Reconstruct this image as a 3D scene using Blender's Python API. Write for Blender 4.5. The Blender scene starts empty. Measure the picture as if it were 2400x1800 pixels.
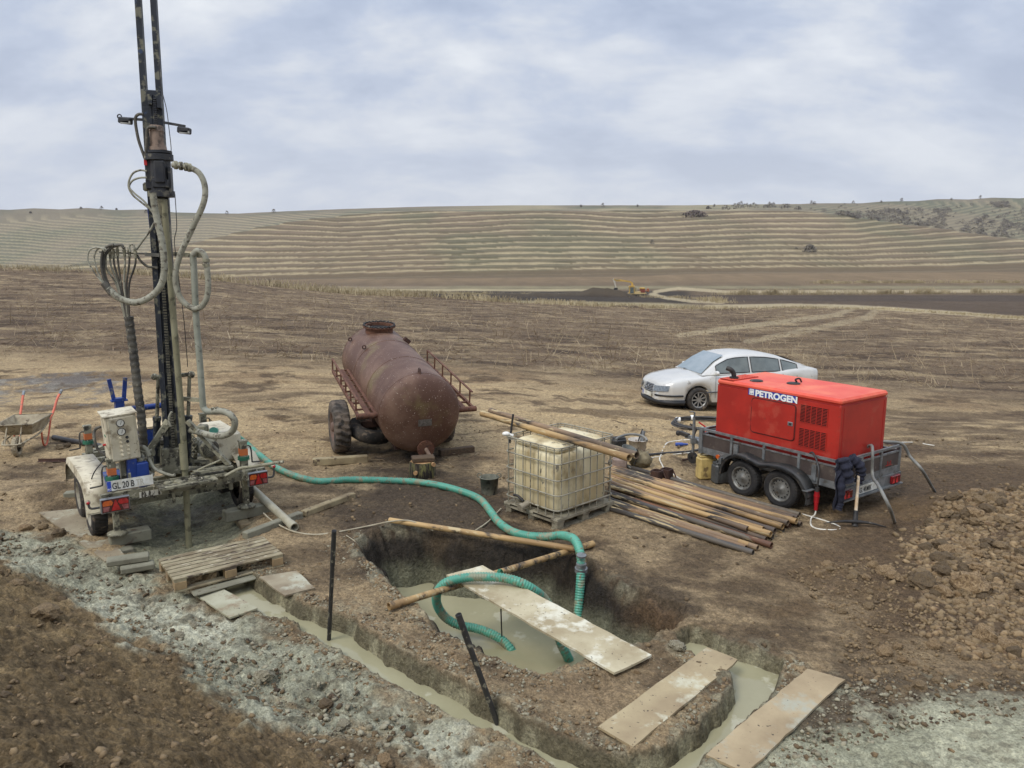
import bpy, math, random
import numpy as np
from mathutils import Vector, Matrix
random.seed(7)
rng = np.random.default_rng(11)
SC = bpy.context.scene
COL = SC.collection
def S(r, g, b):
    f = lambda c: ((c/255+.055)/1.055)**2.4 if c/255 > .04045 else c/255/12.92
    return (f(r), f(g), f(b), 1)

# ---------------- camera ----------------
PITCH = math.radians(10.0); CH = 3.75; F = 1803.0
cam_d = bpy.data.cameras.new('camera'); cam = bpy.data.objects.new('camera', cam_d); COL.objects.link(cam)
cam.location = (0, 0, CH); cam.rotation_euler = (math.radians(80.0), 0, 0)
cam_d.sensor_width = 36; cam_d.lens = 36*F/2400; cam_d.clip_end = 6000; cam_d.clip_start = .1
SC.camera = cam
SC.render.resolution_x = 1024; SC.render.resolution_y = 768
SC.view_settings.view_transform = 'Standard'; SC.view_settings.look = 'None'
SC.view_settings.exposure = 0.1; SC.view_settings.gamma = 1
SC.render.engine = 'CYCLES'; SC.render.filter_size = 1.0

# ---------------- world: overcast sky ----------------
SUN_EL, SUN_ROT = math.radians(48), math.radians(-150)
W = bpy.data.worlds.new('World'); SC.world = W; W.use_nodes = True
nt = W.node_tree; nt.nodes.clear()
def wn(t, **k):
    n = nt.nodes.new(t)
    for a, b in k.items(): setattr(n, a, b)
    return n
wo = wn('ShaderNodeOutputWorld'); bg = wn('ShaderNodeBackground'); bg.inputs['Strength'].default_value = 0.1
sky = wn('ShaderNodeTexSky', sky_type='NISHITA', sun_disc=False, sun_elevation=SUN_EL, sun_rotation=SUN_ROT)
tc = wn('ShaderNodeTexCoord'); sep = wn('ShaderNodeSeparateXYZ'); nt.links.new(tc.outputs['Generated'], sep.inputs[0])
def wm(op, a, b=None, clamp=False):
    m = wn('ShaderNodeMath', operation=op, use_clamp=clamp)
    for i, q in enumerate((a, b)):
        if q is None: continue
        if isinstance(q, (int, float)): m.inputs[i].default_value = q
        else: nt.links.new(q, m.inputs[i])
    return m.outputs[0]
zz = wm('ADD', wm('MAXIMUM', sep.outputs[2], 0.0), 0.40)
px = wm('DIVIDE', sep.outputs[0], zz); py = wm('DIVIDE', sep.outputs[1], zz)
cb = wn('ShaderNodeCombineXYZ'); nt.links.new(px, cb.inputs[0]); nt.links.new(py, cb.inputs[1])
def wnoise(scale, detail, rough, dist, off):
    mp = wn('ShaderNodeMapping'); mp.inputs['Location'].default_value = off; mp.inputs['Scale'].default_value = (0.85, 1.25, 1)
    nt.links.new(cb.outputs[0], mp.inputs[0])
    n = wn('ShaderNodeTexNoise'); n.inputs['Scale'].default_value = scale; n.inputs['Detail'].default_value = detail
    n.inputs['Roughness'].default_value = rough; n.inputs['Distortion'].default_value = dist
    nt.links.new(mp.outputs[0], n.inputs['Vector']); return n.outputs[0]
n1 = wnoise(2.0, 8, .55, .25, (3.3, 1.9, 0)); n2 = wnoise(5.2, 6, .55, .2, (8.1, 4.2, 0))
cm = wm('ADD', wm('MULTIPLY', n1, .72), wm('MULTIPLY', n2, .28))
rp = wn('ShaderNodeValToRGB'); nt.links.new(cm, rp.inputs[0])
e = rp.color_ramp.elements
# cloud radiances are given for a background strength of 0.1
def K(c, k=10.0): return (c[0]*k, c[1]*k, c[2]*k, 1)
e[0].position = .40; e[0].color = S(168, 181, 205); e[1].position = .61; e[1].color = S(234, 238, 243)
x = rp.color_ramp.elements.new(.475); x.color = S(189, 200, 220)
x = rp.color_ramp.elements.new(.535); x.color = S(214, 220, 230)
# near the horizon the cloud evens out to a pale lilac grey
hz = wn('ShaderNodeMapRange'); hz.inputs[1].default_value = .02; hz.inputs[2].default_value = .30; hz.inputs[3].default_value = 1; hz.inputs[4].default_value = 0
nt.links.new(sep.outputs[2], hz.inputs[0])
mx = wn('ShaderNodeMix', data_type='RGBA'); nt.links.new(wm('MULTIPLY', hz.outputs[0], .75), mx.inputs[0])
nt.links.new(rp.outputs[0], mx.inputs[6]); mx.inputs[7].default_value = S(208, 212, 222)
# brighter cloud towards the zenith (an overcast sky's own luminance)
zg = wn('ShaderNodeMapRange'); zg.inputs[1].default_value = .40; zg.inputs[2].default_value = 1.0; zg.inputs[3].default_value = 10.0; zg.inputs[4].default_value = 22.0
nt.links.new(sep.outputs[2], zg.inputs[0])
vm = wn('ShaderNodeVectorMath', operation='SCALE'); nt.links.new(mx.outputs[2], vm.inputs[0]); nt.links.new(zg.outputs[0], vm.inputs['Scale'])
m2 = wn('ShaderNodeMix', data_type='RGBA'); m2.inputs[0].default_value = .94
nt.links.new(sky.outputs[0], m2.inputs[6]); nt.links.new(vm.outputs[0], m2.inputs[7])
nt.links.new(m2.outputs[2], bg.inputs[0]); nt.links.new(bg.outputs[0], wo.inputs[0])

sd = bpy.data.lights.new('sun', 'SUN'); sd.energy = 1.9; sd.angle = math.radians(20); sd.color = (1, .95, .87)
so = bpy.data.objects.new('sun', sd); COL.objects.link(so)
sdir = Vector((math.sin(-SUN_ROT+0)*0-0.45, -0.45, math.tan(SUN_EL)*.64))   # where the light comes from: behind-left of the camera, high
so.rotation_euler = sdir.to_track_quat('Z', 'Y').to_euler()
sky.sun_rotation = math.atan2(sdir.x, sdir.y)

# ---------------- pixel <-> place ----------------
CP, SP = math.cos(PITCH), math.sin(PITCH)
def ray(u, v):
    c = (u-1200)/F; s = -(v-900)/F
    return np.array([c, CP+s*SP, -SP+s*CP])
def G(u, v, z=0.0):
    d = ray(u, v); t = (z-CH)/d[2]; return Vector((t*d[0], t*d[1], z))
def AT(u, v, Y):
    d = ray(u, v); t = Y/d[1]; return Vector((t*d[0], Y, CH+t*d[2]))
def PRJ(x, y, z):
    z = z-CH; dep = y*CP-z*SP; up = y*SP+z*CP
    dep = np.maximum(dep, .05) if isinstance(dep, np.ndarray) else max(dep, .05)
    return 1200+F*x/dep, 900-F*up/dep

# ---------------- noise ----------------
_T = rng.random((4, 256, 256)).astype(np.float32)
def vnoise(x, y, k=0):
    xi = np.floor(x).astype(np.int64); yi = np.floor(y).astype(np.int64)
    fx = (x-xi).astype(np.float32); fy = (y-yi).astype(np.float32)
    fx = fx*fx*(3-2*fx); fy = fy*fy*(3-2*fy); T = _T[k & 3]
    a = T[yi & 255, xi & 255]; b = T[yi & 255, (xi+1) & 255]; c = T[(yi+1) & 255, xi & 255]; d = T[(yi+1) & 255, (xi+1) & 255]
    return (a+(b-a)*fx)*(1-fy)+(c+(d-c)*fx)*fy
def fbm(x, y, sc, octv=4, k=0, gain=.5):
    v = 0; a = 1; t = 0; x = np.asarray(x, float)/sc; y = np.asarray(y, float)/sc
    for i in range(octv):
        cs, sn = math.cos(.6*i+.3), math.sin(.6*i+.3)
        v = v+a*vnoise(x*cs-y*sn+17.3*i, x*sn+y*cs+5.1*i, k+i); t += a; a *= gain; x = x*2.03; y = y*2.03
    return v/t*2-1        # about -1..1
def sst(e0, e1, x):
    t = np.clip((x-e0)/(e1-e0), 0, 1); return t*t*(3-2*t)
def sdpoly(x, y, P):
    """signed distance, positive inside"""
    d = np.full(x.shape, 1e9); ins = np.zeros(x.shape, bool); n = len(P)
    for i in range(n):
        ax, ay = P[i][0], P[i][1]; bx, by = P[(i+1) % n][0], P[(i+1) % n][1]
        ex, ey = bx-ax, by-ay; wx, wy = x-ax, y-ay
        t = np.clip((wx*ex+wy*ey)/(ex*ex+ey*ey+1e-12), 0, 1)
        d = np.minimum(d, (wx-ex*t)**2+(wy-ey*t)**2)
        if ay != by:
            c = ((ay > y) != (by > y)) & (x < (bx-ax)*(y-ay)/(by-ay)+ax); ins ^= c
    d = np.sqrt(d); return np.where(ins, d, -d)

# ---------------- materials ----------------
MATS = {}
def mat(name, c1, c2=None, scale=6.0, rough=.7, metal=0.0, c3=None, t3=.6, s3=14.0, bump=.0, bs=60.0, coat=0, lo=.38, hi=.62, stretch=None, rough2=None, sharp3=.04, detail=6, spec=None, trans=0, ior=1.45, alpha=None, c4=None, t4=.6, s4=30.0, along=None):
    """procedural paint/steel/wood: base colour c1, broad mottling towards c2, splashes of c3 and specks of c4"""
    if name in MATS: return MATS[name]
    m = bpy.data.materials.new(name); m.use_nodes = True; t = m.node_tree; b = t.nodes['Principled BSDF']
    b.inputs['Roughness'].default_value = rough; b.inputs['Metallic'].default_value = metal
    if coat: b.inputs['Coat Weight'].default_value = coat; b.inputs['Coat Roughness'].default_value = .08
    if spec is not None: b.inputs['Specular IOR Level'].default_value = spec
    if trans: b.inputs['Transmission Weight'].default_value = trans; b.inputs['IOR'].default_value = ior
    if alpha is not None: b.inputs['Alpha'].default_value = alpha
    L = t.links.new
    tcn = t.nodes.new('ShaderNodeTexCoord'); mp = t.nodes.new('ShaderNodeMapping'); L(tcn.outputs['Object'], mp.inputs[0])
    if stretch: mp.inputs['Scale'].default_value = stretch
    if along is not None: mp.vector_type = 'TEXTURE'; mp.inputs['Rotation'].default_value = (0, 0, math.radians(along)); mp.inputs['Scale'].default_value = (7, 1, 1)
    def noise(s, d=detail, o=0, r=.6):
        n = t.nodes.new('ShaderNodeTexNoise'); n.inputs['Scale'].default_value = s; n.inputs['Detail'].default_value = d; n.inputs['Roughness'].default_value = r
        v = t.nodes.new('ShaderNodeVectorMath'); v.operation = 'ADD'; v.inputs[1].default_value = (o, o*1.7, o*.6); L(mp.outputs[0], v.inputs[0]); L(v.outputs[0], n.inputs['Vector']); return n.outputs[0]
    def rng_(o, a, c):
        r = t.nodes.new('ShaderNodeMapRange'); r.inputs[1].default_value = a; r.inputs[2].default_value = c; L(o, r.inputs[0]); return r.outputs[0]
    def mixc(f, a, c):
        q = t.nodes.new('ShaderNodeMix'); q.data_type = 'RGBA'; L(f, q.inputs[0])
        for i, w in ((6, a), (7, c)):
            if isinstance(w, tuple): q.inputs[i].default_value = w
            else: L(w, q.inputs[i])
        return q.outputs[2]
    cur = c1; 
    if c2: cur = mixc(rng_(noise(scale), lo, hi), c1, c2)
    if c3:
        f3 = rng_(noise(s3, o=5.3), t3-sharp3, t3+sharp3); cur = mixc(f3, cur, c3)
        if rough2 is not None:
            r = t.nodes.new('ShaderNodeMapRange'); r.inputs[3].default_value = rough; r.inputs[4].default_value = rough2; L(f3, r.inputs[0]); L(r.outputs[0], b.inputs['Roughness'])
    if c4: cur = mixc(rng_(noise(s4, o=9.1, d=3), t4-.02, t4+.02), cur, c4)
    if isinstance(cur, tuple): b.inputs['Base Color'].default_value = cur
    else: L(cur, b.inputs['Base Color'])
    if bump:
        bn = t.nodes.new('ShaderNodeBump'); bn.inputs['Strength'].default_value = bump; bn.inputs['Distance'].default_value = .01
        L(noise(bs, o=2.2), bn.inputs['Height']); L(bn.outputs[0], b.inputs['Normal'])
    MATS[name] = m; return m

# ---------------- object helpers ----------------
WM = {}
def newobj(name, data, parent=None):
    o = bpy.data.objects.new(name, data); COL.objects.link(o)
    if parent is not None: o.parent = parent; WM[o] = WM[parent].copy()
    return o
def tag(o, label=None, cat=None, group=None, kind=None):
    if label: o['label'] = label
    if cat: o['category'] = cat
    if group: o['group'] = group
    if kind: o['kind'] = kind
    return o
def thing(name, label, cat, loc=(0, 0, 0), rot=(0, 0, 0), group=None):
    o = bpy.data.objects.new(name, None); COL.objects.link(o); o.empty_display_size = .2
    o.location = loc; o.rotation_euler = rot
    from mathutils import Euler
    WM[o] = Matrix.Translation(Vector(loc)) @ Euler(rot).to_matrix().to_4x4()
    return tag(o, label, cat, group)
def sub(name, parent):
    return newobj(name, None, parent)
def frame(p, d, up=Vector((0, 0, 1))):
    d = Vector(d).normalized(); up = Vector(up)
    if abs(d.dot(up.normalized())) > .98: up = Vector((0, 1, 0)) if abs(d.y) < .9 else Vector((1, 0, 0))
    x = up.cross(d).normalized() if False else d.cross(up).normalized(); y = x.cross(d).normalized()
    return x, -y, d        # x right, y 'up-ish', d along
def catmull(P, n=8, closed=False):
    P = [Vector(p) for p in P]; out = []
    N = len(P)
    for i in range(N-1):
        p0 = P[i-1] if i > 0 else P[0]*2-P[1]; p1 = P[i]; p2 = P[i+1]; p3 = P[i+2] if i+2 < N else P[-1]*2-P[-2]
        for k in range(n):
            t = k/n
            out.append(.5*((2*p1)+(p2-p0)*t+(2*p0-5*p1+4*p2-p3)*t*t+(3*p1-p0-3*p2+p3)*t**3))
    out.append(P[-1]); return out
def resample(P, step):
    L = [0]
    for a, b in zip(P, P[1:]): L.append(L[-1]+(b-a).length)
    n = max(2, int(L[-1]/step)+1); out = []; j = 0
    for i in range(n+1):
        s = L[-1]*i/n
        while j < len(L)-2 and L[j+1] < s: j += 1
        w = (s-L[j])/max(1e-9, L[j+1]-L[j]); out.append(P[j].lerp(P[j+1], min(1, w)))
    return out
class MB:
    def __init__(s): s.v = []; s.f = []; s.m = []; s.sm = []; s.M = Matrix.Identity(4); s.mi = 0
    def _add(s, vs, fs, smooth=False):
        b = len(s.v); s.v += [s.M @ Vector(v) for v in vs]
        for f in fs: s.f.append([b+i for i in f]); s.m.append(s.mi); s.sm.append(smooth)
        return s
    def mesh(s, vs, fs, smooth=False): return s._add(vs, fs, smooth)
    def box(s, c, size, R=None, bev=0.0):
        c = Vector(c); hx, hy, hz = [q/2 for q in size]; b = min(bev, hx*.9, hy*.9, hz*.9)
        if b <= 0:
            vs = [Vector((x, y, z)) for x in (-hx, hx) for y in (-hy, hy) for z in (-hz, hz)]
            fs = [(0, 1, 3, 2), (4, 6, 7, 5), (0, 4, 5, 1), (2, 3, 7, 6), (0, 2, 6, 4), (1, 5, 7, 3)]
        else:
            vs = []; ix = {}
            for sx in (-1, 1):
                for sy in (-1, 1):
                    for sz in (-1, 1):
                        for a in range(3):
                            e = [hx, hy, hz]; q = [sx*(e[0]-b), sy*(e[1]-b), sz*(e[2]-b)]; q[a] = (sx, sy, sz)[a]*e[a]
                            ix[(sx, sy, sz, a)] = len(vs); vs.append(Vector(q))
            fs = []
            for a in range(3):
                o1, o2 = [(1, 2), (0, 2), (0, 1)][a]
                for sg in (-1, 1):
                    q = []
                    for (p1, p2) in ((-1, -1), (1, -1), (1, 1), (-1, 1)):
                        k = [0, 0, 0]; k[a] = sg; k[o1] = p1; k[o2] = p2; q.append(ix[(k[0], k[1], k[2], a)])
                    fs.append(q)
                for p1 in (-1, 1):
                    for p2 in (-1, 1):
                        k0 = [0, 0, 0]; k0[o1] = p1; k0[o2] = p2; k1 = list(k0); k0[a] = -1; k1[a] = 1
                        fs.append([ix[(*k0, o1)], ix[(*k1, o1)], ix[(*k1, o2)], ix[(*k0, o2)]])
            for sx in (-1, 1):
                for sy in (-1, 1):
                    for sz in (-1, 1): fs.append([ix[(sx, sy, sz, a)] for a in range(3)])
        if R is not None: vs = [R @ v for v in vs]
        return s._add([v+c for v in vs], fs)
    def beam(s, p, q, w, h, up=(0, 0, 1), bev=0.0):
        """box from p to q, w across, h along up"""
        p = Vector(p); q = Vector(q); x, y, d = frame(p, q-p, Vector(up))
        R = Matrix((x, y, d)).transposed(); return s.box((p+q)/2, (w, h, (q-p).length), R, bev)
    def cyl(s, p, q, r0, r1=None, n=14, cap=True, smooth=True):
        r1 = r0 if r1 is None else r1; p = Vector(p); q = Vector(q); x, y, d = frame(p, q-p)
        vs = []
        for c, r in ((p, r0), (q, r1)):
            for i in range(n):
                a = 2*math.pi*i/n; vs.append(c+x*math.cos(a)*r+y*math.sin(a)*r)
        fs = [(i, (i+1) % n, n+(i+1) % n, n+i) for i in range(n)]
        s._add(vs, fs, smooth)
        if cap:
            s._add(vs[:n], [tuple(range(n))[::-1]]); s._add(vs[n:], [tuple(range(n))])
        return s
    def pipe(s, p, q, ro, ri, n=14):
        """open pipe with a wall"""
        p = Vector(p); q = Vector(q); d = (q-p).normalized()
        return s.lathe([(ri, 0), (ro, 0), (ro, (q-p).length), (ri, (q-p).length), (ri, 0)], p, d, n, sharp=True)
    def lathe(s, prof, o, d, n=24, sharp=False, a0=0, a1=2*math.pi, rmod=None):
        o = Vector(o); x, y, d = frame(o, d); full = abs(a1-a0-2*math.pi) < 1e-6; m = n if full else n+1
        def ring(r, t): return [o+d*t+(x*math.cos(a0+(a1-a0)*i/n)+y*math.sin(a0+(a1-a0)*i/n))*(r*(rmod(i, r, t) if rmod else 1)) for i in range(m)]
        if sharp:
            for (r0, t0), (r1, t1) in zip(prof, prof[1:]):
                vs = ring(r0, t0)+ring(r1, t1)
                s._add(vs, [(i, (i+1) % m, m+(i+1) % m, m+i) for i in range(n)], abs(r0-r1) < abs(t0-t1)*4)
        else:
            vs = []
            for r, t in prof: vs += ring(r, t)
            s._add(vs, [(k*m+i, k*m+(i+1) % m, (k+1)*m+(i+1) % m, (k+1)*m+i) for k in range(len(prof)-1) for i in range(n)], True)
        return s
    def tube(s, P, r, n=8, sm=8, step=None, rf=None, cap=True, spline=True):
        P = catmull(P, sm) if spline and len(P) > 2 else [Vector(p) for p in P]
        if step: P = resample(P, step)
        T = [(P[min(i+1, len(P)-1)]-P[max(i-1, 0)]).normalized() for i in range(len(P))]
        x, y, _ = frame(P[0], T[0]); vs = []
        for i, (p, t) in enumerate(zip(P, T)):
            x = (x-t*x.dot(t)).normalized(); y = t.cross(x); rr = rf(i, i/(len(P)-1)) if rf else r
            for k in range(n):
                a = 2*math.pi*k/n; vs.append(p+x*math.cos(a)*rr+y*math.sin(a)*rr)
        fs = [(i*n+k, i*n+(k+1) % n, (i+1)*n+(k+1) % n, (i+1)*n+k) for i in range(len(P)-1) for k in range(n)]
        s._add(vs, fs, True)
        if cap: s._add(vs[:n], [tuple(range(n))[::-1]]); s._add(vs[-n:], [tuple(range(n))])
        return s
    def prism(s, pts, depth_vec, smooth=False):
        """closed planar outline extruded by a vector"""
        n = len(pts); a = [Vector(p) for p in pts]; dv = Vector(depth_vec); b = [p+dv for p in a]
        s._add(a+b, [tuple(range(n)), tuple(range(2*n-1, n-1, -1))])
        s._add(a+b, [(i, n+i, n+(i+1) % n, (i+1) % n) for i in range(n)], smooth); return s
    def ball(s, c, r, n=12, m=8, sc=(1, 1, 1)):
        c = Vector(c); vs = []
        for j in range(m+1):
            ph = math.pi*j/m
            for i in range(n):
                a = 2*math.pi*i/n; vs.append(c+Vector((math.sin(ph)*math.cos(a)*sc[0], math.sin(ph)*math.sin(a)*sc[1], math.cos(ph)*sc[2]))*r)
        return s._add(vs, [(j*n+i, (j+1)*n+i, (j+1)*n+(i+1) % n, j*n+(i+1) % n) for j in range(m) for i in range(n)], True)
    def torus(s, c, d, R, r, n=28, m=8, sc=(1, 1)):
        c = Vector(c); x, y, d = frame(c, d)
        P = [c+x*math.cos(2*math.pi*i/n)*R*sc[0]+y*math.sin(2*math.pi*i/n)*R*sc[1] for i in range(n+1)]
        return s.tube(P, r, m, spline=False, cap=False)
    def text(s, body, o, xd, yd, height, thick=.002, bold=0.0, wide=1.0, align='LEFT'):
        cu = bpy.data.curves.new('t', 'FONT'); cu.body = body; cu.size = 1; cu.offset = bold; cu.align_x = align
        ob = bpy.data.objects.new('t', cu); COL.objects.link(ob)
        me = bpy.data.meshes.new_from_object(ob); xd = Vector(xd).normalized(); yd = Vector(yd).normalized(); nd = xd.cross(yd)
        k = height/.73; o = Vector(o)
        vs = [o+xd*v.co.x*k*wide+yd*v.co.y*k+nd*thick for v in me.vertices]; fs = [tuple(p.vertices) for p in me.polygons]
        s._add(vs, fs); bpy.data.objects.remove(ob); bpy.data.meshes.remove(me); bpy.data.curves.remove(cu); return s
    def build(s, name, m, parent=None, world=True, label=None, cat=None, group=None, kind=None, origin=None):
        me = bpy.data.meshes.new(name)
        ms = m if isinstance(m, (list, tuple)) else [m]
        for q in ms: me.materials.append(q)
        vs = s.v
        if parent is not None:
            if world: Mi = WM[parent].inverted(); vs = [Mi @ v for v in vs]
            loc = None
        elif world:
            if origin is None:
                xs = [v.x for v in vs]; ys = [v.y for v in vs]; origin = Vector(((min(xs)+max(xs))/2, (min(ys)+max(ys))/2, min(v.z for v in vs)))
            origin = Vector(origin); vs = [v-origin for v in vs]; loc = origin
        else: loc = Vector((0, 0, 0))
        me.from_pydata([tuple(v) for v in vs], [], s.f)
        me.polygons.foreach_set('material_index', s.m); me.polygons.foreach_set('use_smooth', s.sm); me.update()
        o = newobj(name, me, parent)
        if parent is None: o.location = loc; WM[o] = Matrix.Translation(loc)
        return tag(o, label, cat, group, kind)
def dup(o, parent=None, loc=None, rz=None, label=None, scale=None):
    c = o.copy(); COL.objects.link(c); c.parent = parent
    if loc is not None: c.location = loc
    if rz is not None: c.rotation_euler = rz if isinstance(rz, tuple) else (0, 0, rz)
    if scale is not None: c.scale = scale
    if label: c['label'] = label
    for ch in list(o.children): dup(ch, c)
    return c
# ================= TERRAIN =================
def interp(u, pts):
    return np.interp(u, [p[0] for p in pts], [p[1] for p in pts])
V_EDGE = [(0, 632), (300, 641), (500, 657), (600, 668), (800, 686), (1000, 699), (1200, 708), (1400, 718), (1600, 723), (1900, 722), (2100, 728), (2400, 748)]
R_EDGE = [(0, 72), (600, 68), (1200, 70), (1800, 74), (2400, 62)]
Z_20 = [(0, 0), (700, 0), (1200, -.1), (1700, -.5), (2400, -.7)]
V_BASE = [(0, 655), (600, 654), (800, 651), (1200, 648), (1500, 645), (1600, 639), (1800, 637), (2400, 634)]
V_TOP = [(-300, 668), (0, 650), (150, 627), (300, 600), (420, 578), (500, 560), (600, 537), (700, 519), (800, 508), (900, 500), (1000, 497), (1200, 495), (1500, 496), (1800, 495), (1925, 500), (2070, 521), (2135, 530), (2193, 536), (2247, 545), (2302, 552), (2360, 561), (2400, 565), (2700, 590)]
V_SKY = [(-400, 492), (0, 489), (200, 487), (350, 491), (500, 500), (650, 496), (800, 490), (1000, 484), (1200, 481), (1600, 481), (1800, 478), (2000, 475), (2200, 466), (2400, 461), (2800, 455)]
def tanE(v):     # slope of the sight line of image row v in its own azimuth (near enough for every column)
    s = -(v-900)/F; return (-SP+s*CP)/(CP+s*SP)
def u_of(x, y):
    return 1200+F*1.0137*np.tan(np.clip(np.arctan2(x, y), -1.2, 1.2))
def zfar(x, y):
    r = np.hypot(x, y); u = u_of(x, y); ca = np.cos(np.clip(np.arctan2(x, y), -1.2, 1.2))
    d = r*ca                         # distance along the view axis: rows of the image are planes in it
    re = interp(u, R_EDGE); ze = CH+re*tanE(interp(u, V_EDGE))
    rt = np.interp(u, [-300, 300, 900, 1800, 2400, 2700], [520, 560, 700, 700, 600, 560])
    z4 = CH+400*tanE(interp(u, V_BASE)); vt = interp(u, V_TOP); zt = CH+rt*tanE(vt)
    dip = np.clip((vt-497)/50, 0, 1)*(14+np.clip((vt-520)/80, 0, 1)*16)
    zs = CH+1300*tanE(interp(u, V_SKY))
    R = [np.full_like(r, 12.5), np.full_like(r, 20.), re, re+40, np.full_like(r, 239.), np.full_like(r, 400.), rt, rt+110, np.full_like(r, 1300.), np.full_like(r, 1700.)]
    Z = [np.zeros_like(r), interp(u, Z_20), ze, ze-.062*40, np.full_like(r, -11.2), z4, zt, zt-dip+2, zs, zs-25]
    z = np.zeros_like(r)
    for k in range(len(R)-1):
        t = (d-R[k])/(R[k+1]-R[k]); m = (t >= 0) & (t < 1) if k < len(R)-2 else (t >= 0)
        tt = np.clip(t, 0, 1)
        if k == 0: tt = tt*tt*(1.6-.6*tt)
        z = np.where(m, Z[k]+(Z[k+1]-Z[k])*tt, z)
    return z
PX = lambda L, z=0: [tuple(G(u, v, z))[:2] for u, v in L]
RIM_PIT = PX([(836, 1285), (874, 1320), (910, 1367), (946, 1403), (975, 1421), (997, 1450), (1026, 1476), (1080, 1497), (1124, 1537), (1181, 1551), (1224, 1571), (1264, 1577), (1315, 1562), (1380, 1544), (1440, 1520), (1500, 1500), (1545, 1480), (1600, 1468), (1622, 1440), (1600, 1412), (1540, 1388), (1470, 1368), (1410, 1335), (1372, 1300), (1300, 1270), (1200, 1262), (1080, 1252), (1000, 1236), (900, 1238), (850, 1258)])
RIM_TR = PX([(500, 1340), (520, 1378), (560, 1408), (620, 1436), (700, 1473), (736, 1498), (827, 1552), (903, 1592), (953, 1621), (1000, 1643), (1069, 1686), (1101, 1702), (1167, 1722), (1206, 1742), (1260, 1772), (1330, 1818), (1380, 1870)], -.12)+PX([(1600, 1880), (1630, 1800), (1654, 1766), (1740, 1695), (1810, 1633), (1822, 1600), (1843, 1560), (1835, 1540), (1800, 1528), (1709, 1500), (1660, 1476), (1615, 1462), (1580, 1478), (1600, 1515), (1650, 1545), (1700, 1572), (1714, 1605), (1690, 1640), (1640, 1690), (1570, 1735), (1520, 1762), (1450, 1768), (1380, 1750), (1315, 1724), (1242, 1692), (1181, 1657), (1134, 1632), (1083, 1603), (1025, 1573), (975, 1546), (917, 1516), (863, 1476), (808, 1447), (747, 1426), (700, 1408), (604, 1352), (560, 1322)])
CELLAR = PX([(262, 1240), (330, 1180), (430, 1150), (545, 1160), (560, 1200), (590, 1245), (540, 1290), (420, 1335), (330, 1320), (300, 1290)], -.1)
PIT_W, TR_W = -.72, -.17
A_, B_ = np.array([-6.9, 10.2]), np.array([-.2, 4.75])
def mound_d(x, y):
    e = (B_-A_)/np.linalg.norm(B_-A_); nx, ny = e[1], -e[0]
    if nx*(0-A_[0])+ny*(0-A_[1]) < 0: nx, ny = -nx, -ny
    return (x-A_[0])*nx+(y-A_[1])*ny
def zbase(x, y, full=True):
    """large shape of the ground"""
    x = np.asarray(x, float); y = np.asarray(y, float); z = zfar(x, y); r = np.hypot(x, y)
    near = 1-sst(18, 30, r)
    z = z+near*.05*fbm(x, y, 3.1, 3, 1)+sst(15, 30, r)*(1-sst(90, 200, r))*.16*fbm(x, y, 9, 3, 2)
    # spoil mound in the near left corner and under the camera
    md0 = mound_d(x, y); md = md0+.25*fbm(x, y, 1.6, 3, 2)
    z = z+(1-sst(9, 14, r))*(1.2*sst(.05, 3.2, md))
    z = z-.13*sst(-.86, -.72, md0)*(1-sst(-.15, .7, md0))*(1-sst(9.5, 11, r))*(1-sst(.7, 1.4, x))
    z = z+1.7*np.exp(-(r/2.1)**2)
    # rubble heap at the right, soil heap behind the trailer
    g = lambda cx, cy, sx, sy, h, a=0: h*np.exp(-(((x-cx)*math.cos(a)+(y-cy)*math.sin(a))/sx)**2-((-(x-cx)*math.sin(a)+(y-cy)*math.cos(a))/sy)**2)
    z = z+g(7.7, 8.3, 1.7, 1.5, .40)+g(6.5, 10.4, .8, .7, .20)+g(6.3, 7.2, .9, 1.0, .16)+g(8.4, 10.6, 1.4, 1.0, .28)
    z = z+g(4.6, 5.2, 1.6, .9, .16)+g(-6.9, 11.4, 1.0, .5, .22)
    if full:
        nz = .07*fbm(x, y, .55, 4, 3)+.04*fbm(x, y, .13, 3, 0)
        bx = (r > 3) & (r < 14)
        sp = np.full(x.shape, -9.); st = np.full(x.shape, -9.); sc = np.full(x.shape, -9.)
        if bx.any():
            sp[bx] = sdpoly(x[bx], y[bx], RIM_PIT)+nz[bx]*1.2; st[bx] = sdpoly(x[bx], y[bx], RIM_TR)+nz[bx]*.55+.035*fbm(x[bx], y[bx], .16, 3, 2); sc[bx] = sdpoly(x[bx], y[bx], CELLAR)+nz[bx]
        z = z+.015*np.exp(-((sp+.1)/.2)**2)*(sp < 0)+.02*np.exp(-((st+.08)/.15)**2)*(st < 0)
        w = np.clip(sp, 0, 9); dp = np.where(w < .12, w*1.2, .144+(w-.12)*2.2)+.24*fbm(x, y, .4, 4, 2)*sst(.03, .15, w)
        z = np.where(sp > 0, np.maximum(z-dp, -1.15), z)
        z = np.where(st > 0, np.maximum(z-np.clip(st-.01, 0, 9)*5, -.6), z)
        cv = G(1008, 1306, -.32); z = np.where(sp > .02, z-.42*np.exp(-(((x-cv.x)/.20)**2+((y-cv.y)/.17)**2)**1.5), z)
        z = z-.22*sst(-.25, .6, sc)
        return z, sp, st, sc
    return z
def gz(x, y):
    return float(zbase(np.array([x], float), np.array([y], float))[0][0])
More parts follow.
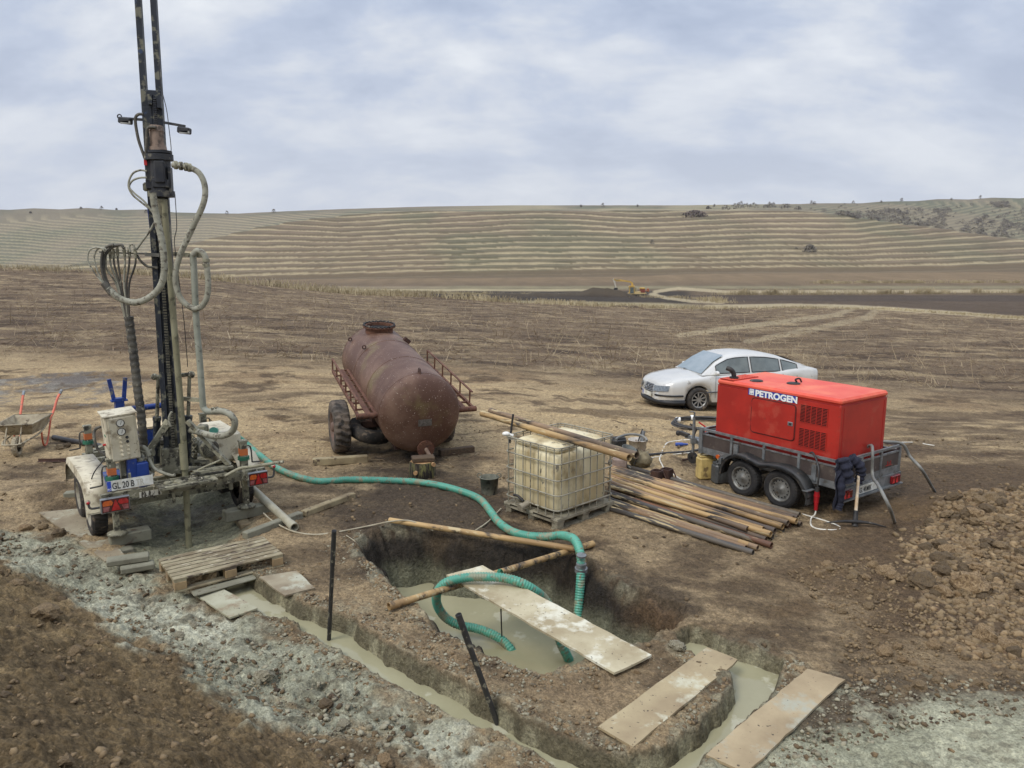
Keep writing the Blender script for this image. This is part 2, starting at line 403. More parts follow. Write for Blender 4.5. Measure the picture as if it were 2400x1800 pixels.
def terrace(x, y, u, v):
    """contour number of the terraces (main hill)"""
    v0 = interp(u, [(0, 665), (400, 652), (800, 642), (1200, 633.5), (1600, 629), (2000, 627), (2400, 616), (2700, 606)])
    s = interp(u, [(0, 16), (400, 14.5), (800, 12.3), (1200, 12.7), (1600, 11.8), (2000, 12.6), (2400, 16.7), (2700, 18)])
    up = sst(600, 530, v)
    w = up*(5*np.exp(-((u-1290)/120)**2)-4*np.exp(-((u-1500)/110)**2)+4*np.exp(-((u-1750)/200)**2)-5*np.exp(-((u-820)/120)**2))
    w = w+2.0*fbm(u, v*2.2, 170, 3, 1)+.8*fbm(u, v*3, 45, 2, 2)
    return (v0-w-v)/s
def hexc(*c): return np.array(S(*c)[:3])
def lerp3(a, b, t): return a*(1-t[..., None])+b*t[..., None]
def make_ground():
    # polar grid: rings finer where the picture needs them
    rs = [.6]; 
    def k(r): return .03 if r < 3.2 else .0031 if r < 13 else .0042 if r < 24 else .007 if r < 80 else .010 if r < 380 else .0042 if r < 720 else .006 if r < 1350 else .03
    while rs[-1] < 1900: rs.append(rs[-1]*(1+k(rs[-1])))
    rs = np.array(rs)
    fine = math.radians(37.5); na = 860
    az = np.concatenate([np.radians(np.linspace(-180, -39, 44)), np.linspace(-fine, fine, na), np.radians(np.linspace(39, 180, 44))])
    R_, A = np.meshgrid(rs, az, indexing='ij'); x = R_*np.sin(A); y = R_*np.cos(A)
    back = np.abs(A) > math.radians(60)
    z, sp, st, sc = zbase(x, y)
    r = R_
    u, v = PRJ(x, y, z); uu = u_of(x, y)
    front = ~back & (y > .5)
    d = y
    # ---- terraces on the hills ----
    hill = front & (d > 385)
    rt = np.interp(uu, [-300, 300, 900, 1800, 2400, 2700], [520, 560, 700, 700, 600, 560])
    main = hill & (d < rt+12)
    T = terrace(x, y, uu, v); fr = T-np.floor(T)
    z = np.where(main & (T > -.3), z+1.6*(sst(.0, .30, fr)-fr)*1.0, z)
    T2 = (700-v+interp(uu, [(0, -8), (300, 6), (500, -10), (800, 12), (1600, 0), (2000, 0), (2250, -14), (2400, -26)])+3*fbm(uu, v*3, 110, 4, 3))/interp(uu, [(0, 7.2), (700, 6), (1900, 5.5), (2100, 6.4), (2400, 8.2)])
    fr2 = T2-np.floor(T2)
    far = hill & ~main
    # ---- detail relief ----
    md = mound_d(x, y); msk = (1-sst(9.5, 13, r))
    mound = msk*sst(-.2, .9, md+.25*fbm(x, y, 1.6, 3, 2))
    n_a = fbm(x, y, .9, 5, 1, .55); n_b = fbm(x, y, .16, 4, 2, .6); n_c = fbm(x, y, .05, 2, 3)
    rdg = 1-np.abs(fbm(x, y, .22, 4, 0, .55))*2
    band_amp = msk*sst(-.75, -.45, md)*(1-sst(.3, .9, md))
    loose = np.clip(mound+sst(-.6, .1, sp)*(sp < .1)*.5+sst(-.4, 0, st)*(st < .1)*.5, 0, 1)
    amp = .020+.038*mound+.042*band_amp
    near = 1-sst(14, 26, r)
    det = near*(amp*n_b+.006*n_c+.5*amp*(rdg-.5))+near*.018*n_a*(.5+mound)
    det += loose*near*.018*np.maximum(n_b, 0)**1*2
    inpit = (sp > .05) | (st > .05)
    det = det+(1-sst(20, 40, r))*(r > 10)*.05*np.maximum(fbm(x*.7, y*1.4, .8, 4, 2, .6)-.12, 0)
    det = det+near*.026*np.maximum(fbm(x, y, .09, 3, 1, .6), 0)*(1+loose)
    det = np.where(inpit, det*1.3+.07*fbm(x, y, .14, 4, 1), det)
    # wheel ruts and clods between the machines
    def rut(P, w, a):
        nonlocal det
        P = [Vector((*p, 0)) for p in P]; C = catmull([(p.x, p.y, 0) for p in P], 10); dd = np.full(x.shape, 9.)
        box = (r > 7) & (r < 45) & front
        xb, yb = x[box], y[box]; db = np.full(xb.shape, 9.)
        for p, q in zip(C, C[1:]):
            ex, ey = q.x-p.x, q.y-p.y; t = np.clip(((xb-p.x)*ex+(yb-p.y)*ey)/(ex*ex+ey*ey+1e-9), 0, 1)
            db = np.minimum(db, np.hypot(xb-p.x-t*ex, yb-p.y-t*ey))
        dd[box] = db+.05*n_b[box]
        det = det-a*np.exp(-(dd/w)**2)+a*.6*np.exp(-((dd-w*1.9)/(w*.7))**2)
        return np.exp(-(dd/(w*1.5))**2)
    tr = 0
    for off in (0, 1.5):
        tr = tr+rut([(3.2+off, 12.6), (3+off, 16), (1.5+off, 20), (5+off, 26), (14+off, 33), (26+off, 40)], .14, .035)
        tr = tr+rut([(-12, 15.5+off), (-5, 16.8+off), (1, 16+off), (8, 15.2+off), (16, 17+off)], .14, .03)
        tr = tr+rut([(-16, 20+off), (-4, 21.5+off), (8, 20.5+off), (22, 23+off)], .15, .03)
    fld = front & (d > 24) & (d < interp(uu, R_EDGE)+3)
    det = det+np.where(fld, .05*fbm(x, y*2.2, .9, 4, 2)+.04*np.maximum(fbm(x, y*3, 1.8, 3, 1), 0), 0)
    mudfar = front & (d > 70) & (d < 235)
    det = det+np.where(mudfar, .35*fbm(x, y*.5, 2.2, 4, 3)*(1-sst(235, 238, d)), 0)
    # spoil bank by the excavator
    gx = lambda cx, cy, sx, sy, h: h*np.exp(-np.abs((x-cx)/sx)**4-((y-cy)/sy)**2)
    bank = np.clip(gx(9, 232, 24, 3.4, 1.)+gx(28.5, 232, 7, 3.4, 1.), 0, 1)
    det = det+gx(9, 232, 24, 3.2, 1.5)*(1+.35*fbm(x, y, 4, 3, 1))+gx(28.5, 232, 7, 3.2, 1.9)
    z = z+np.where(front, det, 0)
    # ---- colour ----
    c_tan, c_mid, c_drk = hexc(168, 142, 108), hexc(130, 105, 78), hexc(80, 62, 47)
    u, v = PRJ(x, y, z)
    lo = fbm(x, y*1.8, 2.6, 5, 0, .6); md2 = fbm(x, y*1.6, .7, 5, 2, .6); st_ = fbm(x*.5, y*2.2, .35, 4, 3, .6)
    C = lerp3(c_mid, c_tan, sst(-.5, .3, lo+.4*st_+.35*np.exp(-((d-17)/4)**2))); C = lerp3(C, c_drk, .85*sst(.12, .5, md2+.35*lo*-1))
    # near working area: browner
    wk = 1-sst(11.5, 14.5, d+.8*lo)
    C = lerp3(C, lerp3(hexc(152, 128, 99), hexc(98, 80, 62), sst(-.3, .35, md2)), wk*.85)
    # stubble field
    fm = sst(21.5, 27, d+2.5*lo+.0012*(uu-1200))*(1-sst(-1, 2, d-interp(uu, R_EDGE)))
    fc = lerp3(hexc(104, 84, 66), hexc(146, 124, 96), sst(-.15, .55, fbm(x, y*2.5, 1.7, 5, 1, .65))); fc = lerp3(fc, hexc(70, 54, 43), .9*sst(.04, .4, fbm(x, y*3.2, 2.3, 5, 2, .6)))
    C = lerp3(C, fc, fm)
    # dry track across the right of the field, and its branches
    def pxline(L, w):
        m = front & (d > 14) & (d < 330); dd = np.full(x.shape, 1e3); ub, vb = u[m], v[m]; db = np.full(ub.shape, 1e3)
        for (a, b), (c, e2) in zip(L, L[1:]):
            ex, ey = c-a, e2-b; t = np.clip(((ub-a)*ex+(vb-b)*ey)/(ex*ex+ey*ey+1e-9), 0, 1); db = np.minimum(db, np.hypot((ub-a-t*ex)*.35, vb-b-t*ey))
        dd[m] = db+1.2*n_a[m]; return 1-sst(w*.5, w, dd)
    trk = pxline([(1660, 719), (1850, 716), (2000, 719), (2200, 731), (2400, 746)], 6)+.6*pxline([(2000, 722), (1960, 738), (1850, 752), (1720, 768), (1600, 785)], 7)+.5*pxline([(2060, 724), (2030, 745), (1900, 772), (1760, 800)], 8)
    # ---- valley ----
    val = front & (d >= interp(uu, R_EDGE)) & (d < 400)
    vc = np.zeros(x.shape+(3,)); vc[:] = hexc(106, 87, 68)
    jag = 1.6*fbm(uu, v, 60, 3, 2)
    vv = v+jag*.7
    vc = lerp3(vc, hexc(120, 98, 74), sst(668, 655, vv))
    vc = lerp3(vc, hexc(134, 118, 96), .8*(sst(670, 672, vv)-sst(675, 677, vv)))
    dark = sst(677, 680, vv); vc = lerp3(vc, hexc(98, 80, 62), dark)
    rt_s = sst(1560, 1640, uu); vc = lerp3(vc, hexc(74, 60, 52), sst(690, 693, vv)*rt_s); vc = lerp3(vc, hexc(92, 74, 60), sst(704, 708, vv)*rt_s*.6)
    vc = lerp3(vc, hexc(166, 150, 120), .85*(sst(676, 678, vv)-sst(681, 684, vv))*(1-sst(1350, 1420, uu)))
    vc = lerp3(vc, hexc(58, 48, 41), (sst(681, 684, vv))*(sst(950, 1050, uu)-sst(1600, 1640, uu)))
    vc = lerp3(vc, hexc(150, 134, 104), .9*sst(703, 708, vv+.02*(1300-uu))*(sst(800, 900, uu)-sst(1560, 1700, uu)))
    vc = lerp3(vc, hexc(120, 112, 84), .5*(sst(668, 671, vv)-sst(676, 680, vv))*(sst(950, 1100, uu)))
    vc = vc*(.9+.20*fbm(x, y*.25, 5, 4, 1)+.1*fbm(x*.12, y, 3, 3, 2))[..., None]
    C = np.where(val[..., None], vc, C)
    C = lerp3(C, hexc(72, 61, 51), np.where(front, sst(.15, .4, bank), 0))
    trk = np.clip(trk+pxline([(2400, 682), (1700, 684), (1590, 676), (1540, 683), (1530, 690), (1560, 698), (1620, 706), (1690, 709)], 4.5)*.9, 0, 1)
    C = lerp3(C, hexc(168, 150, 122), np.where(front, .8*trk, 0))
    # ---- hills ----
    gN = fbm(x, y*.5, 60, 4, 2); mN = fbm(uu, v*5, 28, 4, 1, .6)
    hc = lerp3(hexc(116, 98, 78), hexc(104, 96, 74), sst(-.1, .5, gN)); hc = lerp3(hc, hexc(124, 103, 84), .6*sst(0, .6, -gN))
    hc = hc*(1+.26*mN+.10*np.sin(T*6.283*5+2*gN))[..., None]
    top = sst(512, 503, v)
    sw = .17+.09*fbm(uu, T*40, 70, 3, 3)
    band = (1-sst(sw*.7, sw, fr+.10*mN))*sst(-.02, .06, fr)
    hc = lerp3(hc, hexc(170, 152, 122), np.clip(.78*band*(1+.5*mN), 0, 1)); hc = lerp3(hc, hexc(82, 74, 60), .6*sst(sw, sw+.06, fr)*(1-sst(sw+.08, sw+.3, fr)))
    hc = lerp3(hc, hexc(100, 83, 64), (1-sst(-.35, -.2, T))*.8)
    hc = hc*.86
    C = np.where((main)[..., None], hc, C)
    b2 = (1-sst(.25, .5, fr2+.2*mN))*sst(interp(uu, [(0, 14), (500, 6), (700, 4)]), interp(uu, [(0, 34), (500, 16), (700, 10)]), v-interp(uu, V_SKY)); fcx = lerp3(hexc(120, 108, 92), hexc(98, 97, 80), sst(-.2, .5, gN+.3*fbm(x, y, 160, 3, 0)))
    fcx = fcx*(.86+.12*mN)[..., None]; fcx = lerp3(fcx, hexc(144, 130, 106), b2*interp(uu, [(0, .8), (600, .8), (900, .7), (2000, .45), (2400, .6)]))
    flat = (sst(1000, 1250, uu)-sst(1750, 1900, uu)); fcx = lerp3(fcx, hexc(150, 136, 108), .6*flat*sst(-.2, .5, fbm(uu, v*6, 120, 4, 2)+.1))
    C = np.where(far[..., None], fcx, C)
    # ---- wet and slurry zones near ----
    def zone(L, soft=.2, z0=0.0, nz_=.22, sc_=.35):
        P = [(a, b) for a, b in L]; m = front & (r < 26); out = np.zeros(x.shape)
        s_ = sdpoly(u[m], v[m], P)/ (F/ (np.maximum(r[m], 2)))          # px -> metres
        out[m] = sst(-soft, soft, s_+nz_*fbm(x[m], y[m], sc_, 4, 1, .6)); return out
    Z4 = lambda L: [(a*.4521, 1200+b*.4521) for a, b in L]
    band_z = zone(Z4([(-60, 90), (0, 85), (200, 130), (400, 190), (560, 260), (700, 340), (930, 420), (1040, 480), (1190, 540), (1300, 590), (1450, 640), (1600, 680), (1750, 740), (1900, 830), (1850, 890), (2000, 960), (2212, 1060), (2400, 1160), (2400, 1330), (2212, 1275), (1900, 1220), (1850, 1160), (1650, 1130), (1550, 1100), (1300, 1020), (1100, 920), (960, 830), (900, 760), (800, 700), (650, 620), (520, 540), (400, 450), (330, 380), (150, 290), (0, 200), (-60, 170)]), .10, nz_=.30)
    brow = hexc(104, 80, 60)
    mc = lerp3(hexc(110, 90, 64), hexc(142, 118, 84), sst(-.1, .6, n_a+.25*n_b)); mc = lerp3(mc, hexc(78, 62, 45), .5*sst(.05, .5, fbm(x, y, .4, 4, 0)))
    C = lerp3(C, mc, mound)
    slc = lerp3(hexc(152, 149, 132), hexc(180, 176, 160), sst(-.2, .4, n_a)); slc = lerp3(slc, hexc(98, 90, 74), .75*sst(.06, .4, fbm(x, y, .13, 4, 3, .6)+.2*n_a))
    slc = lerp3(slc, hexc(88, 80, 66), .5*sst(.2, .5, fbm(x, y, .5, 4, 2)))
    C = lerp3(C, slc, band_z)
    wetness = np.zeros(x.shape); wetness += .12*band_z
    lr = zone([(1560, 1830), (1700, 1760), (1840, 1725), (1960, 1700), (2090, 1680), (2140, 1650), (2190, 1632), (2290, 1640), (2440, 1625), (2440, 1840), (1560, 1840)], .10, nz_=.16)
    lc = lerp3(hexc(152, 149, 130), hexc(174, 170, 150), sst(-.3, .4, n_a)); lc = lerp3(lc, hexc(116, 108, 92), .6*sst(.25, .55, fbm(x, y*1.4, .2, 4, 3, .6)))
    mudz = zone([(1700, 1690), (1860, 1620), (1960, 1570), (2150, 1590), (2440, 1560), (2440, 1840), (1600, 1840)], .2, nz_=.3)
    mdc = lerp3(hexc(88, 76, 64), hexc(150, 146, 130), sst(.12, .4, fbm(x, y, .17, 4, 1, .6)))
    C = lerp3(C, mdc, mudz*.9); C = lerp3(C, lc, lr)
    # rubble heap and soil heap at the right
    rz_ = zone([(1780, 1330), (1900, 1260), (2000, 1180), (2100, 1120), (2440, 1060), (2440, 1600), (2200, 1560), (2060, 1480), (1960, 1400), (1840, 1390)], .5, nz_=.5)
    C = lerp3(C, lerp3(hexc(82, 62, 47), hexc(110, 86, 60), sst(-.2, .4, md2)), rz_*.85)
    dk = zone([(1980, 1000), (2120, 960), (2440, 950), (2440, 1080), (2200, 1150), (2000, 1130)], .5, nz_=.6); C = lerp3(C, hexc(84, 66, 52), dk*.7*sst(-.3, .3, md2+.2))
    # dark wet soil round the back of the pit
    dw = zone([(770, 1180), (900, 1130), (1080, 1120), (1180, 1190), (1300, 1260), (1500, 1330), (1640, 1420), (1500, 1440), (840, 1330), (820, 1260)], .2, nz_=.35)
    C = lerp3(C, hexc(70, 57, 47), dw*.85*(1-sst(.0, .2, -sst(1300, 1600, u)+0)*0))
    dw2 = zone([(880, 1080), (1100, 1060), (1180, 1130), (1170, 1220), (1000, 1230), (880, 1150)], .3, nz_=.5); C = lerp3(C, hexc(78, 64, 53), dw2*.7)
    tkd = zone([(830, 1040), (1030, 1050), (1040, 1110), (870, 1120), (810, 1080)], .3, nz_=.5); C = lerp3(C, hexc(78, 64, 53), tkd*.8)  # shade below the tank painted into the brown, wet soil
    dpatch = front*sst(.22, .42, fbm(x*.6, y*1.5, 2.4, 4, 3, .55))*(d > 11)*(1-sst(20, 26, d)); C = lerp3(C, hexc(88, 69, 52), .7*dpatch)
    lw = zone([(-30, 868), (120, 862), (230, 880), (300, 900), (260, 918), (100, 915), (-30, 918)], .3, nz_=1.0); C = lerp3(C, lerp3(hexc(84, 72, 64), hexc(120, 112, 104), sst(0, .3, st_)), lw*.8)
    wetness += .8*lw
    ld = zone([(-30, 808), (120, 812), (190, 832), (300, 838), (200, 846), (-30, 846)], .3, nz_=1.0); C = lerp3(C, hexc(74, 58, 47), ld*.8)
    # pit walls: black soil above, grey slurry crust below; trench banks crusted grey-green
    pw = sst(.02, .12, sp); slow = sst(PIT_W+.42, PIT_W+.18, z+.10*fbm(x, y, .3, 3, 1))
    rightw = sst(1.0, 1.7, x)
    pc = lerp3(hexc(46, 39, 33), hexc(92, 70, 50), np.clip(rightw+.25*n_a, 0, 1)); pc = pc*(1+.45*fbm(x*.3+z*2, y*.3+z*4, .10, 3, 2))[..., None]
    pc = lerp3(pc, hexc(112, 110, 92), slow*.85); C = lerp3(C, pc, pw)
    tw = sst(-.02, .015, st); tcx = lerp3(hexc(108, 99, 80), hexc(146, 138, 116), sst(-.15, .35, fbm(x, y, .16, 4, 2, .6))); tcx = lerp3(tcx, hexc(98, 80, 60), .8*sst(-.03, .03, z+.06*n_b)); C = lerp3(C, tcx, tw)
    crust = (sst(-.32, -.02, st+.12*n_b)+sst(-.16, -.02, sp+.12*n_b)*.8)*(1-tw)*(1-pw)
    C = lerp3(C, hexc(146, 142, 124), np.clip(crust, 0, 1)*.55*sst(-.1, .3, fbm(x, y, .1, 3, 3)+.1)*(1-sst(8.2, 8.6, y)*sst(-1.4, -1.1, x))*(1-sst(6.7, 7.1, y)*sst(1.3, 1.5, x)))
    cw = sst(-.12, .12, sc); ccx = lerp3(hexc(130, 127, 108), hexc(84, 79, 66), sst(-.1, .4, n_a+.4*n_b)); C = lerp3(C, ccx, cw); 
    path = zone([(700, 1385), (800, 1400), (1000, 1500), (1150, 1570), (1400, 1590), (1560, 1570), (1400, 1700), (1200, 1650), (1000, 1550), (820, 1450)], .15, nz_=.2)*(1-tw)*(1-pw)
    C = lerp3(C, lerp3(hexc(138, 114, 88), hexc(160, 136, 106), sst(-.2, .4, n_a)), path*.75)
    wetness += cw*.7*sst(-.2, .3, n_a)+tw*.4+pw*.5
    C = C*(1+.10*near*n_b+.05*n_c)[..., None]
    lum = (C*np.array([.3, .6, .1])).sum(-1, keepdims=True); C = np.clip((lum+(C-lum)*.84)*np.array([.985, 1.0, .885])*1.10, .004, .9)
    # ---- mesh ----
    nr, nA = x.shape
    co = np.stack([x, y, z], -1).reshape(-1, 3).astype(np.float32)
    i = np.arange(nr-1)[:, None]*nA+np.arange(nA-1)[None, :]
    q = np.stack([i, i+1, i+nA+1, i+nA], -1).reshape(-1, 4)[:, ::-1].astype(np.int32)
    me = bpy.data.meshes.new('ground'); me.vertices.add(len(co)); me.vertices.foreach_set('co', co.ravel())
    me.loops.add(q.size); me.loops.foreach_set('vertex_index', q.ravel()); me.polygons.add(len(q))
    me.polygons.foreach_set('loop_start', np.arange(0, q.size, 4, dtype=np.int32)); me.polygons.foreach_set('loop_total', np.full(len(q), 4, np.int32))
    me.polygons.foreach_set('use_smooth', np.ones(len(q), bool)); me.update(calc_edges=True)
    at = me.color_attributes.new('soil', 'FLOAT_COLOR', 'POINT')
    rgba = np.concatenate([C, np.clip(wetness, 0, 1)[..., None]], -1).reshape(-1, 4).astype(np.float32); at.data.foreach_set('color', rgba.ravel())
    m = bpy.data.materials.new('soil'); m.use_nodes = True; t = m.node_tree; b = t.nodes['Principled BSDF']; L = t.links.new
    a = t.nodes.new('ShaderNodeAttribute'); a.attribute_name = 'soil'; geo = t.nodes.new('ShaderNodeNewGeometry')
    def noise(s, dt, r=.6):
        n = t.nodes.new('ShaderNodeTexNoise'); n.inputs['Scale'].default_value = s; n.inputs['Detail'].default_value = dt; n.inputs['Roughness'].default_value = r; L(geo.outputs['Position'], n.inputs['Vector']); return n.outputs[0]
    def mr(o, a0, a1, b0, b1):
        n = t.nodes.new('ShaderNodeMapRange'); [setattr(n.inputs[i+1], 'default_value', w) for i, w in enumerate((a0, a1, b0, b1))]; L(o, n.inputs[0]); return n.outputs[0]
    n1 = noise(13, 10, .72); n2 = noise(55, 6, .65)
    mul = t.nodes.new('ShaderNodeMath'); mul.operation = 'MULTIPLY'; L(mr(n1, .32, .68, .66, 1.38), mul.inputs[0]); L(mr(n2, .35, .65, .70, 1.30), mul.inputs[1])
    vmn = t.nodes.new('ShaderNodeVectorMath'); vmn.operation = 'SCALE'; L(a.outputs['Color'], vmn.inputs[0]); vo = t.nodes.new('ShaderNodeTexVoronoi'); vo.inputs['Scale'].default_value = 26; L(geo.outputs['Position'], vo.inputs['Vector']); sx = t.nodes.new('ShaderNodeSeparateColor'); L(vo.outputs['Color'], sx.inputs[0]); mu2 = t.nodes.new('ShaderNodeMath'); mu2.operation = 'MULTIPLY'; L(mul.outputs[0], mu2.inputs[0]); L(mr(sx.outputs[0], 0, 1, .84, 1.18), mu2.inputs[1]); L(mu2.outputs[0], vmn.inputs['Scale']); L(vmn.outputs[0], b.inputs['Base Color'])
    L(mr(a.outputs['Alpha'], 0, 1, .95, .22), b.inputs['Roughness']); b.inputs['Specular IOR Level'].default_value = .25
    bp = t.nodes.new('ShaderNodeBump'); bp.inputs['Strength'].default_value = 1.0; bp.inputs['Distance'].default_value = .05; L(n1, bp.inputs['Height'])
    bp2 = t.nodes.new('ShaderNodeBump'); bp2.inputs['Strength'].default_value = 1.0; bp2.inputs['Distance'].default_value = .016; L(n2, bp2.inputs['Height']); bp3 = t.nodes.new('ShaderNodeBump'); bp3.invert = True; bp3.inputs['Strength'].default_value = .7; bp3.inputs['Distance'].default_value = .02; L(vo.outputs['Distance'], bp3.inputs['Height']); L(bp.outputs[0], bp3.inputs['Normal']); L(bp3.outputs[0], bp2.inputs['Normal']); L(bp2.outputs[0], b.inputs['Normal'])
    me.materials.append(m)
    o = bpy.data.objects.new('ground', me); COL.objects.link(o); o['kind'] = 'structure'
make_ground()

def water(name, P, z, grow=.25):
    cx = sum(p[0] for p in P)/len(P); cy = sum(p[1] for p in P)/len(P)
    m = mat('slurry_water', S(158, 153, 124), S(148, 143, 114), scale=1.2, rough=.07, spec=.35, c3=S(172, 168, 144), t3=.60, s3=1.6, sharp3=.015, bump=.03, bs=9)  # pale c3 spots: grey-white reflections painted into the water colour
    mb = MB(); mb.mesh([(p[0], p[1], z) for p in P], [tuple(range(len(P)))]); o = mb.build(name, m, kind='structure'); return o
def grow(P, g):      # push a ring of points outward
    A = np.array([p[:2] for p in P]); n = len(A); out = []
    area = sum(A[i][0]*A[(i+1) % n][1]-A[(i+1) % n][0]*A[i][1] for i in range(n)); sg = 1 if area > 0 else -1
    for i in range(n):
        e = A[(i+1) % n]-A[i-1]; nrm = np.array([e[1], -e[0]])*sg/(np.linalg.norm(e)+1e-9); out.append(tuple(A[i]+nrm*g))
    return out
water('pit_water', grow(RIM_PIT, -.04), PIT_W)
water('trench_water', grow(RIM_TR, .0), TR_W)
# ================= COMMON MATERIALS =================
M_GALV = mat('galvanised_steel', S(150, 153, 154), S(118, 121, 122), 9, .45, .6, c3=S(96, 88, 78), t3=.62, s3=7)
M_BLKPL = mat('black_plastic', S(34, 35, 37), S(58, 57, 55), 5, .55, c3=S(86, 78, 68), t3=.62, s3=8)
M_TYRE = mat('tyre_rubber', S(36, 35, 34), S(64, 58, 52), 5, .85, c3=S(104, 92, 78), t3=.60, s3=9)
M_RIM = mat('rim_steel', S(150, 150, 148), S(120, 118, 112), 9, .42, .7, c3=S(90, 82, 72), t3=.62, s3=12)
M_DARK = mat('dark_steel', S(40, 40, 42), S(62, 58, 54), 8, .6, .3, c3=S(110, 104, 92), t3=.62, s3=10)
M_HOLE = mat('dark_void', S(12, 12, 12), rough=.9)
M_RED = mat('red_paint', S(174, 44, 33), S(156, 38, 29), 2.2, .42, c3=S(170, 62, 48), t3=.60, s3=4, bump=.02, c4=S(124, 52, 42), t4=.69, s4=22)
M_REDTOP = mat('pale_red_roof', S(214, 74, 56), S(222, 98, 74), 1.6, .5, c3=S(228, 116, 82), t3=.58, s3=2.2, sharp3=.1)  # roof red set paler than the sides, with lighter splashes
M_REDD = mat('dark_red_paint', S(150, 34, 30), rough=.5)
M_WHITE = mat('white_lettering', S(232, 232, 228), rough=.5)
M_BLUE = mat('blue_lettering_ground', S(44, 66, 150), rough=.5)
M_BLKTXT = mat('black_lettering', S(28, 28, 30), rough=.6)
M_LENSR = mat('red_lens', S(178, 24, 30), S(140, 16, 22), 30, .18, coat=.5)
M_LENSO = mat('orange_lens', S(206, 96, 30), S(180, 80, 30), 30, .2, coat=.5)
M_PLYB = mat('brown_film_board', S(64, 54, 50), S(80, 70, 64), 5, .6, c3=S(104, 94, 84), t3=.62, s3=6)
M_WCAB = mat('white_cable', S(222, 220, 210), S(190, 182, 166), 8, .55)
M_GCAB = mat('grey_cable', S(104, 106, 104), S(132, 130, 122), 6, .6)
M_BCAB = mat('black_cable', S(34, 34, 36), S(60, 58, 56), 6, .5)

def make_wheel(parent, c, ax, R, w, rimR, kind='steel', tyre_mat=None, rim_mat=None, lugs=0, lugdepth=.012):
    """c centre of the wheel, ax unit vector pointing to its outer side; world coordinates"""
    c = Vector(c); ax = Vector(ax).normalized(); wh = sub('wheel', parent)
    t = MB(); h = w/2
    prof = [(rimR, -h*.75), (rimR+.012, -h*.95), (R*.5+rimR*.5, -h*1.04), (R-.028, -h*.93), (R-.006, -h*.72), (R, -h*.3), (R, h*.3), (R-.006, h*.72), (R-.028, h*.93), (R*.5+rimR*.5, h*1.04), (rimR+.012, h*.95), (rimR, h*.75)]
    if lugs:
        n = lugs*2
        def rm(i, r, tt): return 1-(lugdepth/R if (r > R-.04 and ((i+(1 if tt > 0 else 0)) % 2 == 0) and abs(tt) > h*.12) else 0)
    else: n = 40; rm = None
    t.lathe(prof, c, ax, n, rmod=rm)
    if lugs: t.sm = [False]*len(t.sm)
    t.build('tyre', tyre_mat or M_TYRE, wh)
    r = MB()
    if kind == 'steel':
        r.lathe([(rimR+.006, h*.93), (rimR-.012, h*.95), (rimR-.022, h*.55), (rimR*.86, h*.36), (rimR*.80, h*.48), (rimR*.60, h*.56), (rimR*.42, h*.46), (rimR*.36, h*.62), (rimR*.16, h*.62), (rimR*.13, h*.75), (0.001, h*.75)], c, ax, 32)
        x, y, d = frame(c, ax); r.mi = 1
        for i in range(14):
            a = 2*math.pi*i/14; p = c+(x*math.cos(a)+y*math.sin(a))*rimR*.72+d*(h*.53); r.cyl(p, p+d*.006, rimR*.06, n=8)
        r.mi = 0
        r.build('rim', [rim_mat or M_RIM, M_HOLE], wh)
    elif kind == 'alloy':
        r.lathe([(rimR+.006, h*.93), (rimR-.01, h*.95), (rimR-.02, h*.6), (rimR-.03, -h*.2)], c, ax, 32)
        x, y, d = frame(c, ax)
        for i in range(9):
            a = 2*math.pi*i/9; e = x*math.cos(a)+y*math.sin(a); r.beam(c+e*.04+d*h*.72, c+e*(rimR-.01)+d*h*.78, .030, .03, up=d)
        r.cyl(c+d*h*.5, c+d*h*.85, .058, n=16); r.mi = 1; r.cyl(c-d*h*.3, c-d*h*.2, rimR-.03, n=24); r.mi = 0
        r.build('rim', [rim_mat or M_RIM, M_HOLE], wh)
    elif kind == 'truck':
        r.lathe([(rimR+.012, h*.9), (rimR-.02, h*.9), (rimR-.03, h*.3), (rimR*.78, h*.15), (rimR*.6, -h*.1), (rimR*.45, h*.1), (rimR*.36, h*.75), (rimR*.28, h*1.0), (.001, h*1.0)], c, ax, 28)
        x, y, d = frame(c, ax); r.mi = 1
        for i in range(6):
            a = 2*math.pi*i/6; p = c+(x*math.cos(a)+y*math.sin(a))*rimR*.70+d*(h*.02); r.cyl(p, p+d*.05, rimR*.11, n=8)
        r.mi = 0
        for i in range(6):
            a = 2*math.pi*(i+.5)/6; p = c+(x*math.cos(a)+y*math.sin(a))*rimR*.40+d*h*.1; r.cyl(p, p+d*.09, .02, n=6)
        r.build('rim', [rim_mat or M_RIM, M_HOLE], wh)
    return wh
def plate(parent, o, xd, yd, w, h, txt, th=.10, name='number_plate', label=None, faded=None, wide=.62):
    o = Vector(o); xd = Vector(xd).normalized(); yd = Vector(yd).normalized(); nd = xd.cross(yd)
    R = Matrix((xd, yd, nd)).transposed(); m = MB(); m.box(o+xd*w/2+yd*h/2, (w, h, .008), R); p = m.build(name, mat('plate_white', S(222, 222, 214), S(190, 186, 170), 9, .5), parent, label=label)
    b = MB(); b.box(o+xd*w*.045+yd*h/2+nd*.0055, (w*.085, h*.98, .003), R); b.build('country_band', mat('plate_blue', S(40, 70, 170), rough=.5), p)
    t = MB(); t.text('RO', o+xd*w*.008+yd*h*.10+nd*.005, xd, yd, h*.20, .0035, bold=.01, wide=.85); t.build('band_lettering', M_WHITE, p)
    x0 = w*.105
    for i, (s_, mm) in enumerate(txt):
        t = MB(); t.text(s_, o+xd*x0+yd*h*.16+nd*.005, xd, yd, h*.66, .004, bold=.012, wide=wide); ws = max((v-o).dot(xd) for v in t.v); t.build('lettering', mm, p); x0 = ws+h*.16
    return p

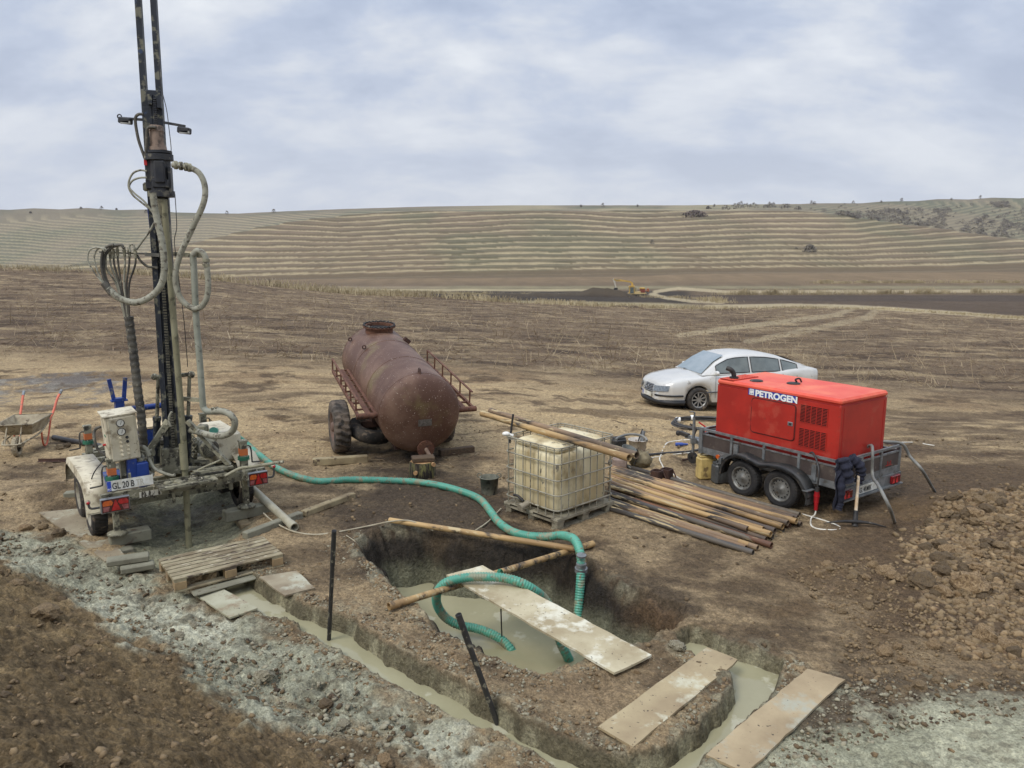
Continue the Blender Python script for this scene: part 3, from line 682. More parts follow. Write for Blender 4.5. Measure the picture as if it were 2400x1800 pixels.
# ================= GENERATOR TRAILER =================
GA = math.radians(35.5); GO = Vector((4.51, 10.24, 0))
GX = Vector((math.cos(GA), math.sin(GA), 0)); GY = Vector((-math.sin(GA), math.cos(GA), 0)); GZ = Vector((0, 0, 1))
def GL(x, y, z): return GO+GX*x+GY*y+GZ*z
TW, TL, ZT, ZB = 1.59, 2.42, .87, .46
tr = thing('tandem_trailer', 'galvanised twin axle trailer with black mudguard carrying the red generator', 'trailer', GO, (0, 0, GA))
def GM(): m = MB(); m.M = Matrix.Translation(GO) @ Matrix.Rotation(GA, 4, 'Z'); return m
m = GM(); m.box((TW/2, TL/2, ZB+.02), (TW-.04, TL-.04, .04)); m.build('floor', M_PLYB, tr)
m = GM()
for x in (.25, TW-.25): m.box((x, TL/2, ZB-.045), (.06, TL, .08))
for y in (.4, 1.0, 1.5, 2.2): m.box((TW/2, y, ZB-.03), (TW-.1, .05, .06))
for y in (.80, 1.50): m.box((TW/2, y, .29), (TW-.02, .06, .06))
# drawbar
m.beam((.3, TL, ZB-.06), (TW/2, TL+.85, ZB-.06), .06, .07); m.beam((TW-.3, TL, ZB-.06), (TW/2, TL+.85, ZB-.06), .06, .07); m.beam((TW/2, TL+.6, ZB-.05), (TW/2, TL+1.05, ZB-.05), .06, .06)
m.build('chassis', M_GALV, tr)
def side(m, p0, p1, nposts, out):
    p0 = Vector(p0); p1 = Vector(p1)
    for z, h, w in ((ZT-.0175, .035, .035), (ZB+.05, .10, .03), (ZB+.315, .02, .028)): m.beam(p0+GZ*z, p1+GZ*z, w, h)
    for i in range(nposts):
        q = p0.lerp(p1, i/(nposts-1)); m.beam(q+GZ*(ZB)+Vector(out)*.004, q+GZ*(ZT-.03)+Vector(out)*.004, .04, .04, up=Vector(out))
def panel(m, p0, p1): m.beam(Vector(p0)+GZ*(ZB+.21), Vector(p1)+GZ*(ZB+.21), .012, .22)
a = MB(); a.M = GM().M
for nm, p0, p1, k, o in (('side_frame', (0, .02, 0), (0, TL, 0), 5, (-1, 0, 0)), ('side_frame', (TW, .02, 0), (TW, TL, 0), 5, (1, 0, 0)), ('front_frame', (.02, TL, 0), (TW-.02, TL, 0), 3, (0, 1, 0)), ('tailgate_frame', (.02, 0, 0), (TW-.02, 0, 0), 4, (0, -1, 0))):
    m = GM(); side(m, p0, p1, k, o)
    if nm == 'tailgate_frame': m.beam((.02, 0, ZT-.09), (TW-.02, 0, ZT-.09), .02, .02)
    f = m.build(nm, M_GALV, tr); m = GM(); panel(m, p0, p1); m.build('board_panel', M_PLYB, f)
# left corner post
m = GM(); m.box((.0, TL+.01, (ZB+ZT)/2), (.06, .07, ZT-ZB+.02)); m.box((0, .0, (ZB+ZT)/2), (.06, .05, ZT-ZB)); m.box((-.025, 1.72, ZB+.18), (.03, .08, .20)); m.box((-.025, .36, ZB+.16), (.03, .07, .22)); m.build('corner_post', M_GALV, tr)
# light bar
m = GM(); m.box((TW/2, -.02, .37), (TW+.04, .03, .17)); m.box((TW/2, -.045, .285), (TW+.04, .06, .02)); lb = m.build('light_bar', M_GALV, tr)
for x in (.16, TW-.16):
    m = GM(); m.box((x, -.05, .37), (.24, .035, .12), bev=.008); q = m.build('tail_light', mat('dark_red_lens', S(120, 20, 26), S(96, 14, 20), 20, .2, coat=.4), tr)
    m = GM()
    for k in (-1, 1): m.mesh([(x-.03+k*.045-.035, -.0705, .32), (x-.03+k*.045+.035, -.0705, .32), (x-.03+k*.045, -.0705, .415)], [(0, 1, 2)])
    m.build('reflector', mat('bright_reflector', S(206, 60, 60), rough=.2), q)
plate(tr, GL(.42, -.045, .315), GX, GZ, .52, .115, [('GL', M_BLKTXT), ('48', M_BLKTXT), ('MRK', M_BLKTXT)], wide=.6)
m = GM(); m.box((1.28, -.012, .60), (.16, .004, .012)); m.box((1.25, -.012, .635), (.012, .004, .06)); m.box((1.31, -.012, .625), (.05, .004, .010)); m.box((1.33, -.012, .645), (.012, .004, .04)); m.build('red_emblem', mat('faded_red_mark', S(150, 44, 40), rough=.6), tr)
# mudguard: one black double arch
def guard(x0, x1):
    prof = [(.30, .22), (.30, .34), (.36, .44), (.46, .555), (.60, .62), (.78, .645), (1.0, .625), (1.13, .60), (1.28, .63), (1.50, .665), (1.66, .62), (1.76, .54), (1.83, .42), (1.85, .30)]
    m = GM(); P = catmull([(0, a_, b_) for a_, b_ in prof], 4); n = len(P); vs = []
    for p in P: vs += [(x0, p.y, p.z), (x1, p.y, p.z), (x1, p.y, p.z-.012 if 0 else p.z-.015), (x0, p.y, p.z-.035)]
    fs = [(i*4+k, i*4+(k+1) % 4, i*4+4+(k+1) % 4, i*4+4+k) for i in range(n-1) for k in range(4)]
    m.mesh(vs, fs, True)
    vs = []                                          # outer lip
    for p in P: vs += [(x0, p.y, p.z), (x0, (p.y-1.13)*.965+1.13, p.z-.05), (x0+.008, (p.y-1.13)*.965+1.13, p.z-.05), (x0+.008, p.y, p.z)]
    m.mesh(vs, fs, True)
    return m.build('mudguard', M_BLKPL, tr)
guard(-.25, -.02); guard(TW+.25, TW+.02)
m = GM(); m.box((-.18, .33, .40), (.18, .09, .012)); m.box((-.03, 2.0, .42), (.05, .05, .10)); m.build('mudguard_bracket', M_GALV, tr)
m = GM(); m.cyl((-.035, 2.05, .48), (-.06, 2.05, .48), .032, n=14); m.build('side_marker', M_LENSO, tr)
M_TYREB = mat('newer_tyre_rubber', S(30, 30, 31), S(46, 44, 43), 6, .8, c3=S(80, 72, 62), t3=.66, s3=9)
for y in (.80, 1.48):
    make_wheel(tr, GL(-.10, y, .285), -GX, .29, .165, .175, 'steel', M_TYREB, mat('grey_rim', S(136, 136, 132), S(108, 106, 100), 9, .5, .5, c3=S(90, 82, 72), t3=.6, s3=12), lugs=38, lugdepth=.006)
    make_wheel(tr, GL(TW+.10, y, .285), GX, .29, .165, .175, 'steel', M_TYREB, MATS['grey_rim'], lugs=38, lugdepth=.006)
# jockey wheel, hitch
jp = GL(.62, TL+.72, 0)
m = MB(); m.cyl(jp+GZ*.20, jp+GZ*.85, .026); m.cyl(jp+GZ*.85, jp+GZ*.93, .016); m.tube([jp+GZ*.9, jp+GZ*.94-GX*.03, jp+GZ*.95-GX*.13], .009, 6); m.box(jp+GZ*.42, (.09, .09, .10)); jk = m.build('jockey_jack', M_GALV, tr)
m = MB(); m.lathe([(.02, -.025), (.10, -.025), (.10, .025), (.02, .025)], jp+GZ*.11, GX, 22, sharp=True); m.build('jockey_wheel', M_DARK, jk)
m = MB(); hp = GL(TW/2, TL+.98, ZB-.03); m.beam(hp, hp+GY*.22+GZ*.02, .08, .07, bev=.01); m.ball(hp+GY*.25, .05); m.tube([hp-GY*.1, hp-GY*.16+GZ*.16, hp-GY*.02+GZ*.22], .016, 8); m.build('coupling', M_DARK, tr)
m = MB(); m.tube([hp-GY*.3+GZ*.05, hp-GY*.4+GZ*.2, hp-GY*.3+GZ*.32-GX*.1], .014, 8); m.build('brake_lever', mat('red_grip', S(190, 40, 40), rough=.5), tr)

# ================= GENERATOR =================
BX0, BX1, BY0, BY1, BZ0, BZ1 = .06, 1.27, .08, 2.22, ZB+.045, 1.71
gen = thing('diesel_generator', 'large red canopied generator with blue and white lettering sitting on the trailer', 'generator', GL(0, 0, ZB+.04), (0, 0, GA))
m = GM(); m.box(((BX0+BX1)/2, (BY0+BY1)/2, (BZ0+BZ1-.085)/2), (BX1-BX0, BY1-BY0, BZ1-.09-BZ0), bev=.022); m.build('canopy_body', M_RED, gen)
m = GM(); m.box(((BX0+BX1)/2, (BY0+BY1)/2, BZ1-.045), (BX1-BX0+.008, BY1-BY0+.008, .088), bev=.03); rf = m.build('canopy_roof', M_REDTOP, gen, label='paler red roof')
H = BZ1; LY = BY1-BY0
def sy(t): return BY1-LY*t            # t: 0 at the far end, 1 at the near corner
xs = BX0
# lettering
m = GM(); m.box((xs-.003, (sy(.285)+sy(.675))/2, H-.115), (.004, sy(.285)-sy(.675), .10)); ltb = m.build('name_strip', M_BLUE, gen)
wo_, no_ = -GY, GZ
m = MB(); m.text('PETROGEN', GL(xs-.004, sy(.345), H-.165), wo_, no_, .095, .004, bold=.045, wide=.80)
L_ = (max((v-GL(xs, sy(.345), 0)).dot(wo_) for v in m.v)); k = (sy(.345)-sy(.685))/L_
m = MB(); m.text('PETROGEN', GL(xs-.004, sy(.345), H-.165), wo_, no_, .095, .004, bold=.045, wide=.80*k); m.build('lettering', M_WHITE, ltb)
m = GM(); cy, cz = sy(.315), H-.115
for (dy, dz, w, h) in ((0, .038, .07, .012), (0, -.038, .085, .012), (.034, 0, .012, .08), (-.034, 0, .012, .08), (0, .0, .03, .03)): m.box((xs-.007, cy+dy, cz+dz), (.004, w, h))
m.M = Matrix.Identity(4); m.torus(GL(xs-.008, cy, cz), GX, .024, .004, 16, 5); m.build('emblem', M_WHITE, ltb)
# door
dy0, dy1, dz0, dz1 = sy(.325), sy(.675), H-.205, H-.72
def rrect(y0, y1, z0, z1, r, x, n=5):
    P = []
    for (cy_, cz_, a0) in ((y1+r, z0-r, 90), (y0-r, z0-r, 0), (y0-r, z1+r, -90), (y1+r, z1+r, -180)):
        for i in range(n+1): a = math.radians(a0+(-90)*0+90*(1-i/n)); P.append((x, cy_+math.cos(a)*r*(1), cz_+math.sin(a)*r))
    return P
P = []
r_ = .05
for cy_, cz_, a0 in ((dy0-r_, dz0-r_, 0), (dy1+r_, dz0-r_, 90), (dy1+r_, dz1+r_, 180), (dy0-r_, dz1+r_, 270)):
    for i in range(6): a = math.radians(a0+18*i); P.append((cy_+math.cos(a)*r_, cz_+math.sin(a)*r_))
m = GM(); m.prism([(xs-.001, a_, b_) for a_, b_ in P], (-.014, 0, 0)); dr = m.build('side_door', M_RED, gen)
m = GM(); m.tube([(xs-.002, a_+(.008 if a_ > (dy0+dy1)/2 else -.008), b_+(.008 if b_ > (dz0+dz1)/2 else -.008)) for a_, b_ in P+P[:1]], .010, 5, spline=False, cap=False); m.build('door_seal', mat('dark_door_seal', S(84, 26, 24), rough=.7), dr)
m = GM(); m.box((xs-.018, dy1+.065, (dz0+dz1)/2-.02), (.012, .085, .06), bev=.008); m.mi = 1; m.box((xs-.026, dy1+.06, (dz0+dz1)/2-.02), (.006, .045, .035), bev=.003); m.build('latch', [M_GALV, M_DARK], dr)
m = GM()
for z in (dz0-.1, dz1+.12): m.cyl((xs-.01, dy0+.008, z-.035), (xs-.01, dy0+.008, z+.035), .008, n=8)
m.build('hinge', M_REDD, dr)
# louvred vents: dark back with red bars
def vent(y0, y1, z0, z1, rows, cols, face='side'):
    m = GM()
    if face == 'side': m.box((xs-.0015, (y0+y1)/2, (z0+z1)/2), (.003, y0-y1, z0-z1))
    else: m.box(((y0+y1)/2, BY0-.0015, (z0+z1)/2), (y1-y0, .003, z0-z1))
    v_ = m.build('vent', M_HOLE, gen); m = GM()
    for i in range(rows+1):
        z = z0+(z1-z0)*i/rows
        if face == 'side': m.box((xs-.005, (y0+y1)/2, z), (.007, y0-y1+.01, abs(z1-z0)/rows*.32))
        else: m.box(((y0+y1)/2, BY0-.005, z), (y1-y0+.01, .007, abs(z1-z0)/rows*.45))
    for i in range(cols+1):
        y = y0+(y1-y0)*i/cols
        if face == 'side': m.box((xs-.0062, y, (z0+z1)/2), (.006, .010, z0-z1+.01))
        else: m.box((y, BY0-.0062, (z0+z1)/2), (.010, .006, z0-z1+.01))
    m.build('louvre_bars', M_RED, v_)
vent(sy(.712), sy(.915), H-.165, H-.415, 12, 5); vent(sy(.712), sy(.915), H-.51, H-.77, 12, 5)
vent(BX0+.1, BX1-.22, H-.91, H-1.0, 5, 16, 'end')
m = GM(); m.box((xs-.002, (BY0+BY1)/2, BZ1-.091), (.006, LY-.02, .006)); m.box(((BX0+BX1)/2, BY0-.002, BZ1-.091), (BX1-BX0-.02, .006, .006)); m.box((BX0+.09, BY0-.002, (BZ0+BZ1)/2-.05), (.007, .006, BZ1-BZ0-.16)); m.box((BX1-.09, BY0-.002, (BZ0+BZ1)/2-.05), (.007, .006, BZ1-BZ0-.16)); m.build('panel_seam', M_REDD, gen)
for (x, y, hook) in ((.36, 1.70, 0), (.62, 1.22, 1)):
    m = GM(); m.lathe([(.10, 0), (.10, .012), (.085, .02), (0.001, .022)], (x, y, BZ1-.002), (0, 0, 1), 24)
    if hook: m.tube([(x+.09, y, BZ1+.01), (x+.05, y-.0, BZ1+.06), (x+.12, y-.02, BZ1+.07), (x+.16, y-.03, BZ1+.015)], .014, 8)
    m.build('roof_cap', M_DARK, gen)
m = GM(); m.box((.38, 2.04, BZ1+.004), (.62, .26, .012)); rg = m.build('roof_grille', M_REDD, gen); m = GM()
for i in range(16): m.box((.08+.04*i, 2.04, BZ1+.012), (.012, .26, .006))
for i in range(8): m.box((.38, 1.925+.033*i, BZ1+.013), (.62, .008, .006))
m.build('grille_bars', M_REDTOP, rg)
m = GM(); m.cyl((.22, 2.02, BZ1), (.22, 2.02, BZ1+.04), .07); m.tube([(.22, 2.02, BZ1+.02), (.21, 2.03, BZ1+.10), (.18, 2.06, BZ1+.15), (.16, 2.12, BZ1+.17)], .038, 12); m.build('exhaust_pipe', M_DARK, gen)

# jacket on the trailer corner
jm = mat('navy_cloth', S(26, 28, 42), S(40, 42, 58), 14, .9, bump=.5, bs=30)
m = MB(); n1_, n2_ = 30, 24; vs = []
rj = random.Random(5)
for i in range(n1_):
    for j in range(n2_):
        a = i/(n1_-1); b = j/(n2_-1)
        # cloth draped over the top rail near the corner: b runs inside -> over the rail -> down outside
        yy = .0+.0*a; xx = -.16+.50*a
        s_ = (b-.28)*1.05
        z = ZT+.03-(abs(s_)*.85 if s_ > 0 else abs(s_)*.8); out = .02+.03*min(1, abs(s_)*6)*(1 if s_ > 0 else -1)
        L1 = .30+.22*math.sin(a*5.2+.6)*.5+.10*math.sin(a*13)
        z = ZT+.045-(max(0, s_)/.756)*(L1+.22*(a < .35)+.0)-(abs(min(0, s_)))*.5
        fold = .035*math.sin(a*22+2*b)+.022*math.sin(a*41+5*b)+.02*math.sin(b*17+a*9)
        vs.append(GL(xx+.03*math.sin(b*6+a*3), -(out+fold*min(1, abs(s_)*5))-.015, z+.025*math.sin(a*17+b*4)))
m.mesh(vs, [(i*n2_+j, (i+1)*n2_+j, (i+1)*n2_+j+1, i*n2_+j+1) for i in range(n1_-1) for j in range(n2_-1)], True)
# bunched body of the coat and a hanging sleeve
m.tube([GL(-.04, -.05, ZT+.05), GL(-.02, -.10, ZT-.10), GL(.03, -.11, ZT-.26)], .08, 12, rf=lambda i, t: .085+.015*math.sin(i*1.3))
m.tube([GL(.22, -.02, ZT+.02), GL(.29, -.12, ZT-.08), GL(.33, -.13, ZT-.22), GL(.30, -.11, ZT-.34)], .07, 12, rf=lambda i, t: .075-.02*t+.010*math.sin(i*1.7))
m.tube([GL(-.06, -.05, ZT-.1), GL(-.09, -.10, ZT-.34), GL(-.06, -.08, ZT-.56), GL(-.08, -.07, ZT-.66)], .06, 12, rf=lambda i, t: .06-.008*t+.007*math.sin(i*1.9))
m.build('work_jacket', jm, label='dark navy work jacket draped over the rear corner of the trailer', cat='jacket')
# pickaxe leaning on the tailgate
p0 = G(2003, 1236, 0); p0.z = gz(p0.x, p0.y)+.03; p1 = GL(.33, -.10, ZT-.12)
pk = thing('pickaxe', 'pickaxe with pale wooden handle standing on its head against the trailer tailgate', 'pickaxe', p0)
m = MB(); m.tube([p0+(p1-p0)*.0, p0.lerp(p1, .5), p1], .02, 10, rf=lambda i, t: .024-.005*t); m.build('handle', mat('worn_wood_handle', S(186, 160, 126), S(206, 196, 178), 5, .6, c3=S(120, 110, 96), t3=.6, s3=9), pk)
d1 = (G(2113, 1232, 0)-G(1944, 1222, 0)).normalized(); hp_ = p0+GZ*.01
m = MB(); m.tube([hp_-d1*.40+GZ*.0, hp_-d1*.2+GZ*.04, hp_+GZ*.05, hp_+d1*.2+GZ*.04, hp_+d1*.40+GZ*.0], .02, 8, rf=lambda i, t: .006+.022*(1-abs(2*t-1))); m.cyl(hp_-GZ*.02, hp_+(p1-p0).normalized()*.20, .04, .03, 12); m.build('steel_head', M_DARK, pk)
# red industrial plug hanging at the trailer side with its cable
pp = GL(-.14, .235, .0)
pg = thing('power_plug', 'red industrial plug hanging from a black cable at the trailer side', 'plug', pp)
m = MB(); a_ = GL(-.14, .22, .40); m.cyl(a_-GZ*.0, a_-GZ*.16, .036, n=14); m.cyl(a_-GZ*.16, a_-GZ*.27, .030, .026, 14); m.cyl(a_-GZ*.055, a_-GZ*.075, .042, n=14); m.build('plug_body', mat('red_plug', S(176, 26, 34), S(140, 22, 28), 12, .4), pg)
m = MB(); m.cyl(a_, a_+GZ*.06, .03, n=12); m.tube([a_+GZ*.05, a_+GZ*.28+GX*.01, GL(-.06, .32, ZT-.04), GL(-.01, .42, ZT+.03), GL(.03, .52, ZT-.05)], .014, 8); m.build('cable', M_BCAB, pg)
c = [a_-GZ*.25, a_-GZ*.33+GX*-.01]
for u_, v_ in ((1901, 1215), (1902, 1232), (1922, 1240), (1958, 1242), (1970, 1238), (1955, 1228), (1900, 1210), (1840, 1196), (1780, 1188), (1700, 1172), (1640, 1158), (1600, 1128), (1570, 1108)):
    g = G(u_, v_, 0); c.append(Vector((g.x, g.y, gz(g.x, g.y)+.012)))
m = MB(); m.tube(c, .011, 8, 5); m.build('white_cable', M_WCAB, label='white power cable looping over the ground below the red plug', cat='cable')
# grey cables over the tailgate
m = MB(); e0 = G(2096, 1230, 0); e0.z = gz(e0.x, e0.y)+.02
m.tube([GL(.95, .25, ZT-.2), GL(.86, .12, ZT+.02), GL(.77, -.01, ZT+.10), GL(.69, -.08, ZT-.02), GL(.66, -.12, ZT-.3), AT(2060, 1140, 9.6), AT(2085, 1190, 9.35), e0], .022, 10, 6); m.build('grey_cable', M_GCAB, label='thick grey cable hanging over the middle of the tailgate to the soil', cat='cable', group='cables over the tailgate')
m = MB(); e1 = G(2190, 1162, 0); e1.z = gz(e1.x, e1.y)+.02
m.tube([GL(1.0, .3, ZT-.1), GL(1.15, .16, ZT+.06), GL(1.35, .05, ZT+.06), GL(1.6, -.03, ZT-.0), GL(1.72, -.1, ZT-.2), AT(2160, 1100, 10.9), e1], .022, 10, 6); m.build('grey_cable', M_GCAB, label='thick grey cable bowed out from the right tailgate corner to the ground', cat='cable', group='cables over the tailgate')
m = MB(); P = [GL(1.2, .4, ZT-.02)]+[Vector((g.x, g.y, gz(g.x, g.y)+.02)) for g in [G(u_, v_, 0) for u_, v_ in ((2140, 1030), (2170, 1036), (2190, 1040))]]
m.tube(P, .012, 8, 6); m.build('white_cable', M_WCAB, label='short white cable hanging behind the rear right corner of the generator', cat='cable')

# ================= CAR =================
CA = math.radians(194.5)          # heading
CX = Vector((math.cos(CA), math.sin(CA), 0)); CY = Vector((-CX.y, CX.x, 0))     # CY: left side of the car
fwc = AT(1632, 963, 19.7)
# near (left) side faces the camera: left = heading rotated +90deg
CO = fwc - CX*1.32 - CY*.76; CO.z = fwc.z
car = thing('parked_car', 'silver grey saloon car parked on the dirt behind the red generator', 'car', CO, (0, 0, CA))
def CMB(): m = MB(); m.M = Matrix.Translation(CO) @ Matrix.Rotation(CA, 4, 'Z'); return m
# local: x forward (front axle at 1.32, rear axle at -1.38), y left, z up
M_CAR = mat('silver_paint', S(204, 202, 196), S(194, 192, 186), 2, .3, .2, coat=.6, c3=S(150, 144, 134), t3=.68, s3=5)
M_GLASS = mat('car_glass', S(74, 82, 80), S(110, 118, 114), 1.2, .06, 0, coat=1, spec=.8)
M_TRIM = mat('black_trim', S(26, 26, 28), rough=.5)
def lin(x, P): return float(np.interp(x, [p[0] for p in P], [p[1] for p in P]))
HW = [(-2.36, .60), (-2.3, .74), (-2.1, .82), (-1.4, .87), (0, .875), (1.2, .875), (1.75, .86), (2.02, .81), (2.2, .70), (2.30, .56), (2.34, .40)]
ZE = [(-2.36, .62), (-2.30, .95), (-2.0, 1.0), (-1.55, 1.0), (-.9, .95), (.6, .915), (1.0, .91), (1.5, .87), (1.95, .80), (2.15, .74), (2.28, .66), (2.34, .50)]
ZC = [(-2.36, .64), (-2.3, .98), (-2.0, 1.04), (-1.5, 1.04), (.6, 1.0), (1.0, .975), (1.5, .94), (1.95, .875), (2.15, .82), (2.27, .74), (2.34, .54)]
xs_ = list(np.linspace(-2.36, 2.34, 130)); rows = []
for x in xs_:
    w = lin(x, HW); ze = lin(x, ZE); zc = lin(x, ZC); zb = .22 if abs(x) < 2.1 else .24
    for ax_ in (1.32, -1.38):
        if abs(x-ax_) < .365: zb = max(zb, .31+math.sqrt(.365**2-(x-ax_)**2))
    zb = min(zb, ze-.06); zm = lambda t: zb+(ze-zb)*t
    sec = [(w*.94, zb), (w*.985, zm(.25)), (w, max(zb+.01, min(.50, ze-.05)) if zb < .48 else zm(.4)), (w*.992, zm(.72)), (w*.965, zm(.93)), (w*.90, ze+.01), (w*.60, ze+(zc-ze)*.6), (0, zc)]
    full = [(x, a_, b_) for a_, b_ in sec]+[(x, -a_, b_) for a_, b_ in sec[-2::-1]]
    rows.append(full)
m = CMB(); nn = len(rows[0]); m.mesh([p for r in rows for p in r], [(i*nn+k, (i+1)*nn+k, (i+1)*nn+k+1, i*nn+k+1) for i in range(len(rows)-1) for k in range(nn-1)]+[tuple(range(nn)), tuple(len(rows)*nn-1-q for q in range(nn))], True)
body = m.build('body', M_CAR, car)
# greenhouse
GS = [(-1.95, 1.02, .70), (-1.55, 1.20, .66), (-1.15, 1.335, .62), (-.7, 1.42, .60), (-.2, 1.455, .59), (.2, 1.44, .595), (.42, 1.405, .60), (.75, 1.25, .66), (1.08, 1.02, .74), (1.2, .93, .78)]
m = CMB(); vs = []
for x, zt, wt in GS:
    wb = .80 if x < 1 else .78; zb_ = .93
    for (a_, b_) in ((wb, zb_), (wt+(wb-wt)*.15, zb_+(zt-zb_)*.84), (wt*.93, zb_+(zt-zb_)*.965), (wt*.55, zt+.012), (0, zt+.018)): vs.append((x, a_, b_))
    for (a_, b_) in ((wt*.55, zt+.012), (wt*.93, zb_+(zt-zb_)*.965), (wt+(wb-wt)*.15, zb_+(zt-zb_)*.84), (wb, zb_)): vs.append((x, -a_, b_))
m.mesh(vs, [(i*9+k, i*9+k+1, (i+1)*9+k+1, (i+1)*9+k) for i in range(len(GS)-1) for k in range(8)], True); m.build('roof', M_CAR, car)
def gsec(x):
    zt = lin(x, [(a, b) for a, b, c_ in GS]); wt = lin(x, [(a, c_) for a, b, c_ in GS]); wb = .80
    return zt, wt+(wb-wt)*.15, .93+(zt-.93)*.84, wb
for sgn in (1, -1):
    for nm, x0, x1, s0, s1 in (('front_window', .80, -.17, 1, 0), ('rear_window', -.24, -1.08, 0, 0), ('quarter_window', -1.15, -1.62, 0, 1)):
        m = CMB(); N_ = 8; vs = []
        for i in range(N_+1):
            x = x0+(x1-x0)*i/N_; zt, wt2, zt2, wb = gsec(x); 
            lo_ = .97; hi_ = max(lo_+.015, zt2-.012)
            f = lambda z: wb+(wt2-wb)*(z-.93)/(zt2-.93+1e-6)
            vs += [(x, sgn*(f(lo_)+.006), lo_), (x, sgn*(f(hi_)+.006), hi_)]
        m.mesh(vs, [(2*i, 2*i+1, 2*i+3, 2*i+2) for i in range(N_)]); wn_ = m.build(nm, M_GLASS, car)
        m = CMB(); loop = [vs[2*i] for i in range(N_+1)]+[vs[2*i+1] for i in range(N_, -1, -1)]+[vs[0]]; m.tube(loop, .012, 5, spline=False); m.build('window_seal', M_TRIM, wn_)
m = CMB(); m.mesh([(1.17, .68, .955), (1.17, -.68, .955), (.80, -.57, 1.235), (.47, -.52, 1.40), (.47, .52, 1.40), (.80, .57, 1.235)], [(0, 1, 2, 5), (5, 2, 3, 4)]); 
m.M = m.M; vs = [Vector(v) for v in m.v]; m.v = [v+CX*.02+GZ*.012 for v in vs]; ws_ = m.build('windscreen', mat('windscreen_glass', S(120, 134, 138), S(140, 150, 152), 2, .05, coat=1, spec=.8), car)
m = CMB(); m.mesh([(-1.93, .62, 1.05), (-1.93, -.62, 1.05), (-1.3, -.53, 1.30), (-1.3, .53, 1.30)], [(0, 3, 2, 1)]); m.v = [v-CX*.01+GZ*.014 for v in m.v]; m.build('rear_windscreen', M_GLASS, car)
m = CMB(); m.beam((1.16, .2, .975), (1.02, .60, 1.02), .02, .02); m.beam((1.19, -.3, .97), (1.07, .25, 1.0), .02, .02); m.build('wiper', M_TRIM, ws_)
# front: grille, lamps, bumper, plate
def nose(y, z, off=.004):
    # x of the body's front surface at (y,z): search the loft
    best = 2.0
    for x in xs_[::-1]:
        if lin(x, HW)*.97 >= abs(y) and lin(x, ZC)-.02 >= z: best = x; break
    return best+off
m = CMB(); m.mi = 0; P = []
for i in range(5):
    z = .50+.038*i; m.tube([(2.392-(z-.5)*.38-.5*y*y, y, z) for y in (-.30, -.15, 0, .15, .30)], .010, 5, 2)
gr = m.build('grille', mat('chrome', S(180, 182, 184), rough=.2, metal=.9), car)
m = CMB(); vs = []
for y in (-.33, -.17, 0, .17, .33):
    for z in (.48, .67): vs.append((2.38-(z-.5)*.38-.5*y*y, y, z))
m.mesh(vs, [(2*i, 2*i+1, 2*i+3, 2*i+2) for i in range(4)]); m.build('grille_recess', M_TRIM, gr)
m = CMB(); m.M = m.M; ec = Vector((2.37, 0, .585)); m.torus(ec, (1, 0, .3), .05, .007, 20, 6); m.build('front_emblem', MATS['chrome'], gr)
for sgn in (1, -1):
    m = CMB(); vs = []
    for i in range(6):
        y = .36+.40*i/5; xx = lin(y, [(.36, 2.355), (.56, 2.30), (.70, 2.20), (.80, 2.05)])
        vs += [(xx+.03, sgn*y, .52+.03*i/5), (xx-.012, sgn*y*.99, .665+.025*i/5)]
    m.mesh(vs, [(2*i, 2*i+1, 2*i+3, 2*i+2) for i in range(5)], True); m.build('headlight', mat('headlamp_glass', S(132, 140, 146), S(100, 106, 110), 20, .1, .2, coat=1), car)
    m = CMB(); m.tube([(2.345, sgn*.40, .42), (2.29, sgn*.58, .425), (2.16, sgn*.73, .43), (1.98, sgn*.825, .43), (1.76, sgn*.862, .43)], .024, 6, 4); m.build('bumper_strip', M_TRIM, car)
    m = CMB(); m.ball((.86, sgn*.93, 1.0), .1, 12, 8, (.55, 1.0, .65)); m.beam((.84, sgn*.80, .96), (.85, sgn*.9, .98), .05, .04); m.build('wing_mirror', M_CAR, car)
m = CMB(); m.tube([(1.72, .85, .25), (1.98, .80, .25), (2.2, .64, .25), (2.31, .32, .25), (2.33, 0, .25), (2.31, -.32, .25), (2.2, -.64, .25), (1.98, -.80, .25)], .070, 8, 4); m.build('lower_bumper', M_TRIM, car)
plate(car, CO+CX*2.385+CY*-.26+GZ*.35, CY, GZ, .52, .11, [('GL', M_BLKTXT), ('12', M_BLKTXT)][:0])
m = CMB()
for x in (.86, -.20, -1.12): m.tube([(x, .884-.0, .34), (x, .890, .5), (x, .882, .72), (x-.01, .86, .90)], .005, 4, 3)
m.tube([(1.5, .878, .50), (.3, .893, .50), (-1.0, .893, .50), (-2.0, .85, .50)], .018, 5, 4); m.build('door_seam', mat('seam_grey', S(80, 82, 86), rough=.5), body)
for x in (-.05, -.95): m = CMB(); m.box((x, .885, .80), (.18, .03, .03), bev=.008); m.build('door_handle', M_CAR, body)
for x in (1.32, -1.38):
    for sgn in (1, -1):
        make_wheel(car, CO+CX*x+CY*sgn*.80+GZ*.315, CY*sgn, .315, .20, .205, 'alloy', M_TYRE, mat('alloy_rim', S(170, 170, 168), S(140, 138, 134), 9, .35, .6))
        m = CMB(); m.lathe([(.37, -.26), (.37, 0.03), (.30, .03)], (x, sgn*.60 if sgn > 0 else -.60, .31), (0, sgn, 0), 24, sharp=True); m.build('wheel_well', M_HOLE, body)
m = CMB()
for x, y in ((.10, .36), (.10, -.36), (-.80, .36), (-.80, -.36)):
    m.box((x-.12, y, .98), (.14, .40, .5), bev=.05); m.box((x-.17, y, 1.24), (.09, .22, .14), bev=.03)
0
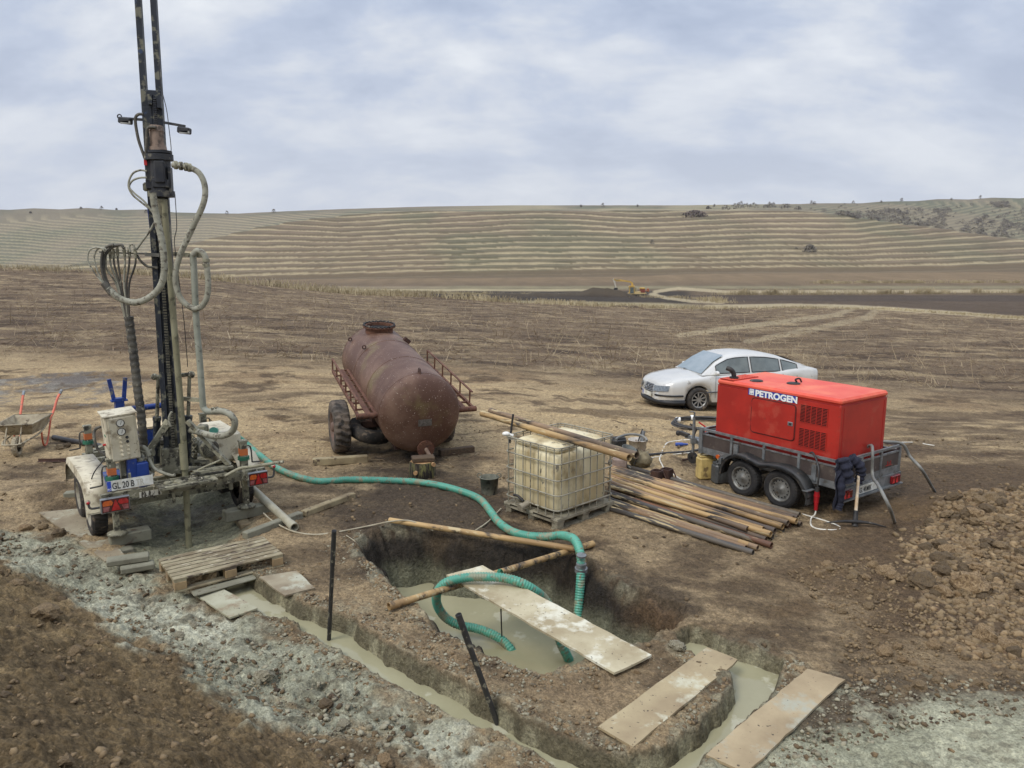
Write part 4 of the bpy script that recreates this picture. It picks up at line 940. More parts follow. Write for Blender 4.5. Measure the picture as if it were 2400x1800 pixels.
# ================= TANK TRAILER =================
M_TANK = mat('rusty_brown_tank', S(88, 60, 46), S(128, 100, 82), 1.5, .55, .15, c3=S(118, 104, 66), t3=.66, s3=1.3, sharp3=.10, bump=.06, bs=20, c4=S(196, 180, 164), t4=.68, s4=40, lo=.44, hi=.70)
M_RUST = mat('rusty_steel', S(92, 58, 44), S(112, 78, 60), 8, .8, .1, c3=S(60, 44, 38), t3=.6, s3=14, bump=.15, bs=50)
M_RUSTD = mat('dark_rusty_steel', S(58, 40, 34), S(84, 58, 46), 8, .8, .1, bump=.15, bs=50)
TN = AT(984, 968, 13.2); TF = AT(880, 838, 16.8)
TR = .72
td = (TN-TF).normalized(); tx, ty, _ = frame(TN, td)     # tx across, ty up
if ty.z < 0: ty = -ty; tx = -tx
if tx.x < 0: tx = -tx
LT = (TN-TF).length
gtank = Vector((TN.x, TN.y, 0))
tk = thing('tank_trailer', 'big rusty brown cylindrical tank on a two wheeled trailer with an open manhole', 'tank trailer', ((TN.x+TF.x)/2, (TN.y+TF.y)/2, 0), (0, 0, 0))
m = MB(); prof = []
for i in range(9):
    a = math.pi/2*i/8; prof.append((TR*math.sin(a)**.8+.0001, -.24*math.cos(a)))
prof += [(TR, .3), (TR, .302), (TR, 1.4), (TR, 2.4), (TR, LT-.3)]
for i in range(9):
    a = math.pi/2*(1-i/8); prof.append((TR*math.sin(a)**.8+.0001, LT+.24*math.cos(a)))
m.lathe(prof, TF, td, 64); shell = m.build('tank_shell', M_TANK, tk)
for k in (.02, LT*.36, LT*.70, LT-.02): m = MB(); m.torus(TF+td*k, td, TR+.001, .006, 64, 6); m.build('weld_seam', M_TANK, shell)
mh = TF+td*.42+ty*(TR-.06)
m = MB(); m.lathe([(.29, 0), (.29, .13), (.345, .13), (.35, .155), (.27, .16), (.27, .0)], mh, ty, 40, sharp=True)
mhn = m.build('manhole_neck', M_RUST, tk)
m = MB(); m.lathe([(.27, .10), (.0, .10)], mh, ty, 30, sharp=True); m.build('dark_opening', M_HOLE, mhn)
m = MB(); P = []
for i in range(60):
    a = 2*math.pi*i/60; e = tx*math.cos(a)+td*math.sin(a); P.append(mh+ty*(.175+.012*math.sin(i*2.4))+e*(.322+.014*math.sin(i*3.1)))
m.tube(P+P[:1], .016, 6, 2, cap=False); m.build('rubber_gasket', M_DARK, mhn)
for (k, a) in ((.25, 50), (1.35, 40)):
    m = MB(); a = math.radians(90+a); p = TF+td*k+(tx*math.cos(a)+ty*math.sin(a))*TR; n_ = (tx*math.cos(a)+ty*math.sin(a)); m.torus(p+n_*.05, td, .035, .012, 14, 6); m.build('lug', M_RUSTD, tk)
m = MB(); a = math.radians(50); n_ = tx*math.cos(a)+ty*math.sin(a); p = TF+td*.9+n_*TR; m.beam(p-n_*.02, p+n_*.08, .14, .10, up=td); m.build('lug', M_RUSTD, tk)
p = TN-td*.05+ty*(TR-.02); m = MB(); m.prism([p-td*.10-ty*.02-tx*.015, p+td*.10-ty*.16-tx*.015, p+td*.11-ty*.04-tx*.015, p+td*.03+ty*.10-tx*.015, p-td*.04+ty*.10-tx*.015], tx*.03); m.build('lifting_lug', M_RUSTD, tk)
pc = TN+td*.235-ty*.09+tx*.03; R3 = Matrix((tx, ty, td)).transposed()
m = MB(); m.box(pc+td*.0-ty*.01, (.24, .12, .02), R3); m.build('maker_plate', mat('dull_plate', S(118, 112, 104), S(90, 84, 78), 30, .5, .4), tk)
fl = TN+td*.20-ty*.60+tx*.06
m = MB(); m.cyl(fl-td*.15, fl, .145, n=28); m.cyl(fl, fl+td*.025, .155, n=28)
for i in range(8):
    a = 2*math.pi*i/8; q = fl+(tx*math.cos(a)+ty*math.sin(a))*.128+td*.02; m.cyl(q, q+td*.03, .012, n=6)
m.build('outlet_flange', M_RUST, tk)
m = MB(); e = (td-ty*.35+tx*.12).normalized(); m.cyl(fl+td*.02, fl+e*.34, .035); m.cyl(fl+e*.22, fl+e*.36, .042, n=10); m.build('outlet_pipe', mat('dull_pipe', S(128, 108, 92), S(96, 74, 60), 9, .7), tk)
# side walkways
zt_ = Vector((0, 0, 1))
for sg in (-1, 1):
    c0 = TF+td*(.75 if sg < 0 else .5)+tx*sg*(TR+.02)-ty*.04; c1 = TF+td*(LT-.18 if sg < 0 else LT-.12)+tx*sg*(TR+.02)-ty*.04; ox = tx*sg
    m = MB(); m.beam(c0, c1, .05, .06); m.beam(c0+ox*.30, c1+ox*.30, .04, .06)
    m.beam(c0+ox*.12+ty*.015, c1+ox*.12+ty*.015, .09, .02, up=ty)
    n = 9
    for i in range(n): q = c0.lerp(c1, i/(n-1)); m.beam(q, q+ox*.30, .05, .03)
    m.cyl(c1-ox*.02, c1+ox*.34, .05); wk = m.build('walkway', M_RUST, tk)
    m = MB(); n = 6
    h_ = .26 if sg < 0 else .28
    for i in range(n):
        q = c0.lerp(c1, .0+.92*i/(n-1))+ox*.30; m.beam(q, q+ty*h_, .03, .012)
    m.beam(c0+ox*.30+ty*h_, c0.lerp(c1, .96)+ox*.30+ty*h_, .035, .02); m.build('handrail', M_RUST, wk)
# chassis, axle, wheels
wl = AT(796, 1006, 14.0); wr = AT(1062, 985, 14.45)
axd = Vector((tx.x, tx.y, 0)).normalized(); mid = TF.lerp(TN, .62); 
wc = Vector((mid.x, mid.y, .0)); 
WL = Vector((wl.x, wl.y, gz(wl.x, wl.y)+.50)); WR = WL+axd*1.98; WR.z = gz(WR.x, WR.y)+.50
m = MB(); m.beam(WL, WR, .12, .12); 
for sg in (-.35, .35):
    m.beam(TF+td*.5-ty*(TR*.93)+tx*sg, TN-ty*(TR*.93)+tx*sg-td*.2, .08, .12)
    q = (WL+WR)/2+tx*sg*.9; m.beam(q+zt_*.05, q+zt_*.22, .2, .3, up=td)
m.beam(TN-ty*(TR*.80)-tx*.5-td*.55, TN-ty*(TR*.80)+tx*.5-td*.55, .08, .10); m.build('chassis', M_RUSTD, tk)
M_TT = mat('muddy_tractor_tyre', S(72, 66, 60), S(104, 92, 80), 4, .9, c3=S(50, 46, 42), t3=.55, s3=7)
for c, sg in ((WL, -1), (WR, 1)):
    make_wheel(tk, c, axd*sg, .50, .30, .27, 'truck', M_TT, mat('dusty_truck_rim', S(112, 88, 76), S(96, 80, 70), 7, .8), lugs=24, lugdepth=.024)
# spare tyre under the tank
sp_ = (WL+WR)/2-axd*.45+td*.15+zt_*.02
m = MB(); m.lathe([(.2, -.1), (.36, -.12), (.42, -.08), (.44, 0), (.42, .08), (.36, .12), (.2, .1), (.2, -.1)], sp_+Vector((0, 0, -.10)), (td*.2+axd*.2+zt_*.9), 34, rmod=lambda i, r, t: 1-(.03 if r > .41 and i % 2 else 0)); m.build('spare_tyre', M_TYRE, tk)
m = MB(); m.beam(fl-zt_*.08-td*.8, fl-zt_*.14+td*.05, .08, .08); m.build('tow_beam', M_RUSTD, tk)
# prop: log and block
lg = G(990, 1117, 0); lg.z = gz(lg.x, lg.y)-.02
M_BARK = mat('mossy_bark', S(74, 66, 52), S(108, 104, 62), 9, .95, c3=S(44, 38, 32), t3=.5, s3=18, stretch=(1, 1, .25), bump=1.0, bs=30)
M_ENDG = mat('cut_wood_end', S(196, 156, 110), S(160, 122, 84), 12, .8)
st = thing('log_stump', 'short mossy log standing upright under the nose of the rusty tank', 'log', lg)
m = MB(); m.lathe([(.20, 0), (.215, .02), (.21, .15), (.205, .27), (.19, .29)], lg, zt_, 26, rmod=lambda i, r, t: 1+.05*math.sin(i*1.9)+.03*math.sin(i*4.3)); m.build('bark', M_BARK, st)
m = MB(); m.lathe([(.195, .285), (.001, .29)], lg, zt_, 26, rmod=lambda i, r, t: 1+.05*math.sin(i*1.9)); m.build('cut_top', M_ENDG, st)
for dx, z_ in ((.19, .26), (-.08, .14)):
    m = MB(); q = lg+Vector((dx, -.10 if dx > 0 else -.19, z_)); m.cyl(q, q+Vector((.02 if dx > 0 else -.01, -.035, 0)), .035, n=10); m.build('branch_stub', M_ENDG, st)
ztop = lg.z+.29
M_WOODD = mat('dark_wet_wood', S(72, 58, 44), S(98, 80, 60), 6, .9, stretch=(1, 8, 8))
m = MB(); m.beam(lg+Vector((-.16, -.05, .33)), lg+Vector((.2, .04, .33)), .22, .075, bev=.01); m.build('wood_block', M_WOODD, label='dark wooden block lying on the log stump under the tank outlet', cat='block')
# ================= TIMBER helper =================
M_TIM = mat('weathered_timber', S(156, 142, 110), S(118, 103, 78), 3, .85, stretch=(1, 1, 1), c3=S(84, 70, 56), t3=.6, s3=9, bump=.3, bs=50)
M_TIMG = mat('slurry_coated_timber', S(132, 130, 112), S(110, 106, 90), 3, .8, c3=S(92, 80, 64), t3=.62, s3=8, bump=.3, bs=40)
def timber(label, p, q, w, h, m_=None, name='timber_beam', group=None, zoff=0, roll=0):
    p = Vector(p); q = Vector(q); up = Matrix.Rotation(roll, 3, (q-p).normalized()) @ Vector((0, 0, 1))
    m = MB(); m.beam(p, q, w, h, up=up, bev=.012); return m.build(name, m_ or M_TIM, label=label, cat='timber', group=group)
def gp(u, v, h=0.0):      # point resting h above the ground seen at this place
    p = G(u, v, h)
    for _ in range(4): p = G(u, v, gz(p.x, p.y)+h)
    return p
timber('pale squared timber lying in front of the tank trailer\'s near left wheel', gp(733, 1083, .07), gp(862, 1075, .07), .13, .13)
timber('brown squared timber wedged before the tank trailer\'s right wheel', gp(1030, 1062, .06), gp(1110, 1052, .06), .13, .12, M_WOODD)
# ================= BUCKET =================
M_MUDB = mat('mud_coated_plastic', S(88, 90, 80), S(122, 120, 104), 6, .75, c3=S(60, 60, 54), t3=.58, s3=9)
def bucket(label, u, v, r, h, m_, handle=True):
    o = gp(u, v); b = thing('bucket', label, 'bucket', o)
    m = MB(); m.lathe([(r*.82, 0), (r, h), (r*1.05, h), (r*1.05, h+.01), (r*.94, h+.01), (r*.78, .02), (.001, .02)], o, zt_, 28); m.build('shell', m_, b)
    if handle:
        m = MB()
        for sg in (-1, 1): m.torus(o+Vector((sg*r*1.02, 0, h+.03)), (0, 1, 0), .035, .008, 12, 5)
        m.build('ear', m_, b)
    return o, b
bucket('mud coated grey rubber bucket standing left of the caged tank', 1147, 1158, .145, .27, M_MUDB)

# ================= IBC =================
IA = math.atan2(.77, .82)   # right face direction
ic = gp(1306.2, 1243)
ia = math.radians(43.0)
IX = Vector((math.cos(ia), math.sin(ia), 0)); IY = Vector((-math.sin(ia), math.cos(ia), 0))
IW, IL = 1.16, 1.04
ibc = thing('caged_water_tank', 'dirty yellowed plastic tank in a galvanised cage on a pallet beside the pit', 'water tank', ic, (0, 0, ia))
def IM(): m = MB(); m.M = Matrix.Translation(ic) @ Matrix.Rotation(ia, 4, 'Z'); return m
M_IBC = mat('yellowed_plastic', S(224, 214, 180), S(198, 182, 142), 2.2, .5, c3=S(146, 128, 92), t3=.60, s3=2.6, sharp3=.08, stretch=(1, 1, .45), spec=.4, c4=S(118, 112, 98), t4=.66, s4=9)
M_CAGE = mat('muddy_cage_tube', S(138, 134, 120), S(164, 158, 140), 6, .6, .25, c3=S(108, 100, 84), t3=.6, s3=12)
M_PALL = mat('muddy_plastic_pallet', S(150, 144, 124), S(120, 112, 94), 5, .85, c3=S(96, 88, 72), t3=.6, s3=9)
zb = .16; zt2 = 1.13
m = IM(); xr = [(0, 0)]
def vol(m, x0, x1, y0, y1, z0, z1, b):
    """rounded box with bulging, fluted walls"""
    n = 72; rows = []
    cx, cy = (x0+x1)/2, (y0+y1)/2; hx, hy = (x1-x0)/2, (y1-y0)/2
    zs = [(z0, .80), (z0+.03, .95), (z0+b, 1), ((z0+z1)/2, 1.0), (z1-b, 1), (z1-.03, .965), (z1, .84), (z1+.004, .4), (z1+.004, .0)]
    for z, k in zs:
        for i in range(n):
            a = 2*math.pi*i/n; c, s = math.cos(a), math.sin(a); e = 9
            rr = (abs(c)**e+abs(s)**e)**(-1/e); px_, py_ = c*rr, s*rr
            fl_ = 1-.018*(math.cos(px_*math.pi*3.0)*(abs(py_) > .93)+math.cos(py_*math.pi*3)*(abs(px_) > .93))*(k > .9)
            rows.append((cx+px_*hx*k*fl_, cy+py_*hy*k*fl_, z))
    m.mesh(rows, [(j*n+i, j*n+(i+1) % n, (j+1)*n+(i+1) % n, (j+1)*n+i) for j in range(len(zs)-1) for i in range(n)], True)
vol(m, .05, IW-.05, .05, IL-.05, zb+.01, zt2-.10, .08)
bl = m.build('plastic_container', M_IBC, ibc)
# raised shoulders of the top with the recess between them
m = IM(); vol(m, .09, .50, .10, IL-.10, zt2-.14, zt2-.015, .04); vol(m, .66, IW-.09, .10, IL-.10, zt2-.14, zt2-.01, .04); m.build('raised_shoulder', M_IBC, bl)
m = IM(); m.cyl((.58, IL/2, zt2-.10), (.58, IL/2, zt2-.03), .10, n=22); m.build('screw_cap', mat('white_cap', S(210, 206, 190), rough=.5), ibc)
def ring(z, r, o=.0, rr=.09):
    P = []
    for cx, cy, a0 in ((IW-rr+o, rr-o, -90), (IW-rr+o, IL-rr+o, 0), (rr-o, IL-rr+o, 90), (rr-o, rr-o, 180)):
        for i in range(6): a = math.radians(a0+18*i); P.append((cx+math.cos(a)*rr, cy+math.sin(a)*rr, z))
    return P+P[:1]
m = IM()
zr = [zt2, zt2-.22, zt2-.45, zt2-.66, zb+.10]
for z in zr: m.tube(ring(z, .01, .008), .0105, 7, spline=False, cap=False)
m.tube(ring(zr[0]-.03, .01, .002), .007, 6, spline=False, cap=False)
m.build('cage_ring', M_CAGE, ibc)
m = IM()
for i in range(8):
    x = .07+(IW-.14)*i/7
    for y in (-.002, IL+.002):
        if y < 0 and 0: continue
        m.cyl((x, y, zb), (x, y, zt2), .0085, n=7)
for i in range(7):
    y = .07+(IL-.14)*i/6
    for x in (-.002, IW+.002): m.cyl((x, y, zb+.0), (x, y, zt2), .0085, n=7)
m.build('cage_bars', M_CAGE, ibc)
pl = IM()
for y in (.05, IL/2, IL-.05): pl.box((IW/2, y, .128), (IW+.04, .13, .035), bev=.008)
for x in (.06, IW/2, IW-.06): pl.box((x, IL/2, .100), (.14, IL+.02, .022))
for y in (.06, IL/2, IL-.06): pl.box((IW/2, y, .0), (IW+.02, .10, .02))
pl.box((IW/2, IL/2, .15), (IW+.03, IL+.03, .012), bev=.003)
pa = pl.build('pallet_deck', M_PALL, ibc)
for x in (.07, IW/2, IW-.07):
    for y in (.06, IL/2, IL-.06): q = IM(); q.box((x, y, .049), (.14, .11, .078), bev=.01); q.build('pallet_block', M_PALL, pa)
m = IM(); m.cyl((-.0, .56, .25), (-.13, .56, .22), .045, n=16); m.cyl((-.12, .56, .225), (-.17, .56, .215), .055, n=16); vv_ = m.build('outlet_valve', mat('grey_valve', S(150, 142, 124), S(120, 110, 94), 9, .6), ibc)
m = IM(); m.tube([(-.06, .60, .28), (-.07, .70, .33), (-.05, .80, .32)], .02, 8); m.build('valve_handle', M_DARK, vv_)

# stick and rag on the IBC
m = MB(); a_ = ic+IY*1.0+IX*.05+zt_*1.02; m.tube([a_, a_+Vector((.02, 0, .18)), a_+Vector((.05, .0, .42))], .016, 7); m.build('dark_stick', M_DARK, label='short dark stick standing in the left corner of the tank cage', cat='stick')
m = MB(); a_ = ic+IY*1.02+IX*.0+zt_*1.16; m.ball(a_, .045, 10, 8, (1.3, 1, .7)); m.cyl(a_+Vector((.02, 0, 0)), a_+Vector((.10, .0, -.03)), .02, n=8); m.build('white_stopper', mat('white_plastic', S(224, 222, 214), rough=.5), label='small white plastic stopper hooked on the left cage corner', cat='stopper')

# ================= PIPES =================
def pipemat(i):
    base = [(S(184, 154, 106), S(146, 118, 80)), (S(150, 124, 96), S(104, 88, 72)), (S(74, 72, 70), S(112, 102, 88)), (S(150, 118, 84), S(82, 72, 64)), (S(122, 82, 58), S(98, 70, 54))][i]
    return mat('pipe_steel_%s' % ['ochre', 'tan', 'black', 'mixed', 'rusty'][i], base[0], base[1], 2.5, .65, .15, c3=S(62, 56, 50), t3=.56, s3=9, sharp3=.06, along=-45, c4=S(182, 164, 126), t4=.62, s4=14, lo=.42, hi=.58, bump=.1, bs=60)
def pipe_thing(label, p, q, r, mi, group=None, collar=True, name='steel_pipe'):
    m = MB(); p = Vector(p); q = Vector(q); d = (q-p).normalized(); m.pipe(p, q, r, r*.80, 14)
    if collar: m.pipe(q-d*.14, q+d*.004, r*1.10, r*.98, 14); m.pipe(p-d*.004, p+d*.12, r*1.10, r*.98, 14)
    o = m.build(name, pipemat(mi), label=label, cat='pipe', group=group); o['label'] = label; return o
# two pipes over the tank: they lie on its cage
e1, e2 = AT(1476, 1074, 9.75), AT(1130, 968, 11.35)
k0 = ic+IX*IW*.9+IY*.2; zc = ic.z+zt2+.055
def liepipe(u0, v0, u1, v1, z):      # a pipe lying level at height z
    return G(u0, v0, z), G(u1, v1, z)
a_, b_ = liepipe(1474, 1073, 1130, 969, zc+.0); pipe_thing('nearer of the two long pipes lying across the top of the caged tank', b_, a_, .045, 0)
a_, b_ = liepipe(1492, 1067, 1150, 963, zc+.0); pipe_thing('farther of the two long pipes lying across the top of the caged tank', b_, a_, .045, 1)
# the pile: (u,v of right end, u,v where it starts, layer, colour)
pil = [(1765, 1295, 1425, 1190, 0, 2, 'black pipe nearest the camera at the front of the pipe pile'),
 (1755, 1278, 1425, 1170, 0, 0, 'ochre pipe second from the front of the pipe pile'),
 (1776, 1284, 1430, 1176, 0, 1, 'thin tan pipe end between the two foremost pipes'),
 (1748, 1284, 1426, 1180, 0, 3, 'patchy pipe showing between the two foremost pipes of the pile'),
 (1790, 1272, 1428, 1158, 0, 2, 'dark pipe under the rust brown one in the pile'),
 (1806, 1252, 1432, 1140, 1, 0, 'ochre pipe lying on top just right of the set back pipe'),
 (1822, 1238, 1432, 1126, 0, 3, 'patchy pipe below the middle of the pile'),
 (1846, 1226, 1434, 1102, 1, 1, 'tan pipe on top behind the bright ochre pipe'),
 (1858, 1216, 1432, 1095, 1, 3, 'streaked pipe on top near the back of the pile'),
 (1808, 1278, 1428, 1153, 0, 4, 'rust brown pipe in the front half of the pipe pile'),
 (1796, 1264, 1428, 1144, 0, 3, 'patchy tan and black pipe behind the rust brown one'),
 (1812, 1258, 1430, 1136, 0, 2, 'black pipe with a shiny threaded tip in the pile'),
 (1752, 1240, 1428, 1130, 1, 1, 'mud tan pipe with its end set back on top of the pile'),
 (1788, 1241, 1428, 1122, 1, 0, 'ochre pipe beside the set back one on top of the pile'),
 (1816, 1244, 1432, 1118, 1, 3, 'tan pipe with black patches in the middle of the pile'),
 (1834, 1234, 1430, 1108, 1, 0, 'bright ochre pipe in the middle of the pipe pile'),
 (1836, 1243, 1436, 1112, 0, 2, 'blackened pipe deep in the middle of the pile'),
 (1850, 1232, 1436, 1106, 0, 4, 'brown pipe end just behind the bright ochre pipe'),
 (1866, 1222, 1432, 1100, 1, 0, 'long ochre pipe in the back half of the pile'),
 (1878, 1229, 1436, 1098, 0, 1, 'tan pipe sticking out farthest to the right from the pile'),
 (1870, 1212, 1430, 1092, 0, 3, 'brown and grey pipe second from the back of the pile'),
 (1874, 1206, 1428, 1082, 0, 2, 'dark pipe at the far back edge of the pipe pile')]
for u0, v0, u1, v1, ly, ci, lab in pil:
    r = .038; z = .042+ly*.070
    a_ = G(u0, v0, z+gz(*G(u0, v0, z)[:2])); b_ = G(u1, v1, z+gz(*G(u1, v1, z)[:2]))
    pipe_thing(lab, b_, a_, r, ci, 'steel pipes stacked right of the caged tank', collar=(ly == 1 or ci in (0, 4)))
# ================= SMALL THINGS BETWEEN TANK AND TRAILER =================
def can(label, u, v, w, d, h, rz, m_, lab2='jerrycan'):
    o = gp(u, v); R = Matrix.Rotation(rz, 3, 'Z'); t = thing('jerrycan', label, 'jerrycan', o, (0, 0, rz))
    m = MB(); M_ = Matrix.Translation(o) @ Matrix.Rotation(rz, 4, 'Z'); m.M = M_
    m.box((0, 0, h*.44), (w, d, h*.88), bev=.035)
    for k in (-.3, -.1, .1, .3): m.box((w*k, 0, h*.42), (.012, d+.006, h*.5), bev=.003)
    m.box((0, 0, h*.895), (w*.9, d*.8, .04), bev=.015); m.build('body', m_, t)
    m = MB(); m.M = M_; m.tube([(-w*.32, 0, h*.88), (-w*.28, 0, h*.985), (w*.12, 0, h*.985), (w*.18, 0, h*.88)], .014, 8, 4); m.build('handle', m_, t)
    m = MB(); m.M = M_; m.cyl((w*.34, 0, h*.88), (w*.34, 0, h*1.0), .028, n=14); m.build('screw_cap', M_DARK, t)
can('dirty yellow jerrycan standing in front of the trailer mudguard', 1654, 1122, .31, .20, .44, math.radians(8), mat('yellow_plastic', S(196, 172, 110), S(164, 140, 84), 4, .55, c3=S(120, 100, 66), t3=.6, s3=7))
can('dark grey jerrycan beside the yellow one at the mudguard', 1688, 1132, .27, .20, .38, math.radians(14), mat('grey_plastic', S(78, 80, 80), S(56, 56, 56), 4, .45))
can('black jerrycan lying behind the right edge of the caged tank', 1450, 1052, .26, .20, .24, math.radians(20), M_BLKPL)
o_, b_ = bucket('white plastic bucket full of tools behind the long pipes', 1494, 1060, .17, .24, mat('white_bucket', S(196, 192, 184), S(168, 158, 146), 7, .6, c3=S(120, 104, 88), t3=.6, s3=8), False)
m = MB(); m.beam(o_+Vector((.05, 0, .12)), o_+Vector((.12, .05, .40)), .06, .03); m.build('trowel', M_GALV, label='steel trowel sticking up out of the white bucket', cat='tool')
m = MB(); m.beam(o_+Vector((-.04, -.05, .1)), o_+Vector((.1, .1, .42)), .02, .02); m.build('chisel', M_DARK, label='dark thin chisel standing in the white bucket', cat='tool')
# grey hose arc
m = MB(); q0 = gp(1440, 1040); m.tube([AT(1443, 1030, 13.2), AT(1452, 1024, 13.3), AT(1475, 1018, 13.4), AT(1500, 1020, 13.4), AT(1513, 1027, 13.3), AT(1516, 1033, 13.2)], .022, 10, 6); m.build('grey_hose', M_GCAB, label='short grey hose arched between black jerrycan and white bucket', cat='hose')
# funnel shaped watering scoop
o = gp(1462, 1098); t = thing('metal_funnel', 'grey steel funnel with bent spout leaning by the caged tank', 'funnel', o)
M_ZINC = mat('dull_zinc', S(116, 120, 116), S(90, 92, 88), 8, .6, .4)
m = MB(); d = Vector((.3, -.25, .9)).normalized(); c0 = o+Vector((0, 0, .12)); m.lathe([(.02, 0), (.05, .04), (.13, .26), (.14, .27), (.13, .27), (.045, .04)], c0, d, 22); m.build('cone', M_ZINC, t)
m = MB(); m.tube([c0+d*.05, c0, c0+Vector((.05, -.06, -.06)), c0+Vector((.18, -.14, -.10))], .022, 8); m.build('spout', M_ZINC, t)
m = MB(); m.tube([c0+d*.27+Vector((.12, 0, 0)), c0+d*.15+Vector((.19, -.02, 0)), c0+d*.02+Vector((.16, -.05, -.05))], .010, 6); m.build('handle', M_DARK, t)
# crumpled sack
o = gp(1500, 1094); m = MB(); vs = []; rr = random.Random(4)
m.ball(o+Vector((0, 0, .13)), .17, 16, 12, (1.2, .9, .9)); m.v = [v+Vector((rr.uniform(-.02, .02), rr.uniform(-.02, .02), rr.uniform(-.03, .03))) for v in m.v]; m.build('crumpled_sack', mat('muddy_sack', S(140, 130, 104), S(104, 94, 72), 7, .9, bump=.5, bs=20), label='crumpled muddy sack under the ends of the two long pipes', cat='sack')
o = gp(1452, 1100); m = MB(); m.box(o+Vector((0, 0, .1)), (.24, .16, .2), bev=.02); m.cyl(o+Vector((.0, 0, .2)), o+Vector((.0, 0, .24)), .04, n=12); m.build('paint_tin', mat('tin_pinkish', S(150, 132, 122), S(120, 104, 92), 8, .7), label='dusty pinkish square tin between the caged tank and the funnel', cat='tin')
# rusty pair of clamps
for k, (u, v, lab) in enumerate(((1539, 1130, 'left rusty steel clamp block by the pipe pile'), (1562, 1126, 'right rusty steel clamp block with a chain by the pipe pile'))):
    o = gp(u, v); m = MB(); m.lathe([(.085, 0), (.095, .01), (.095, .20), (.075, .20), (.075, .02), (.001, .02)], o, zt_, 14, sharp=True, rmod=lambda i, r, tt: 1+.12*math.cos(i*math.pi/3.5*2)); m.tube([o+Vector((.09, 0, .19)), o+Vector((.13, -.05, .1)), o+Vector((.16, -.1, .02)), o+Vector((.26, -.1, .015))], .012, 6)
    m.build('steel_clamp', M_RUSTD, label=lab, cat='clamp', group='rusty clamps by the pipe pile')
# cables and hoses on the ground between them
def gtube(label, pts, r, m_, name, cat='cable', n=8, lift=0.0, **k):
    P = [gp(u, v, r*.9+lift) if len(q) == 0 else gp(u, v, q[0]) for u, v, *q in pts]; m = MB(); m.tube(P, r, n, 6, **k); return m.build(name, m_, label=label, cat=cat)
gtube('black hose running from the caged tank to the trailer drawbar', [(1500, 1068, .05), (1540, 1064), (1580, 1061), (1620, 1058), (1650, 1050, .1)], .026, M_BCAB, 'black_hose', 'hose')
gtube('white cable lying parallel below the black hose', [(1508, 1076), (1540, 1071), (1580, 1065), (1620, 1061), (1646, 1060)], .012, M_WCAB, 'white_cable')
gtube('white cable looping across the soil towards the rusty clamps', [(1620, 1030, .05), (1590, 1033), (1566, 1037), (1556, 1048), (1550, 1064), (1546, 1076), (1552, 1090), (1559, 1104), (1572, 1118)], .012, M_WCAB, 'white_cable')
o = gp(1583, 1046); m = MB(); a_ = o+Vector((0, 0, .04)); m.cyl(a_, a_+Vector((.14, .0, 0)), .036, n=12); m.cyl(a_+Vector((.14, 0, 0)), a_+Vector((.24, 0, 0)), .028, .016, 12); m.build('cable_plug', mat('blue_plastic', S(50, 76, 150), rough=.5), label='blue plug lying on the soil near the trailer drawbar', cat='plug')
m = MB(); a_ = gp(1600, 1078, .03); m.cyl(a_, a_+Vector((.12, .05, 0)), .022, n=8); m.cyl(a_+Vector((.12, .05, 0)), a_+Vector((.4, .15, 0)), .01, n=6); m.build('hand_tool', M_RUSTD, label='small tool with a dark handle lying before the jockey wheel', cat='tool')
# coil of black hose
o = gp(1665, 1000); m = MB(); P = []
for i in range(24*5+1):
    a = 2*math.pi*i/24; k = i//24; P.append(o+Vector((math.cos(a)*(.80+.02*math.sin(k*2.1)+.01*k), math.sin(a)*(.62+.015*math.sin(k*1.3)), .03+.035*(k % 3)+.02*math.sin(a*2+k))))
m.tube([P[0]+Vector((-.1, -.35, -.0))]+P[14:], .024, 8, 2); cl = m.build('hose_coil', M_BCAB, label='coil of black plastic hose lying on the dirt behind the trailer', cat='hose')
m = MB()
for a in (2.5, 1.9): q = o+Vector((math.cos(a)*.81, math.sin(a)*.63, .07)); m.cyl(q+Vector((-.05, -.0, 0)), q+Vector((.05, .0, 0)), .065, n=10)
c2_ = m.build('tape_band', M_WHITE, cl)
# ================= WHEELBARROW =================
bx = gp(42, 1070); wb = thing('wheelbarrow', 'muddy wheelbarrow with orange handles standing at the left edge', 'wheelbarrow', bx)
M_ORG = mat('orange_paint', S(214, 112, 84), S(190, 96, 72), 5, .5, c3=S(150, 110, 90), t3=.62, s3=9)
M_MUDM = mat('mud_crusted_steel', S(172, 162, 138), S(140, 128, 106), 5, .85, c3=S(94, 82, 66), t3=.6, s3=9)
BU = Vector((-.22, .97, 0)).normalized(); BS = Vector((BU.y, -BU.x, 0))   # BU: towards the handles, BS: right
def B(x, y, z): return bx+BS*x+BU*y+zt_*z
make_wheel(wb, B(0, 0, .19), BS*-1, .19, .09, .10, 'steel', M_MUDM, M_RUSTD, lugs=18)
m = MB(); bot = [(-.20, .20), (.20, .20), (.24, .72), (-.24, .72)]; top = [(-.31, -.04), (.31, -.04), (.33, .92), (-.33, .92)]
vb = [B(x, y, .36) for x, y in bot]; vt = [B(x, y, .60) for x, y in top]; vti = [B(x*.96, y*.97+.01, .60) for x, y in top]; vbi = [B(x*.96, y, .375) for x, y in bot]
m.mesh(vb+vt+vti+vbi, [(0, 1, 2, 3)]+[(i, (i+1) % 4, 4+(i+1) % 4, 4+i) for i in range(4)]+[(4+i, 4+(i+1) % 4, 8+(i+1) % 4, 8+i) for i in range(4)]+[(8+i, 8+(i+1) % 4, 12+(i+1) % 4, 12+i) for i in range(4)]+[(15, 14, 13, 12)])
m.tube([B(x, y, .60) for x, y in top+top[:1]], .014, 6, spline=False); m.build('tray', M_MUDM, wb)
